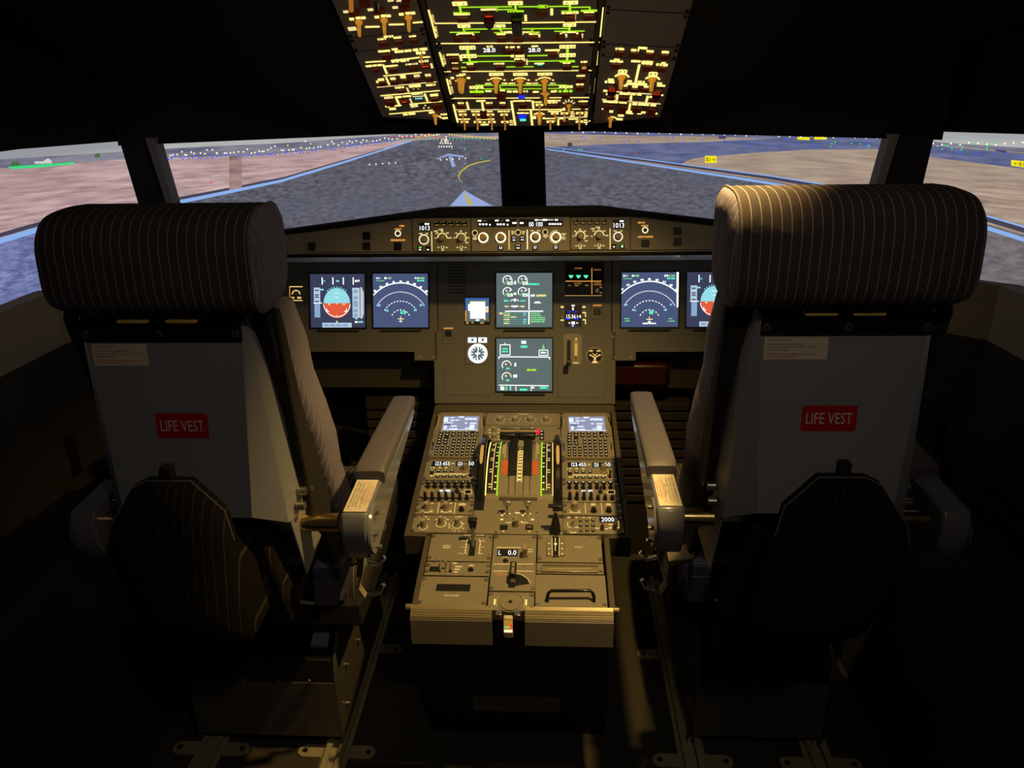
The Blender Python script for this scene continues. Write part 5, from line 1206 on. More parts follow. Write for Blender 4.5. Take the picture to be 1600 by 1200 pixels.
# engine display
s = display('upper of the two grey-green centre displays, with four round engine dials', (-.080, .080, .2767, .4309), 'scr_green', 'centre displays'); s.at(*CD2); n = 'symbology'
for X, Y in ((438, 108), (580, 108), (438, 218), (580, 218)):
    s.arc(X, Y, 42, -20 if Y < 150 else 20, 215, 9, 'whitesym', n, Z); s.bar(X-2, Y+14, X+50, Y+42, 'whitesym', False, n, Z); s.bar(X+6, Y+20, X+42, Y+36, 'greensym', True, n, Z+.0006); s.line([(X-28, Y+36), (X+4, Y)], 8, 'greensym', n, Z)
    s.bar(X-16, Y-20, X-4, Y-6, 'whitesym', False, n, Z); s.bar(X+18, Y-18, X+30, Y-4, 'whitesym', False, n, Z)
for b, m_, w_ in (((500, 112, 518, 150), 'whitesym', 1), ((496, 222, 522, 246), 'whitesym', 1), ((635, 134, 735, 154), 'mint', 1), ((634, 180, 646, 385), 'whitesym', 0), ((415, 392, 772, 404), 'whitesym', 0), ((632, 405, 646, 520), 'whitesym', 0), ((655, 240, 698, 262), 'whitesym', 1), ((708, 240, 800, 262), 'yellowsym', 1), ((405, 290, 450, 310), 'mint', 1), ((562, 290, 606, 310), 'mint', 1), ((412, 344, 452, 362), 'yellowsym', 1), ((560, 344, 600, 362), 'yellowsym', 1), ((496, 280, 518, 306), 'whitesym', 0), ((485, 344, 525, 362), 'whitesym', 0), ((360, 408, 396, 428), 'yellowsym', 1), ((470, 446, 522, 462), 'yellowsym', 1)): s.bar(*b, m=m_, words=bool(w_), name=n, z=Z)
s.line([(466, 302), (492, 288)], 8, 'whitesym', n, Z); s.line([(522, 288), (546, 302)], 8, 'whitesym', n, Z); s.line([(466, 356), (485, 344)], 8, 'whitesym', n, Z); s.line([(525, 344), (546, 356)], 8, 'whitesym', n, Z)
s.lg('whitesym', n).prism([s.L(*p) for p in ((682, 324), (700, 306), (735, 306), (756, 324))], Z, Z+.0003)
for k in range(6): s.bar(402, 410+k*19, 460-(k == 2)*0, 424+k*19, 'yellowsym' if k % 2 else 'greensym', True, n, Z); s.bar(460, 424+k*19-6, 610, 424+k*19-3, 'tealsym', False, n, Z); s.bar(585, 410+k*19, 618, 424+k*19, 'cyan', True, n, Z) if k not in (2,) else None
for k in range(5): s.bar(656, 410+k*19.5, (745, 755, 790, 790, 790)[k], 426+k*19.5, 'greensym', True, n, Z)
s.done()
s = display('lower of the two grey-green centre displays, with two small dials on its left', (-.080, .080, .0925, .2439), 'scr_green', 'centre displays'); s.at(*CD2)
for X, Y, m2 in ((430, 905, 'yellowsym'), (430, 1015, 'yellowsym')): s.arc(X, Y, 42, 20, 215, 9, 'whitesym', n, Z); s.arc(X, Y, 42, -5, 45 if Y < 950 else 95, 10, m2, n, Z); s.bar(X-5, Y+20, X+28, Y+38, 'mint', True, n, Z); s.bar(X-14, Y-18, X, Y-4, 'whitesym', False, n, Z)
for a, b, c_, d in ((370, 712, 462, 808), (734, 762, 816, 812)): s.line([(a, b), (c_, b), (c_, d), (a, d), (a, b)], 9, 'whitesym', n, Z)
for b, m_ in (((388, 740, 440, 760), 'mint'), ((388, 766, 442, 784), 'mint'), ((750, 776, 800, 796), 'whitesym'), ((568, 672, 620, 704), 'whitesym'), ((560, 718, 626, 742), 'mint'), ((502, 880, 520, 918), 'whitesym'), ((492, 988, 528, 1022), 'whitesym'), ((620, 938, 708, 958), 'lime'), ((372, 1100, 408, 1140), 'whitesym'), ((418, 1100, 450, 1140), 'greensym'), ((456, 1100, 474, 1140), 'cyan'), ((552, 1120, 622, 1144), 'mint'), ((668, 1104, 694, 1122), 'whitesym'), ((742, 1104, 818, 1126), 'mint')): s.bar(*b, m=m_, words=True, name=n, z=Z)
s.line([(358, 845), (358, 824), (832, 828), (832, 850)], 10, 'whitesym', n, Z); s.line([(355, 1090), (825, 1096)], 9, 'whitesym', n, Z); s.line([(516, 1100), (518, 1150)], 8, 'whitesym', n, Z); s.line([(660, 1100), (660, 1150)], 8, 'whitesym', n, Z)
s.lg('greensym', n).prism([s.L(*p) for p in ((760, 752), (774, 700), (790, 752))], Z, Z+.0003); s.lg('yellowsym', n).prism([s.L(*p) for p in ((404, 710), (414, 690), (426, 710))], Z, Z+.0003)
s.done()
# standby display
s = Mod(PM, 'standby_display', 'small standby flight display glowing white, left of the upper centre display', 'instrument', (322, 95, 612, 405), None, CD5); s.plate('black', t=.002); s.root.location += PM.N*.003
r_ = s.rc(335, 110, 596, 372); part('screen', MB().box(*r_, 0, .0012), 'scr_green', s.root)
for b, m_ in (((388, 150, 552, 338), 'led'), ((366, 178, 388, 252), 'led'), ((332, 115, 345, 250), 'scr_blue2'), ((332, 250, 345, 365), 'orange_leg'), ((552, 205, 590, 222), 'whitesym'), ((552, 228, 590, 270), 'yellowsym'), ((450, 345, 488, 362), 'whitesym'), ((350, 112, 590, 128), 'scr_blue2'), ((584, 130, 594, 340), 'scr_blue2'), ((540, 335, 560, 350), 'yellowsym')): s.bar(*b, m=m_, name='symbology', z=.0014)
for b in ((342, 375, 370, 396), (400, 377, 424, 392), (495, 377, 540, 394)): s.btn(b[0], b[1], b[2], b[3], 'amberdim', .002)
s.knob(580, 358, .0048, .010, 'olive_knob'); s.done()
# radio magnetic indicator
s = Mod(PM, 'bearing_indicator', 'round white glowing compass dial with two small windows, below the standby display', 'instrument', (325, 482, 612, 845), None, CD5); s.plate('olive', t=.002, bevel=.0025); s.root.location += PM.N*.0015
for b in ((362, 545, 458, 604), (476, 545, 572, 604)): s.bar(*b, m='whitesym', z=.0005, name='digit_window'); s.bar((b[0]+b[2])/2-10, b[1]+12, (b[0]+b[2])/2+14, b[3]-18, m='scr_green', z=.0012, name='digit_window')
s.arc(470, 722, 92, 0, 360, 34, 'whitesym', 'compass_card'); s.arc(470, 722, 46, 0, 360, 50, 'scr_green', 'compass_card', z=.0003)
for a in range(0, 360, 30): s.line([(470+52*math.cos(R(a)), 722-52*math.sin(R(a))), (470+76*math.cos(R(a)), 722-76*math.sin(R(a)))], 12, 'whitesym', 'compass_card', .0006)
s.line([(462, 790), (478, 652)], 12, 'whitesym', 'needle', .001); s.line([(440, 724), (500, 720)], 20, 'whitesym', 'needle', .001); s.done()
# small dark buttons with amber legends
for lab, rect, src, lb, bt in (('small panel with a black square button left of the bearing indicator', (78, 385, 222, 622), CD5, (95, 436, 202, 452), (115, 470, 180, 532)), ('small panel with a black square button right of the clock', (345, 415, 472, 600), CD3, (370, 456, 456, 470), (378, 490, 440, 550))):
    s = Mod(PM, 'button_panel', lab, 'panel', rect, None, src); s.plate('olive', t=.002, bevel=.002); s.root.location += PM.N*.0012; s.bar(*lb, m='orange_leg', words=True); s.btn(*bt, 'black', .003); s.screws([(rect[0]+18, rect[1]+14), (rect[2]-22, rect[3]-18)], .0016); s.done()
# blanking covers
for lab, rect, src in (('plain bolted cover plate at the lower left of the centre instrument panel', (92, 882, 618, 1186), CD5), ('plain bolted cover plate at the lower right of the centre instrument panel', (35, 1050, 488, 1330), CD3)):
    s = Mod(PM, 'cover_plate', lab, 'cover', rect, 'bolted cover plates', src); s.plate('olive', t=.002, bevel=.003); s.root.location += PM.N*.0012; s.screws(inset=.007, r=.0028); s.done()
# clock
s = Mod(PM, 'clock', 'digital clock with white digits on blue-black between lit amber keys', 'clock', (60, 448, 312, 678), None, CD3); s.plate('olive', t=.002, bevel=.006); s.root.location += PM.N*.0015
r_ = s.rc(103, 456, 262, 662); part('clock_face', MB().box(*r_, 0, .001), 'black', s.root)
s.text('15:36', 164, 567, 86, 36, 'led', z=.0013, name='digits'); s.text('14', 238, 567, 36, 30, 'led', z=.0013, name='digits')
for b in ((168, 458, 198, 472), (174, 480, 188, 510), (140, 622, 155, 634), (166, 614, 200, 642), (212, 622, 228, 634), (172, 650, 188, 660)): s.bar(*b, m='whitesym', z=.0013)
for b in ((138, 515, 160, 532), (196, 515, 214, 532), (112, 586, 150, 598), (196, 586, 232, 598), (148, 650, 162, 658), (198, 650, 214, 658)): s.bar(*b, m='blue', z=.0013)
for b in ((66, 470, 94, 486), (64, 596, 98, 608), (270, 470, 300, 486), (270, 524, 302, 536), (294, 536, 304, 572), (272, 592, 302, 604), (294, 604, 304, 640)): s.bar(*b, m='yellowsym')
s.knob(80, 575, .0028, .003, 'olive_knob', pointer=False); s.done()
# landing gear and auto-brake panel
s = Mod(PM, 'landing_gear_panel', 'black panel with three green arrow lights and amber dividing lines under the glareshield', 'panel', (105, 62, 472, 385), None, CD3); s.plate('black', t=.002); s.root.location += PM.N*.003
for X in (163, 233, 303): s.lg('mint', 'gear_light').prism([s.L(*p) for p in ((X-24, 180), (X+24, 180), (X+14, 200), (X, 212), (X-14, 200))][::-1], .0003, .0012)
s.line([(112, 237), (448, 237)], 8, 'orange_leg'); s.line([(358, 112), (358, 358)], 7, 'orange_leg'); s.line([(105, 372), (452, 372)], 7, 'amberdim')
for t_, X, Y, wd in (('LDG GEAR', 232, 116, 72), ('AUTO BRK', 226, 257, 70), ('LO', 148, 277, 20), ('MED', 218, 277, 38), ('MAX', 312, 275, 32), ('BRK FAN', 410, 130, 62), ('A/SKID', 412, 255, 62), ('N/W STRG', 412, 271, 74), ('ON', 443, 294, 22), ('OFF', 443, 346, 26)): s.text(t_, X, Y, wd, 11, 'orange_leg')
for b in ((120, 290, 180, 355), (196, 290, 256, 355), (282, 290, 342, 355), (376, 145, 440, 190)): s.btn(*b, 'dark', .003)
s.toggle(408, 325, .003, .012, 'steel', tilt=(0, .2)); s.done()
# gear lever slot panel
s = Mod(PM, 'gear_lever_panel', 'chamfered panel with a black gear lever slot and a lit orange scale', 'panel', (92, 728, 265, 1020), None, CD3); s.root.location += PM.N*.0015
part('faceplate', MB().prism([(-s.hw, -s.hh), (s.hw, -s.hh), (s.hw, s.hh-.006), (s.hw-.006, s.hh), (-s.hw+.006, s.hh), (-s.hw, s.hh-.006)], -.002, 0), 'olive', s.root, .0006, seg=1)
r_ = s.rc(124, 790, 160, 1005); part('lever_slot', MB().box(*r_, 0, .0006), 'black', s.root)
s.line([(202, 785), (198, 820), (198, 940)], 5, 'orange_leg', 'scale'); s.line([(218, 785), (222, 820), (222, 940)], 5, 'orange_leg', 'scale'); s.bar(204, 770, 218, 785, 'amber', False, 'scale')
for Y in range(825, 930, 16): s.bar(203, Y, 217, Y+9, 'amber', False, 'scale')
s.bar(206, 940, 214, 960, 'darkred_e', False, 'scale'); s.bar(186, 996, 232, 1007, 'yellowsym', True)
u, v = s.L(142, 1010, .03); mb = MB().tube([(u, v+.012, 0), (u, v+.008, .020), (u, v+.004, .034)], [.003, .003, .003], 8); lv = part('gear_lever', mb, 'black', s.root); part('lever_wheel', MB().cyl((u-.006, v+.004, .038), .011, .011, .012, 18, 'x'), 'black', lv, .002)
s.screws([(232, 750), (114, 990)], .002); s.done()
# triple gauge
s = Mod(PM, 'pressure_gauge', 'small octagonal gauge with three amber needles beside the gear lever slot', 'gauge', (300, 848, 468, 1022), None, CD3); s.root.location += PM.N*.0015
w_ = s.hw; mb = MB().prism([(w_*math.cos(R(22.5+45*k))*1.06, w_*math.sin(R(22.5+45*k))*1.06) for k in range(8)], -.002, 0); part('gauge_body', mb, 'olive', s.root, .001); part('gauge_face', MB().cyl((0, 0), w_*.80, w_*.80, .0008, 28), 'black', s.root)
s.line([(340, 925), (380, 950), (384, 990)], 9, 'amber', 'needle', .001); s.line([(432, 925), (392, 950), (388, 990)], 9, 'amber', 'needle', .001); s.line([(360, 910), (400, 940)], 5, 'amber', 'needle', .001); s.line([(410, 910), (372, 940)], 5, 'amber', 'needle', .001)
for b in ((336, 884, 368, 895), (402, 884, 438, 895), (362, 985, 410, 1002), (336, 922, 348, 934), (424, 922, 440, 934)): s.bar(*b, m='amber', z=.001)
s.done()
# source selector at the far left
s = Mod(PM, 'dimmer_panel', 'small amber outlined dimmer knob left of the left instrument displays', 'control', (452, 446, 474, 471), None, (0, 0, 1)); s.plate('olive', t=.002); s.root.location += PM.N*.0015
s.line([(453, 448), (473, 448)], 1.3, 'amber'); s.line([(453, 469.5), (473, 469.5)], 1.3, 'amber'); s.line([(453, 448), (453, 469)], 1.0, 'orange_leg'); s.knob(463, 460, .007, .012, 'edge'); s.arc(463, 460, 6, 0, 180, 1.5, 'amber', 'dial'); s.bar(455, 464, 460, 466.5, 'amber'); s.bar(465, 464, 471, 466.5, 'amber'); s.done()

# ================================================================== glareshield
gs = thing('glareshield', 'black glareshield hood spanning the cockpit above the instrument panels', 'glareshield', Matrix.Translation((0, 1.95, 1.07)))
def topz(x):
    a = abs(x)
    return .110 if a < .203 else .110-.052*min(1, (a-.203)/.42)**.95 if a < .623 else .058-.02*min(1, (a-.623)/.3)
def facez(x):
    a = abs(x); return .086 if a < .29 else .086-.040*min(1, (a-.29)/.33)
def fyof(z): return -.005+z*math.tan(tG)
xs = sorted(set([-.92, -.8, -.7, -.623, -.55, -.47, -.38, -.29, -.205, -.201, 0, .201, .205, .29, .38, .47, .55, .623, .7, .8, .9]))
def gring(x):
    t = topz(x); f = facez(x); k = .0
    y = fyof(f); back = max(.20, .46-.28*max(0, abs(x)-.3))
    return [(x, y, f), (x, y-.006, f+.003), (x, y-.006, f+(t-f)*.45), (x, y+.006, f+(t-f)*.85), (x, y+.026, t), (x, y+.07, t-.008), (x, back, t-.02-.17*(back-.07)), (x, back, t-.04-.17*(back-.07)), (x, y+.05, f-.005), (x, y+.02, f-.004)]
mb = MB(); mb.loft([gring(x) for x in xs]); part('hood', mb, 'hood', gs, angle=30)
mb = MB(); rr = []
for x in (-.92, -.623, -.29, .29, .623, .9):
    f = facez(x); rr.append([(x, fyof(0)+.004, 0), (x, fyof(f)+.004, f), (x, fyof(f)+.012, f), (x, fyof(0)+.012, 0)])
mb.loft(rr); part('face_board', mb, 'olive', gs)
part('lower_lip', MB().box(-.92, .9, -.008, .020, -.008, -.0005), 'hood', gs, .003)
und = MB(); und.prism([(-.002, -.009), (.242, -.078), (.246, -.072), (.02, -.006)], -.92, .9, 'x'); part('underside', und, 'under', gs)
CF1, CF2, CF3 = (640, 330, 13.333), (735, 330, 10), (880, 330, 12.308)
# wing fittings
def ring_light(s, X, Y, r, m='ringhi'): s.arc(X, Y, r, 0, 360, r*.38, m, 'lit_ring'); s.knob(X, Y, r*s.sx(X, Y)*.62, .006, 'edge', pointer=False, name='push_knob')
for side, src, rect, ring, bars_, btns, scr_ in (
    ('left', (440, 310, 3.635), (135, 160, 735, 312), (661, 199, 15), ((670, 151, 698, 162), (643, 170, 682, 179), (620, 232, 702, 242)), ((151, 250, 192, 296), (462, 190, 505, 234), (462, 250, 505, 292), (640, 250, 682, 294)), ((349, 228), (579, 284), (723, 216))),
    ('right', (660, 310, 3.333), (1085, 112, 1510, 272), (1160, 165, 14), ((1122, 122, 1160, 131), (1140, 138, 1178, 146), (1122, 195, 1200, 205)), ((1140, 216, 1182, 252), (1308, 150, 1350, 190), (1308, 206, 1350, 246)), ((1101, 183), (1237, 241), (1457, 181)))):
    s = Mod(PG, 'glareshield_side_panel', 'plain olive %s wing of the glareshield face with black square buttons and a lit ring' % side, 'panel', rect, None, src); s.root.location += PG.N*.0006
    x0, x1 = s.c[0]-s.hw, s.c[0]+s.hw
    pts = [(x0, .004), (x1, .004), (x1, (facez(x1)-.004)/math.cos(tG)), (x0, (facez(x0)-.004)/math.cos(tG))]
    part('faceplate', MB().prism([(a-s.c[0], b-s.c[1]) for a, b in pts], -.002, 0), 'olive', s.root, .0006, seg=1)
    ring_light(s, *ring)
    for b in bars_: s.bar(*b, m='orange_leg', words=True)
    for b in btns: s.btn(*b, 'black', .003)
    s.screws(scr_, .0018); s.done()
# barometric and display selector units
def efis(side, src, rect, d):
    s = Mod(PG, 'barometer_unit', d['label'], 'control unit', rect, 'barometer and display selector units', src); s.root.location += PG.N*.0008; s.plate('olive', t=.002)
    r_ = s.rc(*d['win']); part('readout_window', MB().box(*r_, 0, .001), 'black', s.root)
    s.text('1013', *d['txt'], 'led', z=.0012, name='readout'); s.bar(*d['qnh'], m='led', z=.0012)
    for b in d['btn']: s.btn(*b, 'black', .003); s.bar(b[0]+14, b[3]-28, b[2]-14, b[3]-14, 'amberdim', True, z=.0031); s.bar(b[0]+14, b[1]+12, b[2]-50, b[1]+20, 'amberdim', True, z=.0031)
    X, Y, r_ = d['baro']; s.arc(X, Y, r_, 0, 360, 20, 'ringhi', 'lit_ring'); s.knob(X-4, Y, .0062, .016, 'olive_knob', pointer=False, name='barometer_knob'); 
    for b in d['bl']: s.bar(*b, m='yellowsym', words=True)
    s.line(d['div'], 18, 'yellowsym')
    for X, Y, a0, a1, kn in d['sel']:
        s.knob(X, Y+6, .0072, .013, 'olive_knob', ang=60, name='selector_knob'); s.arc(X, Y, 98*d['k'], a0, a1, 22*d['k'], 'yellowsym', 'dial')
    for b in d['sb']: s.bar(*b, m='yellowsym', words=True)
    for X, Y in d['tog']:
        s.toggle(X, Y, .0016, .010, 'olive_knob', tilt=(0, .3)); s.arc(X, Y, 28, 0, 360, 14, 'yellowsym', 'lit_ring'); s.bar(X-105*d['k'], Y-8, X-60*d['k'], Y+10, 'yellowsym', True); s.bar(X+60*d['k'], Y-8, X+112*d['k'], Y+10, 'yellowsym', True); s.bar(X-22, Y+48*d['k'], X+30, Y+66*d['k'], 'yellowsym', True)
    for b, m_ in d['pb']: s.btn(*b, 'black', .003); s.bar(b[0]+25, b[1]+14, b[2]-25, b[1]+40, m_, z=.0031); s.bar(b[0]+25, b[3]-38, b[2]-30, b[3]-14, 'whitesym', z=.0031)
    s.screws(d['scr'], .0015); s.done()
efis('left', CF1, (60, 110, 1275, 850), dict(label='left barometer setting unit reading 1013, left of the autopilot panel', k=1, win=(200, 240, 440, 410), txt=(318, 352, 205, 92), qnh=(318, 252, 410, 282), btn=[(525+k*143, 212, 635+k*143, 310) for k in range(5)], baro=(300, 590, 95), bl=[(200, 455, 270, 480), (335, 455, 388, 480)], div=[(460, 420), (468, 840)],
    sel=[(684, 560, 0, 180, 0), (1075, 560, -40, 180, 0)], sb=[(512, 402, 588, 430), (605, 368, 695, 395), (655, 402, 708, 428), (545, 444, 600, 470), (765, 440, 815, 468), (790, 545, 880, 568), (495, 455, 520, 570), (525, 548, 552, 572), (950, 445, 990, 470), (1052, 400, 1092, 428), (1155, 440, 1192, 470), (1195, 542, 1245, 568), (1165, 640, 1225, 668), (920, 542, 948, 570)],
    tog=[(688, 755), (1078, 755)], pb=[((172, 728, 278, 828), 'greenled'), ((340, 728, 440, 828), 'dark')], scr=[(110, 800), (1238, 790)]))
efis('right', CF3, (140, 110, 1280, 745), dict(label='right barometer setting unit reading 1013, right of the autopilot panel', k=.92, win=(960, 165, 1180, 330), txt=(1070, 272, 200, 92), qnh=(1085, 178, 1160, 205), btn=[(195+k*135, 160, 295+k*135, 248) for k in range(5)], baro=(1055, 490, 84), bl=[(968, 370, 1030, 392), (1095, 370, 1145, 390)], div=[(900, 330), (902, 735)],
    sel=[(330, 478, -40, 180, 0), (690, 468, 0, 180, 0)], sb=[(215, 375, 250, 402), (305, 340, 345, 365), (398, 372, 436, 400), (440, 465, 485, 490), (415, 555, 466, 582), (182, 468, 212, 492), (535, 325, 605, 350), (625, 298, 705, 320), (668, 325, 715, 350), (565, 370, 612, 392), (770, 365, 820, 390), (800, 455, 870, 480), (510, 380, 535, 480), (530, 472, 565, 495)],
    tog=[(327, 665), (692, 660)], pb=[((932, 632, 1020, 712), 'dark'), ((1088, 630, 1178, 712), 'greenled')], scr=[(178, 705), (1240, 686)]))
# autopilot control unit
s = Mod(PG, 'autopilot_panel', 'long centre autopilot panel with white readouts, four lit ring knobs and small square keys', 'control unit', (10, 75, 1555, 628), None, CF2); s.root.location += PG.N*.0008; s.plate('olive', t=.002)
for b in ((115, 118, 728, 246), (762, 118, 1450, 238)): r_ = s.rc(*b); part('readout_window', MB().box(*r_, 0, .001), 'black', s.root)
s.text('00 100', 1022, 204, 215, 72, 'led', z=.0013, name='readout')
for b in ((118, 138, 172, 162), (385, 134, 445, 160), (556, 132, 614, 158), (1005, 126, 1050, 150), (1130, 122, 1210, 152), (1322, 122, 1368, 150)): s.bar(*b, m='led', words=True, z=.0013, name='readout')
for b in ((1050, 134, 1130, 142), (1210, 132, 1300, 140)): s.bar(*b, m='led', z=.0013, name='readout')
for b in ((195, 144, 255, 154), (480, 142, 515, 152), (1400, 128, 1435, 138)): s.bar(*b, m='scr_green', z=.0013, name='readout')
for X in (150, 200, 250, 428, 474, 522, 672, 706, 790, 814, 1238, 1280, 1322, 1366, 1408): s.bar(X-15, 192 if X < 800 else 188, X+15, 220 if X < 700 else 214, 'led', z=.0013, name='readout') if not 660 < X < 820 else s.bar(X-16, 172, X+16, 198, 'led', z=.0013, name='readout')
for X, Y in ((306, 212), (582, 212)): s.lg('led', 'readout').cyl(s.L(X, Y), .0022, .0022, .0006, 16, z=.0013)
for X, Y, r_, kr in ((202, 415, 70, 50), (475, 412, 72, 52), (1015, 405, 72, 40), (1338, 405, 72, 52)):
    s.arc(X, Y, r_, 0, 360, 26, 'ringhi', 'lit_ring'); s.knob(X+(-8 if X < 600 else 2), Y-(18 if X != 1015 else 8), .0075 if kr > 45 else .0062, .018, 'ohknob_dim', pointer=False, name='selector_knob', skirt=1.0)
s.arc(1338, 402, 100, 100, 262, 8, 'yellowsym', 'dial')
for X, Y in ((70, 340), (745, 332), (1170, 326)): s.arc(X, Y, 40, 0, 360, 9, 'yellowsym', 'lit_ring'); s.knob(X, Y, .0038, .003, 'black', pointer=False, name='push_button')
for b in ((45, 398, 96, 418), (38, 426, 104, 444), (642, 310, 688, 328), (645, 336, 688, 356), (806, 310, 850, 328), (806, 336, 846, 356), (940, 296, 990, 312), (1040, 296, 1090, 312), (1132, 378, 1216, 394), (1150, 400, 1196, 414), (1422, 346, 1494, 364), (1446, 370, 1472, 388), (1426, 402, 1494, 420), (1436, 428, 1480, 444), (1318, 296, 1358, 310), (1318, 496, 1358, 510)): s.bar(*b, m='yellowsym', words=True)
s.line([(603, 300), (606, 600)], 16, 'amber'); s.line([(888, 290), (892, 600)], 18, 'cream_lit')
for b in ((642, 392, 722, 476), (772, 388, 852, 472), (704, 512, 790, 600), (434, 540, 516, 606), (974, 530, 1052, 600), (1296, 526, 1374, 598)):
    s.btn(*b, 'black', .003); w1 = b[2]-b[0]
    for q_ in (.3, .68): s.bar(b[0]+w1*q_-7, b[1]+12, b[0]+w1*q_+7, b[1]+28, 'whitesym', z=.0031, name='key_legend')
    s.bar(b[0]+18, b[3]-34, b[2]-18, b[3]-14, 'whitesym', True, z=.0031, name='key_legend')
s.screws([(40, 122), (342, 590), (1228, 580), (1524, 100)], .0016); s.done()
# ================================================================== overhead panel
COL, COLB, CC1, CC2, CC3, CC4, CR_, CR2 = (500, 0, 8), (560, 90, 10), (660, 0, 10), (800, 0, 10), (690, 95, 10.908), (810, 95, 10.908), (930, 60, 8.279), (930, 0, 9.412)
oh = thing('overhead_frame', 'dark frame of the overhead panel set in the black ceiling', 'frame', PR.mw(0, .25))
mb = MB().prism([(-.350, .30), (-.350, -.245), (-.188, -.278), (.188, -.278), (.345, -.245), (.345, .30)], -.028, -.014)
part('frame_tray', mb, 'ceil', oh, .002)
fr = MB()
for a, b in (((-.352, .30), (-.352, -.247)), ((-.352, -.247), (-.188, -.281)), ((-.188, -.281), (.188, -.281)), ((.188, -.281), (.347, -.247)), ((.347, -.247), (.347, .30))): fr.stroke([a, b], .007, -.014, .014)
part('frame_rim', fr, 'hood', oh, .001)
for sx_ in (-1, 1):
    part('column_strip', MB().box(*sorted((sx_*.1665, sx_*.1765)), -.245, .30, -.012, .0015), 'edge', oh, .001)
def om(pl, name, label, uvr, sides=True):
    s = Mod(pl, name, label, 'control panel', None, None, (0, 0, 1), uvrect=uvr); s.plate('oh', t=.012, inset=.0007)
    if sides:
        for sx_ in (-1, 1):
            for sy in (-1, 1): part('quarter_turn_fastener', MB().cyl((sx_*(s.hw-.006), sy*(s.hh-.008)), .0042, .0038, .002, 12), 'black', s.root)
    return s
def V(pl, x, y): return pl.uv(x, y)[1]
# ---- centre column: three system panels
WCc = .1655
va = V(PR, 812, 68.5); vb = V(PR, 812, 110.5); vc = V(PR, 812, 152.8); vd = V(PR, 816, 197)
def vwords(s, X0, Y0, X1, Y1, m='amberhi'):   # lettering running along the panel, as short blocks
    n_ = max(3, int(abs(Y1-Y0)/42)); 
    for k in range(n_): s.bar(X0+(X1-X0)*k/n_-14, Y0+(Y1-Y0)*(k+.1)/n_, X0+(X1-X0)*k/n_+14, Y0+(Y1-Y0)*(k+.75)/n_, m)
def pill(s, X0, Y0, X1, Y1, m='amberhi', holes=2):
    s.bar(X0, Y0, X1, Y1, m)
    for k in range(holes):
        X = X0+(X1-X0)*(k+.5)/holes; s.bar(X-9, (Y0+Y1)/2-8, X+9, (Y0+Y1)/2+8, 'dark', z=.0009)
def obt(s, X0, Y0, X1, Y1, lit=None): 
    s.btn(X0, Y0, X1, Y1, 'ohbtn', .006, 'push_button')
    if lit: s.bar(X0+25, Y0+10, X1-25, Y1-(Y1-Y0)*.6, lit, z=.0062)
# hydraulic and fuel panel (top)
s = om(PR, 'hydraulic_fuel_panel', 'upper centre overhead panel with bright lime flow lines and dark square buttons', (-WCc, WCc, va+.001, .53)); s.at(*CC1)
def hl(s, pts, w_=14, m='lime'): s.line(pts, w_, m, 'flow_line', .0006)
hl(s, [(95, 150), (215, 590)], 26, 'amberhi'); s.text('HYD', 168, 285, 120, 34, 'amberhi', 90); s.text('FUEL', 215, 480, 160, 34, 'amberhi', 90)
hl(s, [(190, 362), (970, 356)], 20, 'amberhi'); hl(s, [(1140, 354), (1400, 354)], 20, 'amberhi'); hl(s, [(220, 678), (1600, 668)], 20, 'amberhi')
pill(s, 468, 25, 698, 85); pill(s, 1340, 18, 1568, 74); s.bar(500, 0, 670, 6, 'ohbtnlit'); s.bar(1370, 0, 1560, 6, 'ohbtnlit')
hl(s, [(580, 85), (602, 190)], 34); hl(s, [(480, 196), (740, 196)], 22); s.bar(490, 206, 745, 236, 'amberhi', True); obt(s, 545, 250, 720, 318)
hl(s, [(610, 112), (820, 108), (1400, 100)], 20); hl(s, [(1454, 74), (1456, 165)], 34); hl(s, [(1170, 148), (1420, 142)], 20); s.bar(912, 130, 1150, 160, 'amberhi', True); hl(s, [(1150, 125), (1172, 125), (1172, 165), (1150, 165)], 10)
obt(s, 960, 195, 1120, 250, 'redwarn'); part('red_guard', MB().prism([s.L(*p) for p in ((955, 250), (1130, 250), (1120, 330), (1050, 385), (975, 330))][::-1], .002, .014), 'guard_red', s.root, .002)
s.bar(1330, 158, 1590, 188, 'lime', True)
s.text('ENG 1 PUMP', 620, 222, 10, 2, 'amberhi') if False else None
part('black_guard', MB().box(*s.rc(1395, 235, 1560, 460), .001, .016), 'gloss_black', s.root, .003)
pill(s, 550, 380, 748, 428); hl(s, [(640, 428), (655, 500)], 30); hl(s, [(670, 452), (1400, 444)], 20); hl(s, [(425, 502), (895, 498)], 20); s.bar(560, 505, 790, 532, 'amberhi', True); s.bar(530, 528, 560, 545, 'amberhi'); s.bar(780, 528, 812, 545, 'amberhi'); obt(s, 480, 560, 630, 630); obt(s, 730, 560, 885, 630)
pill(s, 1092, 382, 1295, 424); hl(s, [(1195, 424), (1245, 500)], 26); hl(s, [(1120, 508), (1280, 508)], 18); s.bar(1160, 520, 1305, 545, 'amberhi', True); s.bar(1270, 485, 1400, 518, 'amberhi', True); obt(s, 1165, 560, 1320, 630); hl(s, [(1400, 502), (1560, 502)], 18); s.bar(1400, 515, 1580, 542, 'yellowsym', True); obt(s, 1415, 560, 1570, 630)
s.at(*CC2)
hl(s, [(1418, 110), (1375, 570)], 30, 'amberhi'); s.text('HYD', 1358, 262, 120, 36, 'amberhi', -90); s.text('FUEL', 1340, 448, 160, 34, 'amberhi', -90)
hl(s, [(160, 352), (1370, 338)], 22, 'amberhi'); hl(s, [(10, 668), (1370, 655)], 22, 'amberhi')
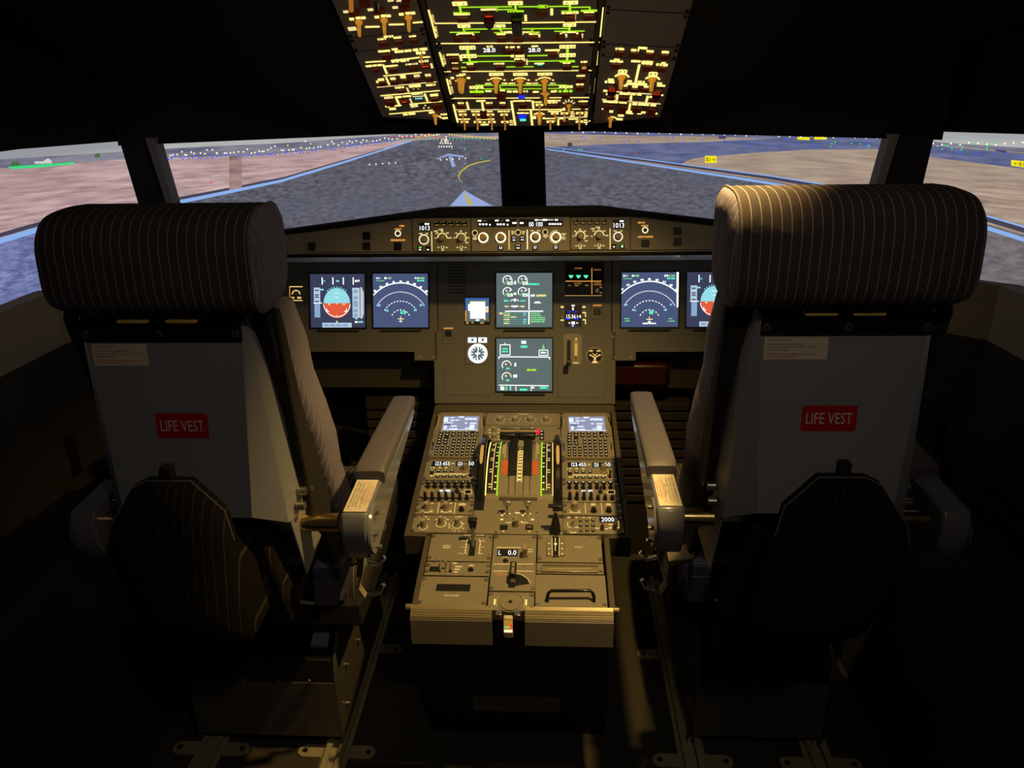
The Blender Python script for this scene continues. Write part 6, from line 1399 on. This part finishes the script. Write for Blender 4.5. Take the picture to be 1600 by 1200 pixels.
pill(s, 800, 10, 1030, 66); hl(s, [(905, 66), (905, 175)], 34); hl(s, [(770, 172), (1040, 172)], 20); s.bar(775, 185, 1040, 215, 'amberhi', True); obt(s, 815, 235, 985, 305); s.bar(980, 230, 1000, 300, 'orange_leg')
hl(s, [(100, 100), (250, 100), (405, 100)], 20); hl(s, [(550, 98), (890, 94)], 20); hl(s, [(408, 78), (408, 118), (550, 118), (550, 78), (408, 78)], 10); s.bar(430, 84, 525, 112, 'lime', True); obt(s, 400, 140, 555, 228); s.bar(600, 130, 640, 235, 'amberhi'); s.bar(195, 230, 232, 325, 'amberhi')
hl(s, [(925, 112), (1215, 106), (1215, 150)], 20); s.bar(1075, 150, 1335, 178, 'lime'); s.bar(1120, 180, 1290, 200, 'amberhi', True); obt(s, 1120, 212, 1290, 285)
pill(s, 800, 365, 1000, 412); hl(s, [(900, 412), (895, 478)], 32); hl(s, [(160, 446), (890, 440)], 20); hl(s, [(660, 486), (1135, 480)], 20); s.bar(785, 485, 1010, 512, 'amberhi', True); s.bar(750, 510, 780, 530, 'amberhi'); s.bar(1005, 505, 1035, 530, 'amberhi'); obt(s, 690, 550, 840, 605); obt(s, 940, 545, 1090, 605); s.bar(830, 530, 860, 580, 'amberhi'); s.bar(1085, 525, 1110, 590, 'yellowsym')
hl(s, [(315, 446), (318, 495)], 22); hl(s, [(285, 498), (440, 498)], 18); s.bar(265, 515, 410, 540, 'amberhi', True); s.bar(165, 488, 290, 512, 'amberhi', True); obt(s, 268, 550, 415, 605); s.bar(415, 530, 440, 578, 'amberhi')
hl(s, [(0, 504), (160, 500)], 18); s.done()
# electrical panel
s = om(PR, 'electrical_panel', 'middle centre overhead panel with two white voltage readouts and lime lines', (-WCc, WCc, vb+.001, va-.001)); s.at(*CC1)
hl(s, [(268, 815), (330, 1030)], 26, 'amberhi'); s.text('ELEC', 338, 925, 150, 34, 'amberhi', 90)
pill(s, 580, 715, 828, 770, holes=4); hl(s, [(708, 775), (712, 845)], 40); pill(s, 606, 846, 845, 900, holes=4); hl(s, [(730, 900), (745, 965)], 32)
s.text('28.0', 1045, 780, 190, 62, 'led'); s.bar(1005, 712, 1100, 738, 'amberhi', True); s.bar(1300, 722, 1340, 746, 'amberhi'); s.bar(1368, 722, 1440, 748, 'amberhi', True); s.bar(1480, 722, 1522, 746, 'amberhi'); obt(s, 1245, 755, 1420, 820); obt(s, 1430, 755, 1580, 820)
hl(s, [(845, 872), (1380, 866)], 24); s.bar(1380, 846, 1600, 892, 'amberhi', True); hl(s, [(625, 975), (860, 968)], 22); hl(s, [(750, 960), (1450, 952)], 20); s.bar(695, 985, 805, 1008, 'amberhi', True); obt(s, 700, 1015, 830, 1075)
s.bar(375, 838, 590, 864, 'amberhi', True); hl(s, [(585, 862), (610, 945)], 28, 'amberhi'); obt(s, 420, 880, 560, 940); s.bar(460, 965, 555, 992, 'amberhi', True); obt(s, 440, 1005, 590, 1090, 'amberdim'); s.bar(1115, 980, 1290, 1004, 'amberhi', True); obt(s, 1140, 1010, 1280, 1075)
s.bar(1435, 905, 1580, 932, 'amberhi', True); obt(s, 1450, 940, 1580, 1010)
s.at(*CC2); pill(s, 742, 702, 992, 752, holes=4); hl(s, [(866, 756), (866, 832)], 40); pill(s, 742, 834, 992, 886, holes=4); hl(s, [(862, 886), (862, 950)], 34)
s.text('28.0', 350, 778, 190, 60, 'led'); s.bar(305, 708, 415, 732, 'amberhi', True); s.bar(515, 768, 760, 796, 'amberhi', True); s.bar(705, 795, 730, 825, 'orange_leg'); obt(s, 570, 815, 700, 872); obt(s, 30, 760, 170, 815)
hl(s, [(240, 868), (555, 862)], 24); hl(s, [(245, 954), (980, 944)], 20); hl(s, [(745, 965), (985, 962)], 20); s.bar(795, 970, 920, 994, 'amberhi', True); obt(s, 795, 1005, 930, 1065); s.bar(350, 976, 510, 1000, 'amberhi', True); s.bar(400, 994, 480, 1016, 'mint'); s.bar(220, 925, 245, 1010, 'yellowsym'); s.bar(1075, 950, 1185, 978, 'amberhi', True); obt(s, 1065, 990, 1185, 1110, 'amberdim'); s.bar(180, 905, 200, 950, 'amberhi')
hl(s, [(1335, 795), (1318, 1015)], 28, 'amberhi'); s.text('ELEC', 1284, 905, 140, 32, 'amberhi', -90)
s.at(*CC3); hl(s, [(330, 110), (415, 108)], 24); hl(s, [(1100, 100), (1418, 96)], 20); hl(s, [(45, 180), (175, 180)], 18, 'amberhi'); hl(s, [(345, 178), (1418, 172)], 22, 'amberhi')
s.at(*CC4); hl(s, [(60, 96), (260, 96)], 20); hl(s, [(915, 96), (1025, 96)], 24); hl(s, [(0, 168), (1025, 162)], 22, 'amberhi'); hl(s, [(1200, 160), (1320, 160)], 20, 'amberhi'); s.done()
# air conditioning panel
s = om(PR, 'air_conditioning_panel', 'centre overhead panel with four large amber selector knobs above the lowest row', (-WCc, WCc, vc+.001, vb-.001)); s.at(*CC3)
hl(s, [(88, 305), (155, 570)], 26, 'amberhi'); s.text('AIR', 145, 360, 90, 36, 'amberhi', 90); s.text('COND', 178, 490, 120, 36, 'amberhi', 90)
def okn(s, X, Y, ang, r=.0085, h=.030, name='selector_knob'): s.grip(X, Y, r, h, 'ohknob', ang, name)
for X in (930, 1340):
    pill(s, X-120, 205, X+125, 250); s.arc(X, 350, 118, 35, 145, 24, 'amberhi', 'dial'); s.bar(X-150, 318, X-120, 334, 'amberhi'); s.bar(X+125, 318, X+160, 334, 'amberhi'); okn(s, X, 335, 90)
okn(s, 330, 330, 120, .011, .030); s.arc(330, 380, 110, 40, 140, 18, 'amberhi', 'dial'); s.bar(155, 275, 210, 305, 'amberhi'); s.bar(430, 275, 485, 305, 'amberhi'); s.bar(300, 215, 420, 244, 'amberhi', True); s.bar(250, 240, 380, 262, 'amberhi', True)
hl(s, [(590, 412), (880, 412)], 22); hl(s, [(990, 412), (1300, 412)], 22); hl(s, [(700, 475), (890, 475)], 16); hl(s, [(1000, 475), (1290, 475)], 16); pill(s, 475, 430, 710, 472); hl(s, [(585, 410), (600, 520)], 26); s.bar(480, 505, 735, 545, 'lime', True); s.bar(745, 500, 855, 530, 'amberhi', True); s.bar(740, 375, 855, 398, 'yellowsym', True); s.bar(1030, 372, 1130, 394, 'amberhi', True); s.bar(1145, 372, 1260, 394, 'amberhi', True); s.bar(1000, 490, 1080, 515, 'amberhi', True); s.bar(1115, 502, 1310, 540, 'amberhi', True); hl(s, [(995, 415), (1000, 510)], 14); obt(s, 555, 555, 690, 590)
obt(s, 935, 545, 1085, 640); obt(s, 1310, 540, 1418, 600, 'blue'); hl(s, [(165, 636), (940, 632)], 20, 'amberhi'); hl(s, [(1100, 632), (1418, 630)], 20, 'amberhi')
s.at(*CC4); X = 445; pill(s, X-120, 203, X+130, 246, holes=3); s.arc(X, 350, 128, 35, 145, 24, 'amberhi', 'dial'); s.bar(X-155, 318, X-125, 336, 'amberhi'); s.bar(X+130, 318, X+160, 336, 'amberhi'); okn(s, X, 340, 90)
hl(s, [(80, 412), (395, 412)], 22); hl(s, [(500, 410), (820, 410)], 22); hl(s, [(80, 472), (395, 472)], 16); hl(s, [(500, 468), (700, 468)], 16); pill(s, 695, 420, 925, 462); hl(s, [(810, 405), (805, 500)], 26); s.bar(685, 495, 935, 535, 'lime', True); s.bar(555, 500, 655, 535, 'amberhi', True); s.bar(245, 512, 350, 542, 'amberhi', True); s.bar(130, 372, 230, 394, 'amberhi', True); s.bar(245, 370, 350, 394, 'yellowsym', True); s.bar(540, 370, 635, 394, 'yellowsym', True); s.bar(80, 500, 180, 535, 'yellowsym', True); obt(s, 735, 545, 880, 600); s.bar(0, 545, 110, 600, 'blue', z=.0065)
okn(s, 462, 560, 90, .0075, .028); s.arc(455, 590, 90, 35, 145, 20, 'orange_leg', 'dial')
s.bar(990, 240, 1145, 266, 'amberhi', True); obt(s, 985, 275, 1140, 340); s.bar(985, 386, 1130, 414, 'amberhi', True); obt(s, 980, 420, 1125, 488); hl(s, [(0, 630), (365, 628)], 20, 'amberhi'); hl(s, [(530, 626), (1270, 622)], 22, 'amberhi')
hl(s, [(1298, 290), (1270, 555)], 28, 'amberhi'); s.text('AIR', 1250, 340, 80, 36, 'amberhi', -90); s.text('COND', 1235, 480, 130, 40, 'amberhi', -90); s.done()
# lowest row: lights and signs
s = om(PR, 'light_switch_panel', 'lowest centre overhead panel with a double row of small amber toggle switches', (-WCc, WCc, vd-.002, vc-.001)); s.at(*CC3)
hl(s, [(200, 740), (275, 1045)], 30, 'amberhi'); hl(s, [(245, 830), (1210, 828)], 22, 'yellowsym'); hl(s, [(430, 700), (460, 825)], 32, 'amberhi'); hl(s, [(690, 700), (712, 850)], 32, 'amberhi'); hl(s, [(1188, 680), (1255, 1095)], 34, 'amberhi')
for b in ((590, 668, 755, 694), (275, 704, 380, 730), (755, 702, 870, 728), (990, 702, 1100, 728), (285, 852, 415, 872), (505, 852, 650, 872), (775, 852, 870, 872), (955, 852, 1160, 872), (1285, 875, 1418, 900), (668, 1072, 815, 1098), (700, 1036, 765, 1056), (1160, 1010, 1215, 1024), (1160, 1040, 1220, 1056), (1160, 1076, 1220, 1094), (1215, 672, 1418, 694), (280, 984, 485, 1002), (600, 985, 900, 1003)): s.bar(*b, m='amberhi', words=True)
for b in ((265, 735, 410, 790), (750, 732, 880, 790), (985, 732, 1110, 790), (1310, 715, 1418, 785), (660, 880, 775, 960)): obt(s, *b)
for X, Y in ((365, 915), (590, 915), (835, 915), (1068, 915), (395, 1040), (615, 1040), (858, 1040), (1082, 1040)):
    s.bar(X-65, Y-14, X+60, Y+16, 'amberhi'); s.toggle(X, Y, .0024, .020, 'toggle', tilt=(0, -.15))
s.bar(1315, 905, 1418, 960, 'blue', z=.004); s.bar(1335, 988, 1418, 1022, 'mint')
s.at(*CC4); hl(s, [(242, 680), (258, 815)], 32, 'amberhi'); hl(s, [(212, 840), (236, 1095)], 34, 'amberhi'); hl(s, [(0, 832), (780, 826)], 24, 'amberhi'); hl(s, [(910, 822), (1060, 820)], 20, 'amberhi'); hl(s, [(1240, 730), (1212, 1030)], 28, 'amberhi'); hl(s, [(640, 965), (1190, 955)], 22, 'yellowsym'); hl(s, [(680, 990), (680, 1095)], 26, 'amberhi')
for b in ((0, 668, 220, 690), (265, 692, 405, 712), (495, 665, 730, 690), (500, 700, 680, 722), (1025, 676, 1195, 700), (505, 850, 745, 870), (1140, 815, 1205, 830), (1130, 865, 1195, 880), (1125, 895, 1195, 912), (1120, 925, 1190, 942), (890, 862, 955, 878), (890, 895, 960, 912), (885, 930, 955, 946), (245, 940, 300, 990), (415, 960, 460, 990), (455, 972, 635, 990), (695, 972, 800, 992), (855, 980, 1030, 1000), (1115, 1000, 1180, 1020), (1115, 1035, 1185, 1056), (1110, 1070, 1180, 1090), (615, 1000, 645, 1080), (160, 725, 195, 800), (0, 880, 175, 900), (755, 800, 795, 850), (705, 830, 800, 845)): s.bar(*b, m='amberhi', words=True)
for b in ((20, 710, 150, 790), (520, 732, 690, 780), (1040, 712, 1175, 770), (740, 1000, 850, 1050)): obt(s, *b)
for X, Y in ((360, 750), (620, 895), (1045, 890), (545, 1035), (1040, 1035), (785, 895)): s.bar(X-62, Y-16, X+60, Y+16, 'amberhi'); s.toggle(X, Y, .0024, .020, 'toggle', tilt=(0, -.15))
okn(s, 360, 915, 90, .0085, .026); s.arc(355, 930, 90, 20, 160, 22, 'amberhi', 'dial'); okn(s, 860, 760, 90, .006, .020)
for a in (30, 60, 90, 120, 150): s.line([(860+75*math.cos(R(a)), 760-62*math.sin(R(a))), (860+120*math.cos(R(a)), 760-105*math.sin(R(a)))], 22, 'yellowsym')
s.bar(0, 905, 130, 960, 'blue', z=.004); s.bar(25, 990, 130, 1024, 'mint'); s.done()
# ---- left column
P_ = PRL; LW = (-.1625, -.0015)
l1 = V(P_, 608, 54); l2 = V(P_, 615, 76); l3 = V(P_, 650, 193)
s = om(P_, 'wiper_oxygen_panel', 'upper left overhead panel with a row of three amber selector knobs', (*LW, l1+.001, .53)); s.at(*COL)
for X, Y in ((480, 275), (795, 250), (1100, 215)):
    okn(s, X+5, Y, 90, .0075, .030)
    for dx_, dy_ in ((-85, -40), (-5, -55), (60, -55)): s.bar(X+dx_-28, Y+dy_-14, X+dx_+30, Y+dy_+16, 'amberhi')
for b in ((290, 130, 355, 160), (595, 104, 665, 134), (905, 76, 975, 106), (845, 0, 920, 16), (955, 0, 1015, 18)): s.bar(*b, m='yellowsym')
for b in ((365, 120, 500, 180), (675, 95, 810, 150), (990, 66, 1120, 120), (1020, 0, 1130, 12), (495, 0, 630, 65)): obt(s, *b)
hl(s, [(565, 334), (745, 330)], 28, 'amberhi'); hl(s, [(860, 305), (1050, 300)], 28, 'amberhi'); hl(s, [(1160, 282), (1285, 272)], 24, 'amberhi'); s.bar(350, 335, 455, 380, 'yellowsym')
for X, c_ in ((385, 'toggle'), (700, 'chrome')):
    part('lamp_switch', MB().tube([(*s.L(X, -30), .0), (*s.L(X, -30), .028)], .0045, 12), c_, s.root)
s.screws([(348, 275), (1240, 200)], .0014); s.done()
s = om(P_, 'narrow_switch_panel', 'narrow left overhead panel with three dark buttons under amber legends', (*LW, l2+.001, l1-.001)); s.at(*COL)
for b in ((720, 476, 825, 498), (795, 440, 915, 468), (918, 455, 1015, 480), (1112, 440, 1200, 462)): s.bar(*b, m='amberhi', words=True)
for b in ((735, 505, 855, 560), (930, 488, 1045, 540), (1120, 470, 1238, 522)): obt(s, *b)
s.screws([(492, 598), (1305, 415)], .0014); s.done()
def trap(pl, name, label, pts_px, pivot):
    return
s = Mod(P_, 'flight_warning_panel', 'large left overhead panel crowded with bright legends, red lit buttons and one amber knob', 'control panel', None, None, (0, 0, 1), uvrect=(*LW, l3, l2-.001))
yl = V(P_, 601, 183)-s.c[1]
part('faceplate', MB().prism([(-s.hw+.0007, yl), (s.hw-.0007, -s.hh+.0007), (s.hw-.0007, s.hh-.0007), (-s.hw+.0007, s.hh-.0007)], -.012, 0), 'oh', s.root, .0008, seg=1)
s.at(*COL)
for b in ((725, 622, 890, 650), (895, 600, 985, 625), (930, 622, 1145, 652), (1160, 600, 1340, 632), (1200, 640, 1315, 676), (1235, 750, 1355, 776)): s.bar(*b, m='amberhi', words=True)
hl(s, [(890, 760), (1240, 715), (1375, 708)], 24, 'amberhi'); hl(s, [(570, 776), (815, 760)], 22, 'amberhi'); s.bar(890, 735, 1110, 775, 'amberhi', True); obt(s, 765, 662, 900, 720); s.bar(1380, 790, 1410, 850, 'yellowsym'); s.toggle(1262, 700, .0025, .016, 'toggle', tilt=(0, -.2)); obt(s, 1250, 785, 1380, 830, 'redwarn')
s.at(*COLB)
hl(s, [(110, 70), (425, 48)], 22, 'amberhi'); s.bar(110, 108, 380, 138, 'amberhi', True); hl(s, [(385, 105), (445, 250)], 32, 'amberhi'); s.bar(415, 115, 615, 140, 'amberhi', True); s.bar(735, 85, 930, 112, 'yellowsym', True); obt(s, 470, 145, 610, 205); obt(s, 790, 125, 925, 185); obt(s, 965, 85, 1090, 140, 'redwarn'); obt(s, 220, 150, 330, 200)
hl(s, [(390, 284), (720, 255), (985, 230)], 22, 'amberhi'); s.bar(650, 250, 775, 320, 'amberhi', True); s.bar(865, 262, 965, 305, 'yellowsym', True); s.bar(1040, 250, 1155, 292, 'yellowsym', True); s.bar(500, 310, 580, 342, 'amberhi'); s.bar(305, 326, 400, 358, 'amberhi'); hl(s, [(430, 305), (485, 420)], 26, 'amberhi'); s.bar(280, 360, 315, 395, 'amberhi')
for X, Y in ((380, 385), (560, 370), (755, 348), (920, 330), (1110, 325)): obt(s, X-60, Y-30, X+60, Y+30)
hl(s, [(290, 460), (840, 410), (1225, 375)], 20, 'yellowsym'); s.bar(570, 450, 720, 478, 'amberhi', True); s.bar(790, 420, 975, 462, 'amberhi', True); s.bar(1055, 410, 1215, 440, 'amberhi', True); hl(s, [(755, 465), (785, 535)], 26, 'yellowsym'); obt(s, 600, 485, 730, 525); s.dots([(862, 487), (935, 485)], .002, 'orange_leg')
hl(s, [(345, 594), (850, 548), (1270, 512)], 22, 'amberhi'); s.bar(830, 552, 1000, 575, 'amberhi', True); s.bar(400, 600, 545, 642, 'yellowsym', True); hl(s, [(580, 605), (640, 740)], 32, 'amberhi'); s.bar(600, 590, 830, 620, 'amberhi', True); hl(s, [(845, 608), (1025, 596)], 20, 'yellowsym'); hl(s, [(1035, 560), (1080, 680)], 30, 'amberhi'); s.bar(1120, 560, 1245, 602, 'amberhi', True); obt(s, 650, 640, 780, 690, 'redwarn'); s.bar(885, 625, 1010, 648, 'cyan', True); hl(s, [(805, 635), (840, 720)], 24, 'yellowsym'); obt(s, 420, 660, 560, 730); obt(s, 1130, 610, 1260, 660); obt(s, 1150, 710, 1300, 790)
hl(s, [(800, 725), (1310, 680)], 20, 'amberhi'); s.bar(810, 720, 935, 775, 'yellowsym', True); s.bar(420, 748, 490, 772, 'amberhi'); s.bar(480, 782, 585, 815, 'amberhi'); s.bar(560, 740, 670, 758, 'amberhi'); s.dots([(1045, 745), (1022, 785), (1098, 780)], .002, 'amberhi'); hl(s, [(480, 880), (850, 845), (1175, 815)], 20, 'amberhi'); s.bar(695, 865, 905, 895, 'amberhi', True); s.bar(1100, 836, 1210, 870, 'amberhi', True); s.bar(1285, 872, 1385, 898, 'amberhi', True); s.bar(1310, 928, 1395, 956, 'amberhi', True)
okn(s, 1200, 900, 90, .007, .024); s.arc(1210, 950, 85, 0, 110, 20, 'amberhi', 'dial')
s.screws([(225, 295), (1330, 800), (370, 492)], .0014); s.done()
# ---- right column
P_ = PRR; RW_ = (.0015, .1655)
r1 = V(P_, 1005, 18); r2 = V(P_, 1005, 72); r3 = V(P_, 990, 91); r4 = V(P_, 945, 195)
s = om(P_, 'blank_panel', 'upper blank dark grey plate on the right side of the overhead panel', (*RW_, r1+.001, .53)); s.at(*CR2); s.screws([(1440, 80)], .0016); s.done()
s = om(P_, 'blank_panel', 'large blank dark grey plate on the right side of the overhead panel', (*RW_, r2+.001, r1-.001)); s.at(*CR2); s.screws([(238, 300), (215, 500), (1345, 378), (1280, 572)], .0016); s.done()
s = om(P_, 'narrow_switch_panel', 'narrow right overhead panel with four dark buttons under amber legends', (*RW_, r3+.001, r2-.001)); s.at(*CR_)
for b in ((262, 120, 375, 148), (465, 134, 568, 164), (555, 106, 680, 138), (665, 150, 770, 180), (862, 160, 962, 192)): s.bar(*b, m='amberhi', words=True)
for b in ((252, 152, 375, 212), (442, 165, 568, 228), (640, 180, 770, 240), (835, 192, 962, 250)): obt(s, *b)
s.screws([(175, 195), (1045, 178)], .0014); s.done()
s = Mod(P_, 'cargo_vent_panel', 'large right overhead panel with two amber knobs and two red lit guarded buttons', 'control panel', None, None, (0, 0, 1), uvrect=(*RW_, r4, r3-.001))
yl = V(P_, 1032, 183)-s.c[1]
part('faceplate', MB().prism([(-s.hw+.0007, -s.hh+.0007), (s.hw-.0007, yl), (s.hw-.0007, s.hh-.0007), (-s.hw+.0007, s.hh-.0007)], -.012, 0), 'oh', s.root, .0008, seg=1)
s.at(*CR_)
for b in ((190, 282, 360, 308), (245, 262, 315, 284), (465, 280, 600, 308), (600, 288, 745, 338), (790, 322, 960, 356), (860, 306, 910, 326), (165, 520, 240, 545), (415, 540, 475, 560), (550, 548, 650, 570), (800, 570, 865, 590), (125, 545, 280, 580), (400, 572, 680, 606), (800, 598, 915, 622), (370, 596, 420, 620), (480, 610, 550, 634), (630, 612, 690, 636), (105, 665, 155, 688), (140, 706, 225, 734), (315, 705, 600, 732), (100, 806, 420, 836), (480, 838, 810, 870), (400, 932, 500, 976), (590, 945, 650, 968), (545, 960, 600, 980), (770, 962, 805, 980), (85, 905, 105, 918), (700, 745, 755, 768), (185, 920, 275, 960), (295, 985, 370, 1008), (280, 1032, 355, 1056), (815, 755, 835, 770), (855, 725, 880, 742)): s.bar(*b, m='amberhi', words=(b[2]-b[0] > 80))
hl(s, [(572, 335), (520, 575)], 30, 'amberhi'); hl(s, [(275, 686), (730, 718)], 20, 'yellowsym'); hl(s, [(85, 785), (845, 845)], 18, 'yellowsym'); hl(s, [(285, 725), (280, 785)], 30, 'amberhi'); hl(s, [(465, 740), (460, 800)], 28, 'amberhi'); hl(s, [(680, 740), (660, 820)], 28, 'amberhi'); hl(s, [(455, 835), (435, 940)], 26, 'amberhi'); hl(s, [(250, 712), (252, 760)], 10, 'yellowsym')
for X, Y in ((340, 500), (735, 530)):
    pill(s, X-42, Y-96, X+72, Y-50); s.arc(X+5, Y+5, 88, 10, 170, 26, 'amberhi', 'dial'); okn(s, X, Y, 100, .0095, .028)
okn(s, 200, 1030, 90, .0072, .024); s.arc(215, 1045, 65, 0, 110, 20, 'amberhi', 'dial')
for b in ((205, 310, 335, 372), (610, 338, 735, 402), (800, 355, 920, 412), (355, 625, 430, 668), (455, 635, 570, 672), (590, 632, 690, 675), (150, 740, 250, 775), (300, 740, 430, 790), (700, 765, 810, 800), (120, 850, 240, 900), (295, 865, 400, 950), (480, 880, 600, 940), (670, 895, 785, 980)): obt(s, *b)
for b in ((165, 595, 270, 690), (745, 640, 855, 735)): s.btn(*b, 'guard_red', .010, 'guarded_button'); X0 = b[0]; s.line([(X0+22, b[1]+5), (X0+88, b[1]+5), (X0+88, b[1]+32), (X0+22, b[1]+32), (X0+22, b[1]+5)], 8, 'redwarn', 'lit_frame', .0105)
s.screws([(155, 435), (918, 492), (66, 1020)], .0014); s.done()
# screws in the black lining beside the overhead panel
for X, Y in ((520, 64), (585, 150), (1060, 162), (1048, 196), (610, 115)): pass
